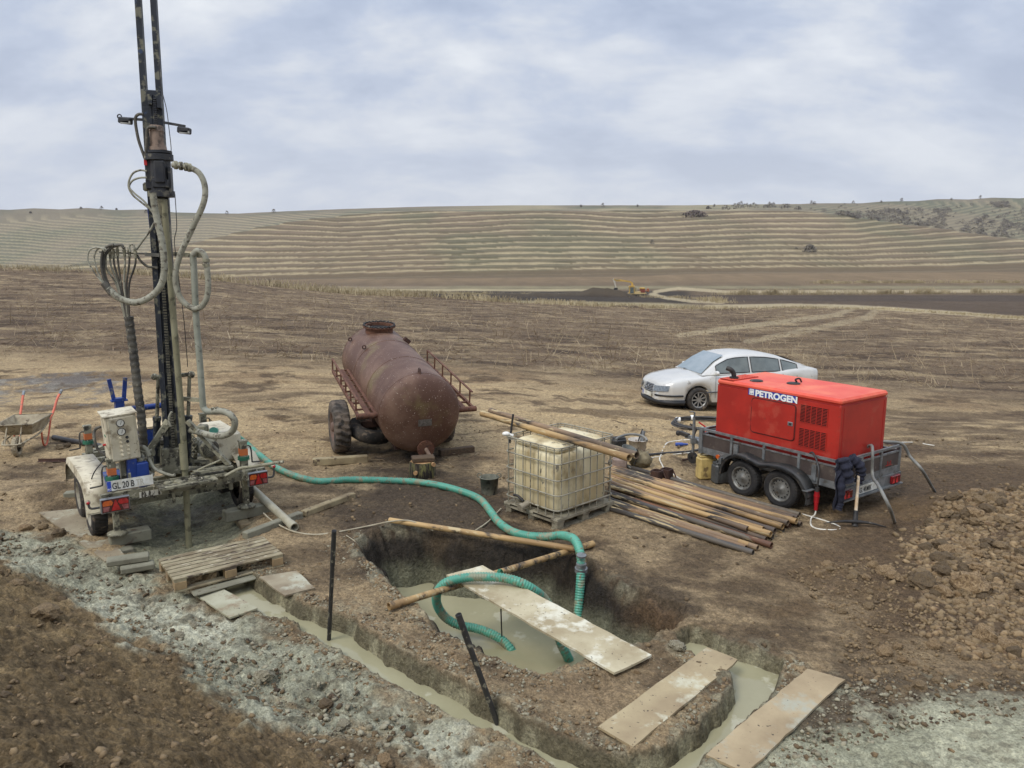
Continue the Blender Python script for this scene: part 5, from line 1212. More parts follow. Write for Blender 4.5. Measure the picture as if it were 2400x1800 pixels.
m = MB(); m.tube([B(-.20, .0, .30), B(-.14, -.22, .28), B(0, -.26, .28), B(.14, -.22, .28), B(.20, .0, .30)], .017, 8, 5)
m.tube([B(-.20, 0, .30), B(-.24, .5, .33), B(-.27, 1.0, .50)], .017, 8); m.tube([B(.20, 0, .30), B(.24, .5, .33), B(.27, 1.0, .50)], .017, 8)
m.cyl(B(-.12, -.2, .28), B(-.12, .02, .60), .014, n=8); m.cyl(B(.12, -.2, .28), B(.12, .02, .60), .014, n=8); m.cyl(B(-.11, 0, .19), B(.11, 0, .19), .014, n=8)
for x in (-.1, .1): m.beam(B(x, 0, .19), B(x*1.6, .04, .31), .02, .03)
m.build('frame', M_MUDM, wb)
for sg in (-1, 1):
    m = MB(); m.tube([B(sg*.26, .92, .46), B(sg*.29, 1.12, .60), B(sg*.31, 1.32, .80), B(sg*.33, 1.45, .90)], .023, 8, 5); h_ = m.build('handle', M_ORG, wb)
    m = MB(); m.tube([B(sg*.33, 1.43, .885), B(sg*.34, 1.53, .95)], .028, 8); m.build('grip', M_GALV, h_)
    m = MB(); m.tube([B(sg*.24, .55, .34), B(sg*.22, .62, .10), B(sg*.22, .70, .02), B(sg*.24, .80, .08), B(sg*.27, 1.0, .48)], .016, 8, 5); m.build('leg', M_ORG, wb)
gtube('black pipe lying on the soil behind the drilling trailer', [(126, 1025), (165, 1033), (205, 1040), (262, 1050)], .05, M_BCAB, 'black_pipe', 'pipe', 10)
a_, b_ = gp(88, 1082, .02), gp(200, 1080, .02); m = MB(); m.beam(a_, b_, .05, .008); m.beam(a_+Vector((0, .025, .02)), b_+Vector((0, .025, .02)), .008, .05); m.build('angle_iron', M_RUSTD, label='thin rusty angle iron lying left of the drilling trailer', cat='steel bar')
# ================= DRILLING RIG =================
RA = math.radians(37); RO = Vector((-4.36, 9.78, -.10))
RX = Vector((math.cos(RA), math.sin(RA), 0)); RY = Vector((-math.sin(RA), math.cos(RA), 0))
def RL(x, y, z): return RO+RX*x+RY*y+zt_*(z+.10)
rig = thing('drilling_rig', 'trailer mounted drilling rig with tall twin mast, muddy hoses and a number plate', 'drilling rig', RO, (0, 0, RA))
def RM(): m = MB(); m.M = Matrix.Translation(RO+zt_*.10) @ Matrix.Rotation(RA, 4, 'Z'); return m
M_MUDR = mat('mud_grey_steel', S(148, 144, 122), S(112, 108, 90), 4, .75, .1, c3=S(70, 66, 56), t3=.55, s3=10, bump=.35, bs=35, c4=S(186, 180, 158), t4=.64, s4=22)
M_WHT = mat('dirty_white_body', S(206, 198, 174), S(184, 174, 148), 2.5, .5, .0, c3=S(140, 128, 106), t3=.58, s3=7, sharp3=.06, c4=S(120, 110, 92), t4=.68, s4=30)
M_BLU = mat('blue_paint', S(32, 62, 134), S(26, 50, 112), 4, .45, c3=S(128, 126, 108), t3=.60, s3=8)
M_NAVY = mat('dark_mast_paint', S(44, 49, 57), S(32, 36, 43), 5, .55, .2, c3=S(112, 110, 94), t3=.56, s3=9, c4=S(52, 66, 90), t4=.68, s4=6)
M_ROD = mat('olive_mud_rod', S(122, 118, 92), S(142, 138, 112), 3, .6, .2, c3=S(96, 92, 72), t3=.6, s3=8)
M_HEAD = mat('dark_gearbox', S(42, 44, 50), S(62, 62, 62), 6, .5, .35, c3=S(108, 104, 92), t3=.62, s3=9)
M_BEIGE = mat('beige_motor', S(150, 130, 114), S(126, 108, 94), 5, .65, c3=S(90, 78, 68), t3=.6, s3=9)
M_HOSE = mat('mud_coated_hose', S(158, 156, 140), S(134, 132, 116), 5, .8, c3=S(98, 92, 80), t3=.57, s3=16, bump=.4, bs=60)
M_HOSED = mat('black_hydraulic_hose', S(58, 56, 52), S(90, 86, 76), 5, .7, c3=S(132, 126, 110), t3=.62, s3=12)
# chassis
m = RM(); m.box((.07, .0, .66), (2.06, .07, .13)); m.box((-.75, 1.35, .60), (.08, 2.7, .10)); m.box((.88, 1.35, .60), (.08, 2.7, .10))
for y in (.7, 1.5, 2.3, 2.7): m.box((.07, y, .60), (1.66, .07, .08))
m.beam((-.75, 2.7, .58), (.07, 4.0, .55), .07, .09); m.beam((.88, 2.7, .58), (.07, 4.0, .55), .07, .09); m.box((.4, 1.1, .665), (.95, 1.0, .02)); m.box((-.5, 1.0, .665), (.5, 1.3, .02))
for y in (.75, 1.62): m.box((.07, y, .33), (1.8, .07, .07))
ch = m.build('chassis', M_MUDR, rig)
# drilling table with mud
m = RM(); m.box((.02, -.14, .745), (.72, .34, .03)); m.box((.02, -.14, .71), (.3, .2, .05)); m.box((.35, .0, .755), (.4, .3, .04)); tb = m.build('drill_table', M_MUDR, rig)
m = RM(); rr = random.Random(8)
for i in range(26):
    a = rr.uniform(0, 6.28); q = rr.uniform(.08, .3); m.ball((.02+math.cos(a)*q, -.12+math.sin(a)*q*.5, .765), rr.uniform(.02, .05), 7, 5, (1.3, 1.2, .6))
m.build('mud_lumps', M_MUDR, tb)
# wheels and mudguards
for x, sg in ((-.93, -1), (.99, 1)):
    for y in (.75, 1.62): make_wheel(rig, RL(x, y, .30), RX*sg, .335, .19, .19, 'steel', M_TYRE, mat('muddy_rim', S(156, 150, 134), S(128, 122, 106), 7, .7, .1), lugs=36, lugdepth=.007)
    P = catmull([(0, .28, .42), (0, .33, .66), (0, .50, .80), (0, .80, .84), (0, 1.4, .84), (0, 1.85, .82), (0, 2.05, .68), (0, 2.10, .45)], 5)
    x0, x1 = (x-.15, x+.17); n = len(P); vs = []
    m = RM()
    for p in P: vs += [(x0, p.y, p.z), (x1, p.y, p.z), (x1, p.y, p.z-.02), (x0, p.y, p.z-.02)]
    m.mesh(vs, [(i*4+k, i*4+(k+1) % 4, i*4+4+(k+1) % 4, i*4+4+k) for i in range(n-1) for k in range(4)], True)
    xo = x0 if sg < 0 else x1; vs = []
    for p in P: vs += [(xo, p.y, p.z), (xo+sg*.02, 1.19+(p.y-1.19)*.97, p.z-.09)]
    m.mesh(vs, [(i*2, i*2+1, i*2+3, i*2+2) for i in range(n-1)], True); m.build('mudguard', M_WHT, rig)
# body work boxes on the deck
m = RM(); m.box((.80, 1.05, .93), (.40, .9, .45), bev=.05); m.build('white_housing', M_WHT, rig)
m = RM(); m.box((-.05, 1.55, 1.0), (.85, .6, .42), bev=.02); m.build('blue_tank', M_BLU, rig)
m = RM(); m.box((-.05, 1.55, 1.225), (.87, .62, .03)); m.build('cream_lid', mat('cream_lid', S(206, 186, 150), S(176, 158, 124), 4, .6), rig)
m = RM(); m.box((-.50, .95, 1.28), (.11, .11, .95)); m.beam((-.56, .95, 1.72), (-.60, .95, 2.02), .05, .03); m.beam((-.44, .95, 1.72), (-.40, .95, 2.02), .05, .03); m.box((-.5, .95, 1.72), (.2, .12, .02)); m.build('blue_post', M_BLU, rig)
m = RM(); m.cyl((-.42, .97, 1.58), (.05, .97, 1.58), .04); m.build('blue_cross_tube', M_BLU, rig)
m = RM(); m.box((-.55, .22, .92), (.12, .16, .34), bev=.01); m.box((-.43, .16, .86), (.14, .10, .32), bev=.01); m.box((-.66, .5, .78), (.35, .3, .12)); m.build('valve_block', M_BLU, rig)
# control panel
pnl = RM(); q = (-.60, .30); TLT = Matrix.Rotation(math.radians(-2), 4, 'Y')
def PM(): m = MB(); m.M = RM().M @ Matrix.Translation((-.62, .28, 1.10)) @ Matrix.Rotation(math.radians(-3), 4, 'Y') @ Matrix.Rotation(math.radians(4), 4, 'X'); return m
m = PM(); m.box((0, 0, .29), (.36, .30, .60), bev=.012); m.box((0, -.005, .29), (.30, .315, .56), bev=.006); m.box((0, .01, .597), (.40, .34, .015)); cp = m.build('control_panel', M_WHT, rig)
for z in (.50, .385):
    m = PM(); m.lathe([(.001, -.0), (.046, 0), (.05, .012), (.046, .014), (.042, .006), (.001, .006)], (-.01, -.163, z), (0, -1, 0), 22, sharp=True); m.mi = 1; m.cyl((-.01, -.170, z), (-.01, -.172, z), .041, n=22); m.mi = 2; m.beam((-.01, -.176, z-.02), (.005, -.176, z+.028), .004, .002, up=(0, 1, 0)); g_ = m.build('pressure_gauge', [M_DARK, mat('gauge_face', S(214, 212, 200), rough=.3), M_BLKTXT], cp)
for i in range(5):
    for x in (-.03, .045):
        m = PM(); m.cyl((x, -.16, .30-.056*i), (x, -.178, .30-.056*i), .019, .017, 12); m.cyl((x, -.178, .30-.056*i), (x+.008, -.20, .305-.056*i), .007, n=8); m.build('control_knob', M_HEAD if (i < 2 and x > 0) else M_WHT, cp)
m = PM(); m.cyl((-.18, 0, .2), (-.215, 0, .2), .015, n=8); m.build('side_button', mat('red_button', S(180, 40, 40), rough=.4), cp)
m = PM(); m.box((-.1825, -.05, .33), (.004, .09, .02)); m.build('green_sticker', mat('green_sticker', S(50, 110, 84), rough=.6), cp)
m = RM(); m.box((-.62, .28, .95), (.10, .10, .34)); m.build('panel_stand', M_MUDR, rig)
# jacks
def jack(p, ztop, foot, band=True, crank=-1):
    p = Vector(p); jt = sub('stabiliser_jack', rig)
    m = MB(); m.M = Matrix.Identity(4); R = Matrix.Rotation(RA, 3, 'Z')
    m.box((p.x, p.y, (foot+.30+ztop)/2), (.095, .095, ztop-foot-.30), R, .008); m.box((p.x, p.y, ztop+.01), (.11, .11, .03), R); m.build('outer_tube', M_MUDR, jt)
    m = MB(); m.box((p.x, p.y, foot+.25), (.07, .07, .5), R); m.build('inner_tube', M_MUDR, jt)
    m = MB(); m.lathe([(.001, .05), (.05, .045), (.12, .02), (.125, 0), (.001, 0)], (p.x, p.y, foot), zt_, 22); m.build('foot_plate', M_MUDR, jt)
    if band:
        m = MB(); m.box((p.x, p.y, ztop-.14), (.10, .10, .09), R); m.build('orange_band', mat('orange_tape', S(206, 110, 50), S(180, 100, 56), 9, .6), jt)
        m = MB(); R_ = .075
        for k in range(4): m.torus((p.x, p.y, ztop-.21-.014*k), (0.05*math.sin(k*3), .05, 1), R_, .006, 12, 5)
        m.build('green_twine', mat('green_twine', S(44, 110, 84), rough=.8), jt)
    m = MB(); h = Vector((p.x, p.y, ztop-.08)); m.tube([h, h+RX*crank*.10, h+RX*crank*.115-zt_*.2, h+RX*crank*.13-zt_*.23, h+RX*crank*.26-zt_*.24], .011, 8, 3); m.build('crank', M_HOSED, jt)
pl_ = G(275, 1251, .12); pr_ = G(578, 1187, .16)
jack(pl_, 1.10, .12); jack(pr_, 1.10, .16, crank=1); jack(RL(-.73, 2.35, 0), 1.12, .0); jack(RL(.95, 2.4, 0), 1.08, .0, band=False, crank=1)
# lights and plate
def taillight(p, w=.30, h=.17):
    p = Vector(p); R = Matrix((RX, RY, zt_)).transposed()
    m = MB(); m.box(p, (w, .06, h), R, .006); b = m.build('tail_light', M_GALV, rig); f = p-RY*.032
    m = MB(); m.box(f, (w*.93, .006, h*.88), R); m.build('dark_lens_ground', mat('lens_ground', S(74, 24, 26), rough=.2, coat=.6), b)
    def P(a, c): return f-RY*.006+RX*a*w+zt_*c*h
    m = MB(); m.prism([P(-.16, -.36), P(.16, -.36), P(.02, .34), P(-.02, .34)], -RY*.006); m.build('triangle_reflector', M_LENSR, b)
    m = MB(); m.prism([P(-.43, .02), P(-.14, .02), P(-.08, .20), P(-.14, .36), P(-.38, .36), P(-.44, .2)], -RY*.004); m.build('indicator_lens', M_LENSO, b)
    m = MB(); m.prism([P(.43, .02), P(.15, .02), P(.08, .20), P(.14, .36), P(.38, .36), P(.44, .2)], -RY*.004); m.build('brake_lens', M_LENSR, b)
    m = MB(); m.prism([P(.43, -.04), P(.20, -.04), P(.26, -.36), P(.43, -.36)], -RY*.004); m.prism([P(-.43, -.04), P(-.20, -.04), P(-.26, -.36), P(-.43, -.36)], -RY*.004); m.build('lower_lens', mat('pale_lens', S(130, 60, 62), S(150, 90, 90), 30, .2, coat=.5), b)
taillight(RL(-.83, -.14, .615), .33, .185); taillight(RL(.96, -.12, .615), .27, .19)
for x, sg in ((-1.12, -1), (1.20, 1)):
    p = RL(x, -.10, .68 if sg < 0 else .74)
    m = MB(); m.tube([RL(x-sg*.12, -.12, .60), RL(x-sg*.02, -.12, .61), p], .014, 8); a_ = m.build('marker_arm', M_BLKPL, rig)
    m = MB(); m.lathe([(.001, .02), (.024, .014), (.032, 0), (.032, -.02), (.001, -.03)], p, -RY, 16); m.build('marker_lamp', M_WHT, a_)
    m = MB(); m.lathe([(.001, .028), (.018, .022), (.023, .008)], p, -RY, 14); m.build('marker_lens', M_LENSR, a_)
plate(rig, RL(-.90, -.125, .785), RX, (zt_*.98-RY*-.06).normalized(), .53, .125, [('GL', M_BLKTXT), ('20', M_BLKTXT), ('B', M_BLKTXT), ('TR', mat('faded_letters', S(188, 184, 168), rough=.7))], wide=.68)
m = RM(); m.box((-.40, -.042, .645), (.26, .012, .07)); m.build('worn_sticker', mat('peeling_sticker', S(210, 206, 190), S(70, 64, 54), 16, .7, lo=.48, hi=.54, stretch=(2, 1, .5)), rig)
m = RM(); m.box((-.62, -.02, .85), (.03, .03, .2)); m.box((-.25, -.09, .79), (.7, .02, .03)); m.build('plate_bracket', M_MUDR, rig)
# mast: two rails
YM = 10.15
def mp(u, v, Y=YM): return AT(u, v, Y)
ctr0, ctr1 = mp(411, 1085), mp(341, -20); mdir = (ctr1-ctr0).normalized(); mx_ = Vector((math.cos(math.radians(14)), math.sin(math.radians(14)), 0)); mx_ = (mx_-mdir*mx_.dot(mdir)).normalized(); my_ = mdir.cross(mx_)
top_ = ctr1+mdir*1.2
Lm = (top_-ctr0).length
for sg, c_ in ((-1, 0), (1, 0)):
    m = MB(); m.beam(ctr0+mx_*sg*.088, top_+mx_*sg*.088, .068, .11, up=my_); m.build('mast_rail', M_NAVY, rig)
m = MB(); m.beam(ctr0, ctr0+mdir*4.05, .12, .03, up=my_)
m.build('mast_web', M_NAVY, rig)
m = MB(); nteeth = 105
for i in range(nteeth): p = ctr0+mdir*(.25+i*.036)-my_*(-.0)+my_*(-.05 if my_.y > 0 else .05); m.box(p, (.045, .03, .02), Matrix((mx_, my_, mdir)).transposed())
m.build('gear_rack', mat('muddy_rack', S(104, 100, 84), S(60, 58, 52), 12, .8), rig)
fw = -my_ if my_.y > 0 else my_     # towards the camera
Rm = Matrix((mx_, -fw, mdir)).transposed()
# mast foot
m = MB(); m.box(ctr0+mdir*.05, (.30, .22, .36), Rm, .01); m.beam(ctr0+mx_*.06, ctr0+mx_*.06+mdir*.7, .08, .05, up=my_); m.build('mast_foot', M_MUDR, rig)
m = MB(); m.box(mp(386, 818)-mx_*.03, (.05, .06, .24), Rm); m.build('mast_clamp', M_NAVY, rig)
# drill rod down to the hole
r0, r1 = AT(384, 470, 9.93), G(443, 1300, -.32)
rodm = AT(430, 1030, 9.85)
m = MB(); m.cyl(r0, rodm, .040, n=16); m.cyl(rodm, r1+Vector((0, 0, -.2)), .040, n=16); m.cyl(AT(428, 1040, 9.84), AT(433, 1100, 9.82), .050, n=16); m.build('drill_rod', M_ROD, rig)
m = MB(); m.lathe([(.058, -.30), (.062, .0), (.075, .02), (.075, .0), (.062, -.02)], AT(378, 470, 9.95), mdir, 16); m.build('chuck', M_MUDR, rig)
# rotary head
hc = AT(377, 410, 9.98)
def hb(u, v, Y=9.98): return AT(u, v, Y)
m = MB(); m.cyl(hb(380, 452), hb(374, 368), .125, n=22); m.cyl(hb(374, 376), hb(373, 362), .165, n=22); m.cyl(hb(373.5, 360), hb(373, 354), .15, n=22); m.cyl(hb(381, 462), hb(380, 448), .15, n=22); m.box(hb(379, 405)+fw*.12, (.13, .08, .28), Rm, .02); m.box(hb(381, 432)+fw*.10, (.20, .07, .10), Rm, .01)
for i in range(12):
    a = math.pi*2*i/12; p = hb(374, 372)+(mx_*math.cos(a)+fw*math.sin(a))*.145; m.cyl(p, p+mdir*.05, .012, n=6)
hd = m.build('rotary_head', M_HEAD, rig)
m = MB(); m.cyl(hb(371, 354), hb(369, 344), .105, n=18); m.cyl(hb(369, 344), hb(366, 300), .082, n=18); m.cyl(hb(366.5, 308), hb(366, 294), .09, .075, 18); m.build('hydraulic_motor', M_BEIGE, hd)
m = MB(); m.box(hb(352, 400), (.10, .12, .46), Rm, .01); m.box(hb(354, 432), (.10, .14, .12), Rm, .01); m.box(hb(358, 350), (.10, .10, .30), Rm, .01); m.box(hb(400, 425), (.035, .16, .34), Rm, .005); m.build('head_bracket', M_HEAD, hd)
m = MB(); m.box(hb(344, 380)+fw*.07, (.035, .03, .09), Rm); m.build('red_fitting', MATS['red_grip'], hd)
m = MB(); m.box(hb(341, 438), (.06, .05, .11), Rm, .02); m.box(hb(357, 455), (.09, .09, .08), Rm, .01); m.build('mud_clod', M_MUDR, hd)
m = MB(); m.box(hb(359, 262, 10.06), (.235, .12, .50), Rm, .008); m.box(hb(353, 234, 10.0), (.05, .10, .12), Rm); m.box(hb(374, 240, 10.0), (.05, .10, .14), Rm); m.box(hb(351, 320, 10.03), (.11, .10, .7), Rm, .008); cg = m.build('carriage', M_NAVY, rig)
m = MB()
for i in range(14): p = hb(363+i*.25, 232+i*5, 9.96); m.box(p, (.042, .03, .022), Rm, .006)
m.build('feed_chain', M_HEAD, cg)
# lamp arms
for side, pts, lamp in (('l', [(340, 281), (284, 277)], (294, 283)), ('r', [(384, 287), (434, 296)], (432, 306))):
    m = MB(); a_, b_ = [hb(u, v, 10.0) for u, v in pts]; m.beam(a_, b_, .03, .03); ar = m.build('lamp_arm', M_HEAD, rig)
    if side == 'l': m = MB(); m.torus(b_+Vector((-.02, 0, .02)), (0, 1, 0), .025, .008, 12, 5); m.build('arm_eye', M_HEAD, ar)
    m = MB(); m.box(hb(*lamp, 9.97), (.15, .10, .075), Matrix((Vector((1, 0, -.12)).normalized(), Vector((0, 1, 0)), Vector((.12, 0, 1)).normalized())).transposed(), .012); lp = m.build('work_lamp', M_HEAD, ar)
    m = MB(); q = hb(lamp[0], lamp[1]+4, 9.93); m.box(q, (.12, .02, .03)); m.build('lamp_glass', mat('lamp_glass', S(150, 150, 144), rough=.1), lp)
# mud hose: swivel to standpipe
def rt(name, pts, r, m_, Y=9.95, parent=rig, n=10, **k):
    P = [AT(q[0], q[1], q[2] if len(q) > 2 else Y) for q in pts]; m = MB(); m.tube(P, r, n, 6, **k); return m.build(name, m_, parent)
rt('mud_hose', [(404, 386), (425, 389), (447, 394), (466, 405), (478, 427), (481, 455), (474, 485), (457, 521), (439, 560), (422, 598), (412, 636), (413, 671), (425, 702), (450, 722), (470, 720), (484, 700), (488, 670), (486, 636), (482, 606), (474, 592), (461, 588), (451, 598)], .036, M_HOSE, 9.75, n=12)
m = MB()
for u, v in ((412, 387), (424, 389), (436, 391), (444, 393)): a_ = AT(u, v, 9.75); m.cyl(a_-RX*.018, a_+RX*.018, .052, n=10)
for u, v in ((483, 610), (483, 622)): a_ = AT(u, v, 9.75); m.cyl(a_-zt_*.018, a_+zt_*.018, .046, n=10)
m.build('hose_clamps', M_MUDR, rig)
rt('stand_pipe', [(452, 596, 9.8), (455, 640, 9.8), (460, 750, 9.8), (468, 846, 9.8), (475, 940, 9.8), (477, 955, 9.8), (486, 964, 9.78), (500, 964, 9.75)], .040, mat('grey_pipe_paint', S(146, 148, 134), S(128, 130, 116), 4, .6, c3=S(90, 88, 78), t3=.66, s3=12), n=14)
rt('lower_mud_hose', [(498, 964, 9.75), (516, 963, 9.72), (537, 970, 9.7), (550, 987, 9.7), (546, 1008, 9.75), (527, 1020, 9.8), (497, 1021, 9.9), (463, 1012, 10.1), (440, 1008, 10.3)], .042, M_HOSE, n=12)
m = MB(); 
for u, v in ((499, 958), (508, 957)): m.box(AT(u, v, 9.73), (.03, .05, .03))
m.build('clamp_bolts', M_MUDR, rig)
m = MB(); m.beam(AT(428, 934, 9.95), AT(470, 938, 9.85), .03, .05); m.beam(AT(408, 595, 10.05), AT(470, 599, 9.85), .04, .05); m.build('standpipe_bracket', M_MUDR, rig)
m = MB(); m.beam(AT(233, 591, 9.95), AT(372, 596, 10.1), .03, .018); m.beam(AT(340, 596, 10.0), AT(374, 598, 10.05), .06, .045); m.build('hose_rail', mat('grey_rail', S(120, 118, 110), S(86, 84, 78), 6, .7), rig)
# wrapped hydraulic bundle: head -> loop -> left fan
rt('wrapped_hose_bundle', [(358, 452), (362, 482), (369, 519), (379, 562), (384, 603), (385, 636), (376, 671), (352, 696), (319, 709), (286, 702), (262, 685), (247, 668)], .040, M_HOSE, 9.72, n=14, step=.012, rf=lambda i, t: .040*(1+(.10 if i % 6 == 0 else 0)))
rt('bundle_end', [(262, 688, 9.72), (250, 672, 9.72), (243, 664, 9.72)], .043, M_HOSED, n=12)
for k, pts in enumerate((
    [(245, 668), (222, 640), (207, 615), (206, 597), (212, 585), (226, 580), (240, 583), (246, 590)],
    [(248, 668), (235, 650), (224, 622), (221, 600), (229, 584), (242, 581), (250, 586)],
    [(252, 668), (243, 650), (238, 620), (241, 592), (252, 578), (266, 574)],
    [(255, 670), (246, 645), (243, 618), (247, 598), (262, 580), (283, 574), (290, 582)])):
    rt('hydraulic_hose', pts, .011 if k < 2 else .019, M_HOSE if k < 2 else M_HOSED, 9.85+.02*k, n=8)
tops = [(258, 592), (266, 590), (275, 585), (291, 586), (303, 588), (317, 590), (248, 600)]
for k, (u, v) in enumerate(tops):
    rt('hydraulic_hose', [(u, v, 9.97), (u+(2 if u < 300 else 0), v+30, 9.98), (288+(u-288)*.45+2, 665, 10.0), (296+(u-288)*.22, 720, 10.0), (300+(u-288)*.14, 752, 10.0)], .013, M_HOSED if k % 3 else M_HOSE, n=7)
m = MB()
for k, (u, v) in enumerate(tops[:6]): a_ = AT(u, v+2, 9.97); m.cyl(a_-zt_*.07, a_+zt_*.05, .019, n=8); m.cyl(a_-zt_*.01, a_+zt_*.015, .026, n=6)
m.build('hose_fittings', M_MUDR, rig)
rt('hydraulic_hose', [(305, 590), (303, 580), (306, 573), (313, 575), (316, 585)], .012, M_HOSE, 9.95)
rt('hydraulic_hose', [(320, 585), (330, 570), (345, 550), (355, 535), (362, 522)], .014, M_HOSE, 10.0)
rt('hydraulic_hose', [(321, 598), (330, 612), (345, 624), (358, 626), (370, 628)], .016, M_HOSED, 10.05)
rt('hydraulic_hose', [(344, 401), (328, 399), (312, 406), (303, 422), (302, 440), (312, 458), (336, 478), (356, 495), (362, 510)], .012, M_HOSE, 9.9)
rt('hydraulic_hose', [(344, 416), (326, 417), (310, 424), (303, 438), (314, 452), (338, 472), (358, 498)], .012, M_HOSE, 9.88)
rt('hydraulic_hose', [(336, 268), (325, 268), (318, 275), (318, 292), (324, 325), (332, 350), (340, 372)], .018, M_HOSED, 9.9)
rt('hydraulic_hose', [(366, 299), (352, 298), (345, 304), (343, 330), (342, 360), (341, 375)], .018, M_HOSED, 9.88)
rt('thin_cable', [(373, 150, 10.0), (377, 200, 10.0), (390, 255, 9.98), (396, 300, 9.95), (401, 345, 9.9), (400, 358, 9.9)], .005, M_BCAB, n=5)
rt('thin_cable', [(410, 455, 9.9), (413, 500, 9.9), (414, 535, 9.9), (409, 560, 9.95), (411, 590, 9.95), (425, 700, 10.0), (432, 760, 10.0), (440, 860, 10.1)], .005, M_BCAB, n=5)
rt('thin_cable', [(362, 520, 10.2), (362, 600, 10.2), (369, 720, 10.2), (376, 800, 10.2), (386, 850, 10.2), (383, 930, 10.2), (386, 985, 10.2)], .005, M_BCAB, n=5)
m = MB(); m.beam(AT(352, 480, 10.3), AT(372, 660, 10.3), .06, .06); m.cyl(AT(364, 470, 10.3), AT(366, 580, 10.3), .018, n=8); m.build('feed_cylinder', M_BLU, rig)
# ribbed trunk down to the deck
rt('ribbed_hose_trunk', [(302, 742, 10.0), (306, 775, 10.0), (312, 820, 10.0), (318, 870, 10.0), (323, 915, 10.0), (330, 965, 10.0), (334, 1010, 10.0), (338, 1058, 10.05)], .052, M_HOSED, n=14, step=.011, rf=lambda i, t: .052*(1+(.10 if i % 8 < 4 else 0)))
# lifting cylinders
for (u0, v0, u1, v1, u2, v2) in ((366, 1085, 368, 981, 371, 884), (447, 1090, 441, 978, 444, 884)):
    m = MB(); m.cyl(AT(u0, v0, 10.25), AT(u1, v1, 10.25), .048, n=14); m.cyl(AT(u1, v1+4, 10.25), AT(u1, v1-4, 10.25), .056, n=14); lc = m.build('lift_cylinder', M_NAVY, rig)
    m = MB(); m.cyl(AT(u1, v1, 10.25), AT(u2, v2, 10.25), .024, n=12); m.build('piston_rod', M_MUDR, lc)
m = MB(); m.cyl(AT(360, 884, 10.25), AT(452, 877, 10.25), .028, n=10); m.ball(AT(362, 883, 10.25), .045); m.ball(AT(448, 878, 10.25), .05); m.build('cross_pin', M_MUDR, rig)
# A-frame braces
m = MB(); m.beam(AT(396, 986, 10.1), AT(343, 1066, 9.95), .075, .075); m.cyl(AT(395, 985, 10.1), AT(388, 996, 10.08), .05, n=10); m.build('brace', M_MUDR, rig)
m = MB(); m.beam(AT(439, 986, 10.1), AT(538, 1090, 10.1), .075, .05); m.build('brace', M_MUDR, rig)
# electric motor and pump
mc_ = AT(480, 1046, 10.5); md_ = (AT(503, 1060, 10.3)-AT(472, 1042, 10.7)).normalized()
m = MB(); m.lathe([(.001, -.16), (.11, -.16), (.125, -.14), (.125, .12), (.132, .12), (.132, .19), (.12, .21), (.04, .215), (.001, .215)], mc_, md_, 30, rmod=lambda i, r, t: 1-(.07 if (i % 2 and -.15 < t < .121 and r > .12) else 0)); 
mo = m.build('electric_motor', M_MUDR, rig)
m = MB(); x_, y_, d_ = frame(mc_, md_); c_ = mc_+md_*.217
for k in (.03, .05, .07, .09, .105): m.torus(c_, md_, k, .004, 24, 4)
m.build('fan_grille', M_DARK, mo)
m = MB(); m.cyl(AT(452, 1030, 10.6), AT(450, 1075, 10.6), .07, n=14); m.ball(AT(456, 1040, 10.45), .07); m.box(AT(462, 1085, 10.4), (.3, .14, .05)); m.box(AT(475, 1005, 10.9), (.14, .14, .12), bev=.02); m.cyl(AT(385, 1040, 10.7), AT(388, 1085, 10.7), .09, n=14); m.cyl(AT(385, 1036, 10.7), AT(385, 1028, 10.7), .10, n=14); m.build('mud_pump', M_MUDR, rig)
# valve chest clutter behind the plate
m = MB(); rr = random.Random(3)
m.cyl(AT(322, 1065, 9.9), AT(360, 1060, 9.9), .05, n=12); m.box(AT(325, 1075, 9.8), (.16, .12, .10), bev=.02); m.box(AT(350, 1092, 9.85), (.10, .1, .25), bev=.02); m.cyl(AT(333, 1075, 9.75), AT(345, 1112, 9.75), .032, n=10); m.ball(AT(327, 1078, 9.72), .06); m.ball(AT(345, 1070, 9.75), .05)
m.build('valve_manifold', M_MUDR, rig)
m = MB(); m.tube([AT(262, 1066, 9.75), AT(290, 1058, 9.72), AT(322, 1052, 9.7)], .02, 8); m.tube([AT(264, 1070, 9.75), AT(300, 1068, 9.7), AT(322, 1056, 9.7)], .016, 8); m.box(AT(300, 1056, 9.7), (.16, .04, .05), bev=.01); m.build('pipe_wrench', M_MUDR, rig)
for pts, r in (([(318, 1060), (335, 1068), (340, 1085), (347, 1106), (360, 1114)], .024), ([(330, 1056), (345, 1062), (352, 1080), (365, 1100), (400, 1114), (410, 1113)], .02), ([(316, 1052), (335, 1048), (345, 1056), (350, 1068)], .03), ([(300, 1120), (285, 1105), (280, 1090), (285, 1080)], .014), ([(400, 1000), (396, 980), (402, 965)], .014)): rt('short_hose', pts, r, M_HOSE, 9.72)
rt('thin_cable', [(254, 1060, 9.7), (240, 1082, 9.65), (222, 1105, 9.6), (213, 1130, 9.6), (212, 1165, 9.5), (216, 1195, 9.5)], .008, M_BCAB, n=6)
rt('panel_hose', [(240, 1000, 9.9), (228, 1003, 9.85), (221, 1012, 9.85), (222, 1032, 9.8), (230, 1054, 9.8), (246, 1066, 9.8)], .018, M_HOSED)
m = MB()
for k in range(7): m.torus(AT(452+(k % 2)*3, 1022+k*7.5, 10.05), (0 if k % 2 else 1, 1, .2), .028, .009, 12, 5)
m.build('lifting_chain', M_MUDR, rig)
m = MB(); m.tube([AT(528, 1116, 9.75), AT(562, 1098, 9.8), AT(590, 1094, 9.8), AT(664, 1082, 9.8)], .022, 8, 4); m.build('lever_bar', M_MUDR, rig)
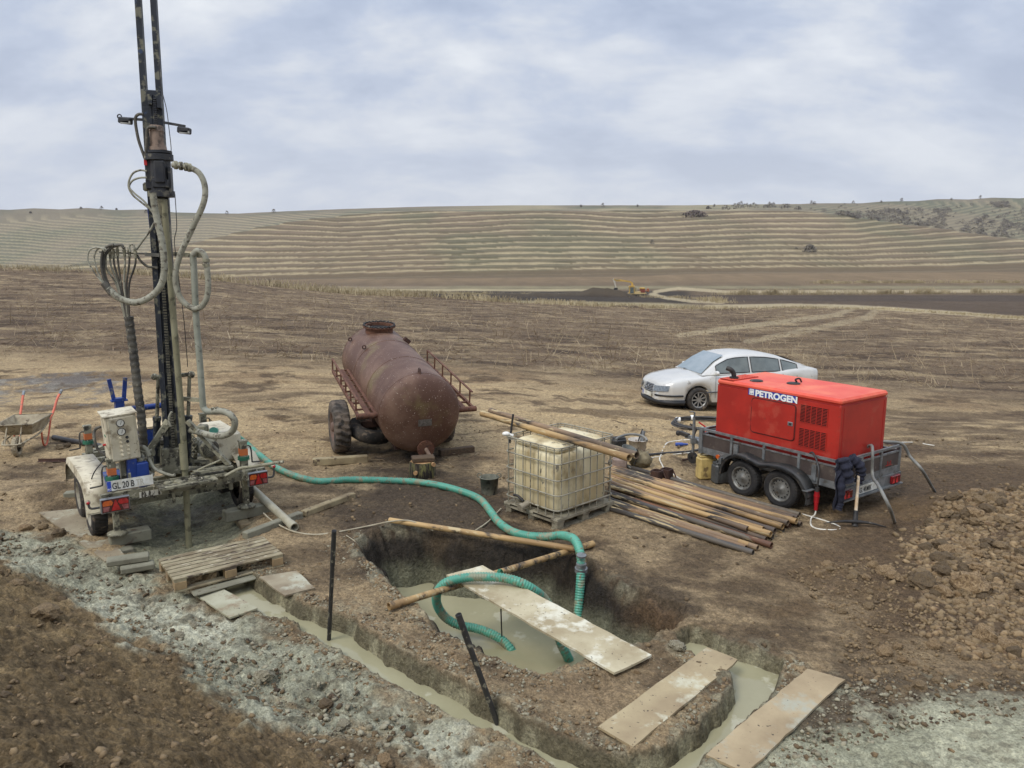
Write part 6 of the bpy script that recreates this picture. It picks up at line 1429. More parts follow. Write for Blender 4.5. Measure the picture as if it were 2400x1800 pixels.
m = MB(); m.tube([AT(463, 1102, 9.85), AT(490, 1090, 9.9), AT(518, 1078, 9.95)], .014, 8); m.box(AT(500, 1100, 9.95), (.5, .12, .03), Matrix.Rotation(RA, 3, 'Z')); m.build('mud_covered_bar', M_MUDR, rig)
m = RM(); m.cyl((.62, -.02, .60), (.62, -.02, .5), .03, n=8); m.build('bolt', M_MUDR, rig); m = RM(); m.cyl((-.12, -.02, .60), (-.12, -.02, .46), .022, n=8); m.build('bolt', M_MUDR, rig)
m = MB(); 
for k in range(5): m.torus(AT(572+k*.8, 1110, 10.1)+Vector((0, 0, 0)), (1, .3, .2*k-.4), .10, .005, 20, 4)
m.build('wire_loop', M_MUDR, rig)

# ================= TIMBERS, BOARDS, PALLETS ROUND THE RIG =================
def sheet(label, uv, z, th, m_, cat='board', name='plywood_sheet', zs=None):
    P = [gp(u, v, z) if zs is None else G(u, v, zs[i]) for i, (u, v) in enumerate(uv)]
    # keep it flat: least squares plane through the four corners
    A = np.array([[p.x, p.y, 1] for p in P]); zz_ = np.array([p.z for p in P]); c = np.linalg.lstsq(A, zz_, rcond=None)[0]
    P = [Vector((p.x, p.y, float(c[0]*p.x+c[1]*p.y+c[2]))) for p in P]
    # finer outline with slightly worn edges
    rr = random.Random(hash(label) % 999 if False else len(label)); out = []
    for i in range(len(P)):
        a, b = P[i], P[(i+1) % len(P)]; n = max(2, int((b-a).length/.12))
        for k in range(n): q = a.lerp(b, k/n); out.append(q+Vector((rr.uniform(-.006, .006), rr.uniform(-.006, .006), 0)))
    m = MB(); m.prism(out, (0, 0, -th)); return m.build(name, m_, label=label, cat=cat)
def plymat(name, a, b, c, sc=2.0, t=.56): return mat(name, a, b, sc, .8, c3=c, t3=t, s3=3.2, sharp3=.05, c4=S(70, 60, 50), t4=.68, s4=26, bump=.15, bs=50)
M_PLY1 = plymat('muddy_plywood', S(158, 148, 124), S(126, 112, 90), S(172, 170, 150))
M_PLY2 = plymat('pale_plywood', S(190, 180, 150), S(156, 142, 112), S(208, 204, 184), 1.6, .54)
M_PLY3 = plymat('tan_plywood', S(172, 156, 122), S(142, 124, 96), S(190, 186, 162), 1.4, .58)
sheet('large muddy plywood sheet lying left of the rig wheels', [(91, 1201), (192, 1190), (295, 1305), (246, 1313)][::1], .05, .025, M_PLY1)
sheet('small plywood piece lying right of the pallet beside the trench', [(607, 1351), (667, 1396), (737, 1377), (695, 1338)], .035, .02, M_PLY1)
sheet('small slurry smeared plywood piece left of the trench below the pallet', [(449, 1389), (539, 1446), (605, 1426), (521, 1378)], .06, .02, plymat('slurry_plywood', S(170, 168, 146), S(150, 146, 122), S(128, 108, 84), 2.2, .58))
timber('short slurry coated beam under the left jack foot', G(256, 1266, .03), G(352, 1247, .03), .20, .15, M_TIMG)
timber('slurry coated block standing under the left jack beam', G(280, 1282, -.12), G(300, 1300, -.12), .16, .14, M_TIMG)
timber('upper of two slurry coated planks left of the pallet', G(250, 1318, .02), G(350, 1303, .02), .17, .075, M_TIMG)
timber('lower of two slurry coated planks left of the pallet', G(282, 1336, -.06), G(362, 1322, -.06), .16, .075, M_TIMG)
timber('thick beam carrying the right jack foot', G(525, 1210, .07), G(640, 1187, .07), .17, .15, M_TIMG)
timber('left wooden block under the beam of the right jack', G(556, 1214, -.08), G(578, 1240, -.08), .15, .15, M_TIM)
timber('right wooden block under the beam of the right jack', G(598, 1205, -.07), G(618, 1222, -.07), .15, .15, M_TIM)
a_, b_ = gp(573, 1256, .05), gp(828, 1160, .05); timber('near long pale beam on the ground right of the rig', a_, a_.lerp(b_, .48), .11, .10, M_TIMG); timber('far long pale beam on the ground towards the tank trailer', a_.lerp(b_, .50), b_, .11, .09, M_TIM)
timber('grey beam lying beside the rig\'s front left wheel', gp(152, 1164, .07), gp(215, 1158, .07), .14, .14, M_TIMG)
a_, b_ = G(588, 1142, .25), gp(690, 1236, .055); m = MB(); m.pipe(a_, b_, .055, .045, 16); m.pipe(b_-(b_-a_).normalized()*.12, b_+(b_-a_).normalized()*.005, .062, .05, 16); m.build('plastic_pipe', mat('grey_pvc', S(170, 166, 146), S(148, 142, 122), 5, .5), label='pale plastic pipe leaning from the rig over the jack timbers', cat='pipe')
# pallet
P = [G(361.7, 1321, .12), G(414, 1357.6, .12), G(675, 1297.5, .12), G(607, 1264, .12)]
c_ = (P[0]+P[1]+P[2]+P[3])/4; c_.z = -.03; ax_ = ((P[2]-P[1])+(P[3]-P[0])).normalized(); ay_ = Vector((-ax_.y, ax_.x, 0)); PW, PD = 1.24, .74
M_PWOOD = mat('weathered_pallet_wood', S(160, 150, 122), S(116, 103, 80), 3, .9, stretch=(1, 3, 1), c3=S(84, 72, 60), t3=.60, s3=4, c4=S(182, 174, 152), t4=.64, s4=8, bump=.4, bs=40)
M_BLOCK = mat('pallet_block_wood', S(160, 136, 100), S(132, 112, 84), 6, .9)
pa = thing('wooden_pallet', 'weathered wooden pallet bridging the trench in front of the drill rod', 'pallet', c_, (0, 0, math.atan2(ax_.y, ax_.x)))
Rp = Matrix((ax_, ay_, zt_)).transposed()
def Pp(x, y, z): return c_+ax_*x+ay_*y+zt_*z
for i in range(7):
    y = -PD/2+.05+(PD-.10)*i/6; m = MB(); m.box(Pp(0, y, .165), (PW, .080 if i % 2 else .086, .022), Rp, .003); m.build('deck_board', M_PWOOD, pa)
for x in (-PW/2+.07, 0, PW/2-.07): m = MB(); m.box(Pp(x, 0, .143), (.13, PD-.01, .02), Rp); m.build('stringer_board', M_PWOOD, pa)
for y in (-PD/2+.05, 0, PD/2-.05):
    m = MB(); m.box(Pp(0, y, .03), (PW, .10, .02), Rp, .003); m.build('bottom_board', M_PWOOD, pa)
    for x in (-PW/2+.07, 0, PW/2-.07): m = MB(); m.box(Pp(x, y, .087), (.13, .10, .09), Rp, .004); m.build('block', M_BLOCK, pa)
timber('loose plank lying under the near edge of the pallet', Pp(-.45, -.42, -.02), Pp(.5, -.40, -.0), .14, .03, M_TIMG, name='plank')

# ================= PIT =================
a_, b_ = G(913, 1219, .09), G(1357, 1288, .115); pipe_thing('upper rusty pipe laid across the pit along its back edge', a_, b_, .038, 0, 'pipes laid across the pit', collar=False)
a_, b_ = G(912, 1421, .07), G(1390, 1274, .06); pipe_thing('lower rusty pipe laid across the pit under the board end', a_, b_, .038, 0, 'pipes laid across the pit', collar=True)
sheet('long pale board sloping over the pit under the green hose', [(1047, 1347), (1130, 1325), (1528, 1535), (1441, 1577)][::1], 0, .022, M_PLY2, zs=[.125, .12, .05, .05])
sheet('stained board lying on the tongue of soil at the trench bend', [(1403, 1703), (1658, 1516), (1730, 1546), (1484, 1750)], .035, .022, M_PLY3)
sheet('mud smeared board at the lower right beside the trench', [(1653, 1767), (1893, 1567), (1980, 1591), (1750, 1812)], .045, .022, plymat('tan_mud_plywood', S(172, 154, 122), S(142, 124, 96), S(162, 160, 142), 1.5, .57))
M_GREEN = mat('green_ribbed_hose', S(88, 158, 136), S(72, 140, 120), 3, .45, c3=S(130, 134, 110), t3=.55, s3=6, c4=S(110, 112, 92), t4=.62, s4=18)
def ribtube(label, P, r, pitch=.030, parent=None, name='suction_hose'):
    m = MB(); step = pitch/4; m.tube(P, r, 14, 10, step=step, rf=lambda i, t: r*(1.06 if i % 4 < 2 else .93)); return m.build(name, M_GREEN, parent, label=label, cat='hose' if parent is None else None)
gh = [(534, 1017, .45), (563, 1028, .22), (594, 1054, .06), (620, 1076, .05), (651, 1098, .05), (699, 1118, .05), (750, 1128, .05), (820, 1124, .05), (911, 1126, .05), (971, 1129, .05), (1031, 1138, .05), (1092, 1155, .05), (1127, 1172, .05), (1150, 1199, .05), (1167, 1222, .06), (1195, 1243, .07)]
P = [AT(500, 1010, 10.6)]+[gp(u, v, z) for u, v, z in gh[:14]]+[G(1167, 1222, .08), G(1195, 1243, .10), G(1232, 1255, .13), G(1279, 1258, .17), G(1315, 1255, .21), AT(1344, 1263, 8.85), AT(1357, 1286, 8.66), AT(1362, 1315, 8.55), AT(1361, 1350, 8.48), AT(1359, 1385, 8.44), AT(1355, 1430, 8.38), AT(1352, 1475, 8.32)]
h1 = ribtube('long green ribbed hose running from the rig over the ground into the pit', P, .052)
q = AT(1362, 1334, 8.52); dd = Vector((0, .12, -1)).normalized()
m = MB(); m.cyl(q-dd*.02, q+dd*.03, .075, n=18); m.cyl(q-dd*.08, q+dd*.09, .060, n=18); m.cyl(q-dd*.19, q-dd*.17, .058, n=14); m.build('hose_coupling', M_GALV, h1)
P = [G(1212, 1545, -.86), G(1199, 1525, -.74), G(1180, 1503, -.66), G(1152, 1486, -.60), G(1116, 1473, -.55), G(1076, 1465, -.50), G(1044, 1447, -.40), G(1025, 1418, -.22), G(1025, 1389, -.02), G(1047, 1365, .13), G(1091, 1354, .19), G(1134, 1352, .20), G(1177, 1354, .19), G(1217, 1364, .16), G(1250, 1382, .06), G(1278, 1406, -.12), G(1300, 1450, -.30), G(1313, 1504, -.48), G(1327, 1533, -.62), G(1340, 1560, -.84)]
h2 = ribtube('short green ribbed hose looped over the board into the pit water', P, .050)
m = MB(); a_ = G(1168, 1345, .13)
for k in range(4): m.torus(a_+Vector((.012*k, 0, .0)), (1, -.3, .1*k), .05, .006, 12, 5)
m.build('twine_lashing', MATS['green_twine'], h2)
m = MB(); a_ = G(1174, 1428, -.05); b_ = G(1177, 1498, -.74); m.cyl(a_, b_+Vector((0, 0, -.1)), .008, n=6); m.build('thin_rod', M_DARK, label='thin dark rod standing in the pit water before the board', cat='rod')
# stakes
for lab, a_, b_, r in (('black pipe stake standing upright at the left of the trench', G(770, 1520, -.28), AT(783, 1244, 6.95), .021), ('muddy black pipe stake leaning beside the lower trench', G(1173, 1716, -.25), AT(1074, 1440, 5.75), .024)):
    m = MB(); d = (b_-a_).normalized(); m.cyl(a_-d*.2, b_, r, n=12); m.cyl(b_-d*.005, b_+d*.0, r*1.05, n=12); m.cyl(a_.lerp(b_, .72), b_, r*1.12, n=12)
    m.build('pipe_stake', mat('black_mud_pipe', S(40, 40, 40), S(52, 50, 48), 6, .6, c3=S(128, 124, 106), t3=.60, s3=16), label=lab, cat='stake')
# ropes
M_ROPE = mat('dirty_rope', S(176, 168, 146), S(150, 140, 118), 9, .9)
gtube('dirty white rope running from the rig timbers to the pit pipe', [(618, 1203, .08), (639, 1221, .05), (683, 1244, .02), (735, 1253, .012), (790, 1247, .012), (863, 1233, .02), (917, 1222, .12), (955, 1220, .13), (982, 1228, .10), (1011, 1242, -.02), (1054, 1257, -.12), (1091, 1255, -.06), (1116, 1242, .02), (1145, 1222, .02), (1174, 1192, .03)], .011, M_ROPE, 'rope', 'rope')
gtube('thin cord hanging over the left rim of the pit', [(812, 1255, .01), (833, 1270, .01), (846, 1288, -.05), (857, 1310, -.15)], .006, M_ROPE, 'cord', 'rope')
# ================= FAR THINGS =================
def hit(u, v, r0=20., r1=1650.):
    d = ray(u, v); ts = np.concatenate([np.linspace(r0, 250, 500), np.linspace(250.5, r1, 1600)]); ts = ts[ts >= r0]
    x = ts*d[0]/d[1]; y = ts; zr_ = CH+ts*d[2]/d[1]; zt3 = zbase(x, y, False)
    k = np.argmax(zt3 > zr_)
    if not (zt3 > zr_).any(): return None
    return Vector((float(x[k]), float(y[k]), float(zt3[k])))
M_TWIG = mat('grey_twigs', S(104, 94, 88), S(84, 72, 66), .8, .95)
M_SCRUB = mat('dark_scrub', S(94, 88, 82), S(118, 110, 96), .08, .95)
def twig_cloud(c, R, H, n, seed, w, mb=None, up=.6):
    """bare bush: many thin forked twigs spreading from the foot"""
    rr = random.Random(seed); m = mb or MB()
    for i in range(n):
        a = rr.uniform(0, 6.28); sp = rr.random()**.6; h = H*rr.uniform(.45, 1)*(1-.35*sp); p = c+Vector((rr.uniform(-.1, .1)*R, rr.uniform(-.1, .1)*R, 0)); q = c+Vector((math.cos(a)*R*sp, math.sin(a)*R*sp, h))
        k = p.lerp(q, .5)+Vector((rr.uniform(-.1, .1)*R, rr.uniform(-.1, .1)*R, h*.12)); m.tube([p, k, q], w, 3, 2, cap=False, rf=lambda i_, t: w*(1-.7*t))
        for j in range(3):
            s0 = k.lerp(q, rr.uniform(0, .8)); e = s0+Vector((rr.uniform(-1, 1)*R*.3, rr.uniform(-1, 1)*R*.3, rr.uniform(.1, .5)*H*.4)); m.tube([s0, e], w*.5, 3, spline=False, cap=False)
    return m
def leafball(m, c, R, H, n, seed, sz):
    rr = random.Random(seed)
    for i in range(n):
        a = rr.uniform(0, 6.28); q = rr.random()**.5; z = rr.random(); rad = R*q*math.sqrt(max(.05, 1-(z*1.0)**2)); p = c+Vector((math.cos(a)*rad, math.sin(a)*rad, z*H)); s = sz*rr.uniform(.5, 1.3)
        d1 = Vector((rr.uniform(-1, 1), rr.uniform(-1, 1), rr.uniform(-1, 1))).normalized(); d2 = d1.orthogonal().normalized()
        m.mesh([p-d1*s, p+d2*s*.7, p+d1*s, p-d2*s*.7], [(0, 1, 2, 3)])
# bare shrub at the field edge
c = hit(632, 664); b = thing('bare_shrub', 'leafless shrub with tangled reddish twigs at the left field edge', 'shrub', c)
twig_cloud(c, 1.7, 2.3, 70, 3, .022).build('twigs', M_TWIG, b)
m = MB(); m.tube([c, c+Vector((.2, 0, .8)), c+Vector((-.1, 0, 1.6)), c+Vector((-.5, 0, 2.6))], .05, 5, 3, rf=lambda i, t: .06*(1-.7*t)); m.tube([c, c+Vector((.3, 0, .6)), c+Vector((.5, 0, 1.3))], .04, 5, 3); m.build('trunk', mat('dark_bark', S(60, 50, 46), rough=.9), b)
m = MB(); twig_cloud(c+Vector((-3.2, 1, 0)), 1.2, 1.6, 26, 5, .018, m); m.build('bare_shrub', M_TWIG, label='smaller thin bare shrub left of the tangled reddish shrub', cat='shrub')
def far_bush(label, u, v, R, H, n, seed, sz, group=None, mm=None):
    c = hit(u, v)
    if c is None: c = AT(u, v, 1290.)
    m = MB(); leafball(m, c-Vector((0, 0, .2*H)), R, H*1.2, n, seed, sz); return m.build('bush', mm or M_SCRUB, label=label, cat='bush', group=group)
far_bush('lone dark bush on the middle terraces of the hillside', 1898, 592, 4.6, 4.6, 420, 1, .55)
far_bush('tiny dark bush just left of the lone hillside bush', 1866, 587, 1.4, 1.8, 80, 2, .4)
far_bush('small dark bush on the terraces above the excavator', 1528, 572, 1.6, 3.0, 90, 3, .4)
far_bush('wide grey bush clump at the top edge of the terraced hill', 1628, 508, 12, 5, 420, 4, 1.0, mm=M_TWIG)
for i, (u, v, s) in enumerate(((72, 498, 1), (190, 488, 1.1), (238, 489, 1.6), (273, 490, .9), (343, 497, 1.6), (532, 500, 1.6), (642, 497, 1.9), (1362, 483, 1), (1413, 484, 1.8), (1494, 483, 1), (1674, 483, 1.2), (1737, 480, 2.2), (1803, 478, 1.4), (1813, 478, 1.2), (1902, 477, 1.8), (1909, 477, 1.4), (2000, 475, 1.4), (2065, 473, 1), (2113, 470, 1.6), (2230, 467, 1.2), (2298, 463, 1.6))):
    far_bush('tiny shrub breaking the skyline of the far ridge', u, v+2, 2.0*s, 3.2*s, 60, 20+i, .9, 'tiny shrubs on the skyline')
for i, (u, v, s) in enumerate(((1660, 490, 1.4), (1700, 491, 2), (1722, 489, 2.6), (1733, 487, 2.6), (1748, 488, 2.4), (1767, 487, 2.6), (1796, 487, 1.8), (1808, 486, 2), (1838, 489, 2.4), (1846, 487, 2), (1870, 491, 1.6))):
    far_bush('dark bush in the row just below the skyline right of centre', u, v, 3.2*s, 2.6*s, 70, 60+i, 1.2, 'bushes below the skyline')
# scrub wood in the gully of the far right hill
rr = random.Random(9); P1 = [(1920, 492), (1965, 491), (2000, 503), (2060, 494), (2230, 487), (2222, 500), (2215, 512), (2230, 540), (2180, 532), (2130, 530), (2070, 520), (1990, 512), (1930, 498)]
P2 = [(2245, 542), (2290, 510), (2330, 502), (2420, 498), (2420, 548), (2340, 560), (2290, 552)]; P3 = [(2320, 476), (2360, 474), (2370, 486), (2330, 487)]; m = MB(); cnt = 0
def inside(u, v, P): return sdpoly(np.array([float(u)]), np.array([float(v)]), P)[0] > 0
while cnt < 420:
    P = P1 if rr.random() < .62 else P2 if rr.random() < .86 else P3; u = rr.uniform(min(p[0] for p in P), max(p[0] for p in P)); v = rr.uniform(min(p[1] for p in P), max(p[1] for p in P))
    if not inside(u, v, P): continue
    dn = float(fbm(np.array([u]), np.array([v*3.]), 60, 3, 2)[0])
    if P is not P3 and dn < -.12 and rr.random() < .8: continue
    c = hit(u, v)
    if c is None or c.y < 640: cnt += 1; continue
    s = rr.uniform(2.2, 5.5); leafball(m, c, s, s*.8, 42, cnt, .8); cnt += 1
for i in range(120):
    c = hit(rr.uniform(1900, 2400), rr.uniform(478, 545))
    if c is None or c.y < 700: continue
    s = rr.uniform(1.5, 3); leafball(m, c, s, s, 22, i, .7)
m.build('scrub_wood', M_SCRUB, kind='stuff', label='dark leafless scrub filling the gully of the far right hill', cat='scrub')

# ================= EXCAVATOR =================
ed = 235.0; ex = thing('excavator', 'yellow tracked excavator digging at a dark soil bank far across the field', 'excavator', AT(1482, 693, ed))
M_YEL = mat('excavator_yellow', S(206, 168, 84), S(180, 146, 72), .8, .6)
def E(u, v, y=0): return AT(1350+u*.113, 620+v*.113, ed)+Vector((0, y, 0))
def slab(m, pts, y0, y1): m.prism([E(u, v, y0) for u, v in pts], (0, y1-y0, 0))
for y in (-1.3, .9): m = MB(); slab(m, [(1060, 640), (1090, 612), (1390, 606), (1425, 628), (1410, 662), (1090, 668)], y, y+.5); m.build('track', M_DARK, ex)
m = MB(); slab(m, [(1075, 612), (1080, 590), (1440, 580), (1450, 596), (1400, 606)], -1.3, 1.3); slab(m, [(1190, 590), (1195, 560), (1330, 555), (1330, 585)], -1.2, 1.2); m.build('slewing_deck', mat('pale_yellow', S(190, 168, 120), rough=.7), ex)
m = MB(); slab(m, [(1092, 598), (1096, 455), (1195, 452), (1200, 596)], -1.3, .1); cb_ = m.build('cab', M_YEL, ex)
m = MB(); slab(m, [(1106, 590), (1110, 470), (1184, 468), (1184, 590)], -1.36, -1.31); slab(m, [(1088, 560), (1092, 475), (1094, 475), (1092, 560)], -1.2, 0); m.build('cab_window', M_GLASS, cb_)
m = MB(); slab(m, [(1090, 455), (1092, 442), (1210, 440), (1212, 452)], -1.4, .2); m.build('cab_roof', M_YEL, cb_)
m = MB(); slab(m, [(1205, 580), (1210, 470), (1262, 470), (1275, 580)], -.2, 1.2); m.build('side_housing', mat('grey_yellow', S(170, 160, 130), rough=.7), ex)
m = MB(); slab(m, [(1332, 575), (1332, 500), (1418, 500), (1420, 578)], -1.2, 1.2); m.build('engine_housing', mat('rust_red', S(120, 62, 48), rough=.8), ex)
m = MB(); slab(m, [(1328, 500), (1330, 478), (1415, 478), (1420, 500)], -1.25, 1.25); m.build('engine_cover', M_YEL, ex)
m = MB(); slab(m, [(1425, 548), (1425, 538), (1480, 536), (1482, 498), (1503, 496), (1505, 562), (1480, 562), (1478, 548)], -1.1, 1.1); m.build('counterweight', mat('rust_orange', S(150, 90, 60), rough=.8), ex)
m = MB(); slab(m, [(1140, 452), (1150, 400), (1120, 372), (980, 350), (840, 346), (780, 320), (780, 296), (900, 306), (1010, 325), (1130, 345), (1175, 380), (1190, 440)], -.35, .15); bm_ = m.build('boom', M_YEL, ex)
m = MB(); slab(m, [(805, 306), (900, 312), (905, 322), (805, 318)], -.45, -.35); m.build('boom_cylinder', M_GALV, bm_)
m = MB(); slab(m, [(770, 330), (765, 300), (785, 290), (805, 320), (815, 380), (838, 480), (815, 485), (792, 390)], -.3, .1); m.build('dipper_arm', mat('pale_arm', S(186, 180, 164), rough=.6), ex)
m = MB(); slab(m, [(780, 515), (800, 480), (850, 478), (862, 500), (845, 560), (800, 545)], -.6, .5); m.build('bucket', M_DARK, ex)

# ================= CLODS AND STONES =================
def ico(sub_):
    t = (1+5**.5)/2; V = [(-1, t, 0), (1, t, 0), (-1, -t, 0), (1, -t, 0), (0, -1, t), (0, 1, t), (0, -1, -t), (0, 1, -t), (t, 0, -1), (t, 0, 1), (-t, 0, -1), (-t, 0, 1)]
    Fc = [(0, 11, 5), (0, 5, 1), (0, 1, 7), (0, 7, 10), (0, 10, 11), (1, 5, 9), (5, 11, 4), (11, 10, 2), (10, 7, 6), (7, 1, 8), (3, 9, 4), (3, 4, 2), (3, 2, 6), (3, 6, 8), (3, 8, 9), (4, 9, 5), (2, 4, 11), (6, 2, 10), (8, 6, 7), (9, 8, 1)]
    V = [np.array(v)/np.linalg.norm(v) for v in V]
    for _ in range(sub_):
        mid = {}; F2 = []
        def M(a, b):
            k = (min(a, b), max(a, b))
            if k not in mid: q = V[a]+V[b]; V.append(q/np.linalg.norm(q)); mid[k] = len(V)-1
            return mid[k]
        for a, b, c in Fc: x, y, z = M(a, b), M(b, c), M(c, a); F2 += [(a, x, z), (b, y, x), (c, z, y), (x, y, z)]
        Fc = F2
    return np.array(V), np.array(Fc)
def rockshape(k, sub_, sharp=.22):
    V, Fc = ico(sub_); r2 = np.random.default_rng(100+k)
    for _ in range(7):          # planar chips give a broken stone look
        n = r2.normal(size=3); n /= np.linalg.norm(n); d = r2.uniform(.62, .92); s = V @ n; V = V-np.outer(np.maximum(s-d, 0), n)
    V = V*(1+sharp*r2.normal(size=(len(V), 1))*.35); V = V*np.array([r2.uniform(.85, 1.25), r2.uniform(.8, 1.1), r2.uniform(.6, .85)]); return V, Fc
def rockmat(name, a, b, c): return mat(name, a, b, 9, .92, c3=c, t3=.58, s3=12, bump=.9, bs=28)
RM_BR = rockmat('brown_clod', S(106, 88, 64), S(134, 114, 84), S(80, 66, 48)); RM_TAN = rockmat('ochre_stone', S(150, 128, 96), S(112, 90, 62), S(92, 72, 52)); RM_GR = rockmat('grey_slurry_clod', S(158, 152, 130), S(120, 112, 92), S(84, 72, 56)); RM_DK = rockmat('dark_clod', S(84, 69, 50), S(104, 87, 62), S(60, 49, 37))
shapes = []
for k in range(8):
    V, Fc = rockshape(k, 2); me = bpy.data.meshes.new('clod'); me.from_pydata(V.tolist(), [], Fc.tolist()); shapes.append(me)
rockmesh = {}
def rock(name, label, cat, x, y, s, mt, group=None, sink=.25, seed=0):
    k = seed % 8; key = (k, mt.name)
    if key not in rockmesh: me = shapes[k].copy(); me.name = name; me.materials.append(mt); rockmesh[key] = me
    o = bpy.data.objects.new(name, rockmesh[key]); COL.objects.link(o); o.location = (x, y, gz(x, y)+s*.6*(1-sink*2)); o.scale = (s, s, s); o.rotation_euler = (random.uniform(-.4, .4), random.uniform(-.4, .4), random.uniform(0, 6.28)); return tag(o, label, cat, group)
def named(u, v, px_, mt, label, seed, cat='stone', name='stone'):
    p = gp(u, v); s = px_*p.length/F*.5; rock(name, label, cat, p.x, p.y, s, mt, seed=seed)
named(1590, 1520, 44, RM_GR, 'grey slurry covered lump between long board and trench bend', 1, 'clod', 'clod'); named(1492, 1578, 20, RM_TAN, 'pale tan stone on the soil just below the long board', 2)
named(1319, 1645, 14, RM_TAN, 'small tan stone in the middle of the soil tongue', 3); named(2072, 1532, 40, RM_TAN, 'angular ochre stone right of the upper end of the lower board', 4)
named(2215, 1292, 34, RM_TAN, 'bright ochre stone at the top left of the rubble heap', 5); named(2098, 1358, 38, RM_TAN, 'cracked ochre stone before the rubble heap', 6); named(2075, 1345, 40, RM_TAN, 'round ochre stone left of the cracked one', 7)
named(2206, 1402, 28, RM_TAN, 'orange tan stone below the dark stones of the heap', 8); named(2165, 1378, 60, RM_DK, 'big dark clod at the foot of the rubble heap', 9, 'clod', 'clod'); named(2280, 1385, 88, RM_TAN, 'largest split ochre rock on the rubble heap', 10)
named(2205, 1315, 46, RM_DK, 'dark stone with pale scratches on the heap', 11); named(2262, 1340, 40, RM_DK, 'pair topping dark stone in the middle of the heap', 12); named(2198, 1600, 28, RM_BR, 'half buried brown stone above the slurry patch', 13); named(2200, 1285, 40, RM_DK, 'dark rounded clod at the left edge of the heap', 14)
named(1958, 1200, 36, RM_DK, 'dark clod in the shade under the trailer corner', 15, 'clod', 'clod'); named(140, 1052, 18, RM_BR, 'brown clod beside the black pipe near the wheelbarrow', 16, 'clod', 'clod'); named(155, 1048, 20, RM_DK, 'dark clod between wheelbarrow and rig', 17, 'clod', 'clod')
named(142, 1258, 36, RM_DK, 'dark clod lying on the edge of the slurry left of the plywood', 18, 'clod', 'clod'); named(60, 1242, 26, RM_TAN, 'yellowish clod left of the plywood sheet', 19, 'clod', 'clod'); named(100, 1240, 24, RM_BR, 'brown clod next to the yellowish one by the plywood', 20, 'clod', 'clod')
named(42, 1376, 36, RM_BR, 'rounded brown clod at the left edge of the mound', 21, 'clod', 'clod'); named(100, 1450, 60, RM_BR, 'long brown clod with grey crust on the mound', 22, 'clod', 'clod'); named(620, 1590, 50, RM_GR, 'tall grey slurry lump in the middle of the slurry band', 23, 'clod', 'clod'); named(765, 1655, 40, RM_DK, 'dark standing lump near the lower end of the slurry band', 24, 'clod', 'clod')
named(900, 1788, 46, RM_TAN, 'pale flat stone at the bottom edge of the slurry band', 25)
BOARDS = [[tuple(G(u, v, .04))[:2] for u, v in L_] for L_ in ([(91, 1201), (192, 1190), (295, 1305), (246, 1313)], [(607, 1351), (667, 1396), (737, 1377), (695, 1338)], [(449, 1389), (539, 1446), (605, 1426), (521, 1378)], [(1047, 1347), (1130, 1325), (1528, 1535), (1441, 1577)], [(1403, 1703), (1658, 1516), (1730, 1546), (1484, 1750)], [(1653, 1767), (1893, 1567), (1980, 1591), (1750, 1812)])]
def onboard(x, y):
    o = np.zeros(x.shape, bool)
    for B_p in BOARDS: o |= sdpoly(x, y, B_p) > -.02
    return o
def sample(n, P, seed, smin, smax, pw=2.5, mask=None):
    r2 = np.random.default_rng(seed); Pn = P; u0, u1 = min(p[0] for p in P), max(p[0] for p in P); v0, v1 = min(p[1] for p in P), max(p[1] for p in P); out = []
    # uniform on the ground inside the outline
    c = [G(u, v, 0) for u, v in P]; X = [(p.x, p.y) for p in c]; xa, xb = min(p[0] for p in X), max(p[0] for p in X); ya, yb = min(p[1] for p in X), max(p[1] for p in X)
    while sum(len(o) for o in out) < n:
        x = r2.uniform(xa, xb, n*2); y = r2.uniform(ya, yb, n*2); z, sp, st, sc = zbase(x, y)
        ok = (sdpoly(x, y, X) > 0) & ~onboard(x, y) & (sp < -.02) & (st < -.03)
        if mask is not None: ok &= mask(x, y, r2)
        out.append(np.stack([x[ok], y[ok], z[ok]], 1))
    A = np.concatenate(out)[:n]; s = smin*(smax/smin)**(r2.random(n)**pw); return A, s, r2
HEAP = [(2080, 1240), (2200, 1180), (2440, 1130), (2440, 1600), (2240, 1540), (2140, 1470), (2090, 1400), (2070, 1300)]
HEAP2 = [(1840, 1330), (2050, 1300), (2150, 1450), (2240, 1560), (2440, 1600), (2440, 1640), (2000, 1620), (1960, 1450)]
LEFT = [(-500, 1180), (0, 1250), (300, 1400), (600, 1580), (800, 1720), (900, 1900), (900, 2300), (-900, 2300), (-900, 1300)]
BAND = [(-200, 1200), (0, 1240), (250, 1300), (560, 1450), (860, 1600), (1000, 1720), (1050, 1900), (850, 1900), (600, 1640), (300, 1450), (0, 1300)]
RIMS = [(560, 1330), (760, 1230), (850, 1250), (960, 1440), (1260, 1590), (1620, 1520), (1900, 1540), (1880, 1850), (600, 1850), (640, 1500)]
HX = [tuple(G(u, v, 0))[:2] for u, v in HEAP]
heapmask = lambda x, y, r2: r2.random(len(x)) < sst(-.1, 1.1, sdpoly(x, y, HX)+.35*fbm(x, y, .6, 3, 1))
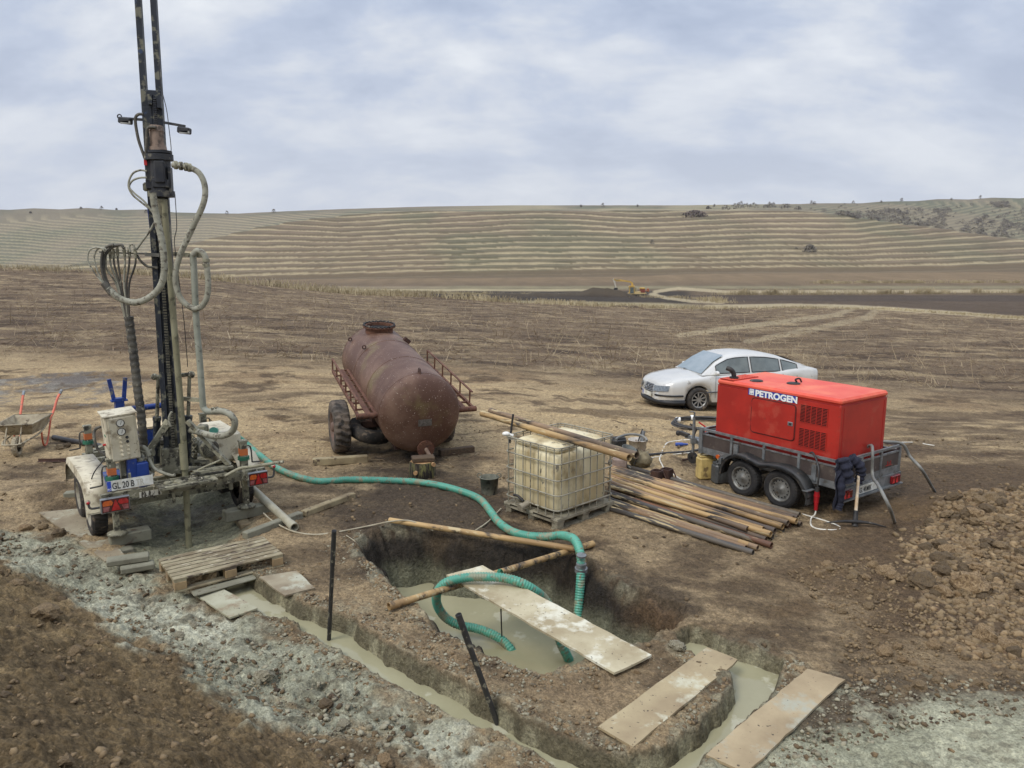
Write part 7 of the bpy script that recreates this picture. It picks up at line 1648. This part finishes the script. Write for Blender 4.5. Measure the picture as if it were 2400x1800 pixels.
for P, n, smin, smax, mt, lab, grp, sd_ in ((HEAP, 90, .05, .13, (RM_BR, RM_TAN, RM_DK), 'broken stone in the rubble heap at the right edge', 'stones of the rubble heap', 1), (HEAP2, 36, .03, .07, (RM_BR, RM_TAN), 'loose stone scattered below the rubble heap', 'loose stones below the heap', 2),
                                            (LEFT, 60, .025, .07, (RM_BR, RM_BR, RM_DK), 'brown clod of earth on the mound at the lower left', 'clods on the spoil mound', 3), (BAND, 30, .025, .06, (RM_GR, RM_GR, RM_DK), 'grey slurry crusted clod in the slurry band', 'clods in the slurry band', 4)):
    A, s, r2 = sample(n, P, sd_, smin, smax, 1.2, heapmask if P is HEAP else None)
    for i in range(n): rock('clod' if 'clod' in lab else 'stone', lab, 'clod' if 'clod' in lab else 'stone', float(A[i, 0]), float(A[i, 1]), float(s[i]), mt[i % len(mt)], grp, .2, i)
def gravel(name, label, A, s, r2, mt, sub_=0, sink=.3):
    T = [rockshape(30+k, sub_, .35) for k in range(6)]; n = len(A); Vs = []; Fs = []; b = 0
    k = r2.integers(0, 6, n); a = r2.uniform(0, 6.28, n); ca, sa = np.cos(a), np.sin(a); tl = r2.normal(0, .25, n)
    for j in range(6):
        idx = np.where(k == j)[0]; V, Fc = T[j]
        if not len(idx): continue
        X = V[None, :, :]*s[idx, None, None]; x = X[..., 0]*ca[idx, None]-X[..., 1]*sa[idx, None]; y = X[..., 0]*sa[idx, None]+X[..., 1]*ca[idx, None]; z = X[..., 2]+x*tl[idx, None]
        Vs.append(np.stack([x+A[idx, 0, None], y+A[idx, 1, None], z+A[idx, 2, None]+s[idx, None]*.6*(1-2*sink)], -1).reshape(-1, 3)); nv = len(V)
        Fs.append((Fc[None]+(b+np.arange(len(idx))*nv)[:, None, None]).reshape(-1, 3)); b += len(idx)*nv
    V = np.concatenate(Vs).astype(np.float32); Fc = np.concatenate(Fs).astype(np.int32); me = bpy.data.meshes.new(name); me.vertices.add(len(V)); me.vertices.foreach_set('co', V.ravel()); me.loops.add(Fc.size); me.loops.foreach_set('vertex_index', Fc.ravel()); me.polygons.add(len(Fc)); me.polygons.foreach_set('loop_start', np.arange(0, Fc.size, 3, dtype=np.int32)); me.polygons.foreach_set('loop_total', np.full(len(Fc), 3, np.int32)); me.update(calc_edges=True); me.materials.append(mt)
    o = bpy.data.objects.new(name, me); COL.objects.link(o); return tag(o, label, 'rubble', None, 'stuff')
gravel('rubble', 'small broken stones filling the heap at the right', *sample(9000, HEAP, 11, .008, .055, 3, heapmask), RM_BR, 1)
gravel('rubble', 'pale small stones mixed into the heap at the right', *sample(1500, HEAP, 12, .010, .06, 2.2, heapmask), RM_TAN, 1)
gravel('rubble', 'loose pebbles on the soil below the heap', *sample(3000, HEAP2, 13, .005, .03, 3), RM_BR, 0)
gravel('soil_crumbs', 'crumbs and clods of brown earth on the left mound', *sample(14000, LEFT, 14, .004, .035, 5), RM_BR, 0)
gravel('slurry_crumbs', 'grey crusted crumbs in the slurry band', *sample(3200, BAND, 15, .005, .035, 3.6), RM_GR, 0)
gravel('slurry_crumbs', 'dark crumbs in the slurry band', *sample(1500, BAND, 16, .005, .035, 3.2), RM_DK, 0)
rimmask = lambda x, y, r2: (lambda t: (np.maximum(t[1], t[2]) > -r2.exponential(.10, len(x))-.03))(zbase(x, y))
gravel('bank_crumbs', 'grey crumbs along the banks of the trench and pit', *sample(6000, RIMS, 17, .004, .022, 2.8, rimmask), RM_GR, 0)
gravel('bank_crumbs', 'brown crumbs along the banks of the trench and pit', *sample(5000, RIMS, 18, .004, .028, 2.8, rimmask), RM_BR, 0)
WIDE = [(-1400, 1010), (1000, 980), (3600, 1010), (3600, 1900), (-1400, 1900)]
gravel('soil_crumbs', 'scattered small crumbs of earth over the work area', *sample(9000, WIDE, 19, .005, .035, 4), RM_BR, 0)
gravel('soil_crumbs', 'scattered dark crumbs over the work area', *sample(6000, WIDE, 20, .005, .04, 4), RM_DK, 0)
LRS = [(1620, 1850), (1720, 1690), (1900, 1600), (2130, 1590), (2440, 1600), (2440, 1700), (2150, 1720), (1990, 1760), (1900, 1850)]
gravel('slurry_crumbs', 'grey crusted crumbs round the slurry patch at the lower right', *sample(1400, LRS, 21, .005, .03, 3.2), RM_GR, 0); gravel('slurry_crumbs', 'dark crumbs round the slurry patch at the lower right', *sample(900, LRS, 22, .005, .03, 3), RM_DK, 0)

# ================= STUBBLE, STRAW AND GRASS =================
def blades(name, label, P0, P1, w, mt, cat, bend=None):
    """one thin strip per blade from P0 to P1 (n,3), width w (n)"""
    n = len(P0); d = P1-P0; side = np.stack([np.ones(n), np.zeros(n), np.zeros(n)], 1); vert = np.abs(d[:, 0]) > np.abs(d[:, 2])*1.2; side[vert] = [0, 0, 1]; sv = side*w[:, None]/2
    V = np.stack([P0-sv, P0+sv, P1+sv*.5, P1-sv*.5], 1); s2 = np.stack([np.zeros(n), np.ones(n), np.zeros(n)], 1)*w[:, None]/2; V2 = np.stack([P0-s2, P0+s2, P1+s2*.5, P1-s2*.5], 1)
    V = np.concatenate([V, V2]).reshape(-1, 3).astype(np.float32); nf = len(V)//4; me = bpy.data.meshes.new(name); me.vertices.add(len(V)); me.vertices.foreach_set('co', V.ravel()); me.loops.add(nf*4); me.loops.foreach_set('vertex_index', np.arange(nf*4, dtype=np.int32)); me.polygons.add(nf); me.polygons.foreach_set('loop_start', np.arange(0, nf*4, 4, dtype=np.int32)); me.polygons.foreach_set('loop_total', np.full(nf, 4, np.int32)); me.update(calc_edges=True); me.materials.append(mt)
    o = bpy.data.objects.new(name, me); COL.objects.link(o); return tag(o, label, cat, None, 'stuff')
M_STRAW = mat('dry_straw', S(178, 162, 134), S(140, 122, 98), .6, .9); M_GRASS = mat('dry_grass', S(192, 178, 146), S(158, 144, 114), .25, .95); M_STALK = mat('grey_stalk', S(150, 130, 108), S(110, 92, 76), .5, .9)
r2 = np.random.default_rng(77)
def field(n, dmin, dmax, spread=.72, clump=None):
    d = dmin*(dmax/dmin)**r2.random(n); x = d*np.tan(r2.uniform(-spread, spread, n)); y = d
    z = zbase(x, y, False); u = u_of(x, y); ok = d < interp(u, R_EDGE)
    if clump: ok &= fbm(x, y*1.5, clump, 3, 1) > r2.uniform(-.9, .5, n)
    return x[ok], y[ok], z[ok]
x, y, z = field(12000, 25, 76, clump=2.2); n = len(x); a = r2.uniform(0, 6.28, n); L_ = r2.uniform(.12, .55, n); el = np.where(r2.random(n) < .35, r2.uniform(.5, 1.4, n), r2.uniform(0, .25, n))
P0 = np.stack([x, y, z+.02], 1); P1 = P0+np.stack([np.cos(a)*np.cos(el), np.sin(a)*np.cos(el), np.sin(el)], 1)*L_[:, None]; blades('field_stubble', 'broken dry stalks lying and standing over the ploughed field', P0, P1, r2.uniform(.012, .030, n), M_STRAW, 'stubble')
x, y, z = field(11000, 26, 76, clump=3.); n = len(x); a = r2.uniform(0, 6.28, n); L_ = r2.uniform(.1, .4, n); el = r2.uniform(0, .5, n); P0 = np.stack([x, y, z+.02], 1); P1 = P0+np.stack([np.cos(a)*np.cos(el), np.sin(a)*np.cos(el), np.sin(el)], 1)*L_[:, None]; blades('field_stubble', 'greyer dry stalks lying over the ploughed field', P0, P1, r2.uniform(.012, .03, n), M_STALK, 'stubble')
x, y, z = field(260, 26, 60); n = len(x); a = r2.uniform(0, 6.28, n); L_ = r2.uniform(.5, 1.1, n); el = r2.uniform(.25, 1.4, n); P0 = np.stack([x, y, z], 1); P1 = P0+np.stack([np.cos(a)*np.cos(el), np.sin(a)*np.cos(el), np.sin(el)], 1)*L_[:, None]; blades('tall_stalks', 'taller leaning dry stalks in the ploughed field', P0, P1, r2.uniform(.018, .034, n), M_STRAW, 'stubble')
x, y, z = field(1500, 12.5, 26); n = len(x); a = r2.uniform(0, 6.28, n); L_ = r2.uniform(.04, .24, n); P0 = np.stack([x, y, z+.03], 1); P1 = P0+np.stack([np.cos(a), np.sin(a), r2.uniform(-.05, .2, n)], 1)*L_[:, None]; blades('straw_bits', 'pale straw bits trodden over the tan dirt', P0, P1, r2.uniform(.006, .014, n), M_STRAW, 'straw')
def grass(label, x, y, h, w, mt=None, lean=.35):
    z = zbase(x, y, False); n = len(x); P0 = np.stack([x, y, z], 1); P1 = P0+np.stack([r2.normal(0, lean, n)*h, r2.normal(0, lean, n)*h, h], 1); blades('dry_grass', label, P0, P1, w, mt or M_GRASS, 'grass')
n = 9000; u = r2.uniform(-100, 2500, n); u = u[(fbm(u, u*0, 90, 3, 1) > r2.uniform(-.9, .5, len(u)))]; n = len(u); re = interp(u, R_EDGE); az_ = np.arctan((u-1200)/(F*1.0137)); yy = re+r2.exponential(1.0, n)*r2.choice([-.6, 1.6], n); x = yy*np.tan(az_)
grass('tall dry grass along the far edge of the ploughed field', x, yy, r2.uniform(.3, 1.0, n)*interp(u, [(0, .6), (700, .8), (1200, .55), (1650, .35), (2400, .2)]), r2.uniform(.03, .06, n))
# tufts along the dark ploughed strip
def tufts(line, k, spread, h0, h1, per=60):
    X = []; Y = []; H = []
    for i in range(k):
        t = r2.random(); u = np.interp(t, [0, 1], [line[0][0], line[-1][0]]); v = interp(np.array([u]), line)[0]; c = hit(float(u), float(v), 60)
        if c is None: continue
        s = r2.uniform(.3, 1)**2*spread+.3; m_ = int(per*r2.uniform(.3, 1.2)); X.append(c.x+r2.normal(0, s, m_)); Y.append(c.y+r2.normal(0, s*.5, m_)); H.append(np.full(m_, r2.uniform(h0, h1)))
    return np.concatenate(X), np.concatenate(Y), np.concatenate(H)
x, y, h = tufts([(1680, 691), (2000, 690), (2420, 687)], 70, 1.6, .8, 2.4); grass('pale dry grass tufts along the dark ploughed strip', x, y, h*r2.uniform(.5, 1, len(x)), r2.uniform(.05, .12, len(x)), lean=.25)
x, y, h = tufts([(860, 684), (1100, 690), (1350, 694), (1620, 700), (1700, 712)], 90, 2.2, .5, 1.3); grass('pale grass fringe below the dark soil bank', x, y, h*r2.uniform(.5, 1, len(x)), r2.uniform(.05, .10, len(x)), lean=.3)
x, y, h = tufts([(1900, 664), (2420, 663)], 40, 3, .5, 1.4); grass('sparse grass along the upper track of the valley', x, y, h, r2.uniform(.08, .16, len(x)), lean=.3)
# ================= HAZE =================
m = bpy.data.materials.new('haze'); m.use_nodes = True; t = m.node_tree; t.nodes.clear(); o_ = t.nodes.new('ShaderNodeOutputMaterial'); v_ = t.nodes.new('ShaderNodeVolumePrincipled'); v_.inputs['Color'].default_value = (.82, .86, .95, 1); v_.inputs['Density'].default_value = .00006; v_.inputs['Anisotropy'].default_value = .2; t.links.new(v_.outputs[0], o_.inputs['Volume'])
mb = MB(); mb.box((0, 0, 60), (4400, 4400, 210)); hz_ = mb.build('haze', m, kind='stuff', label='thin pale haze over the valley and the far hills', cat='haze')
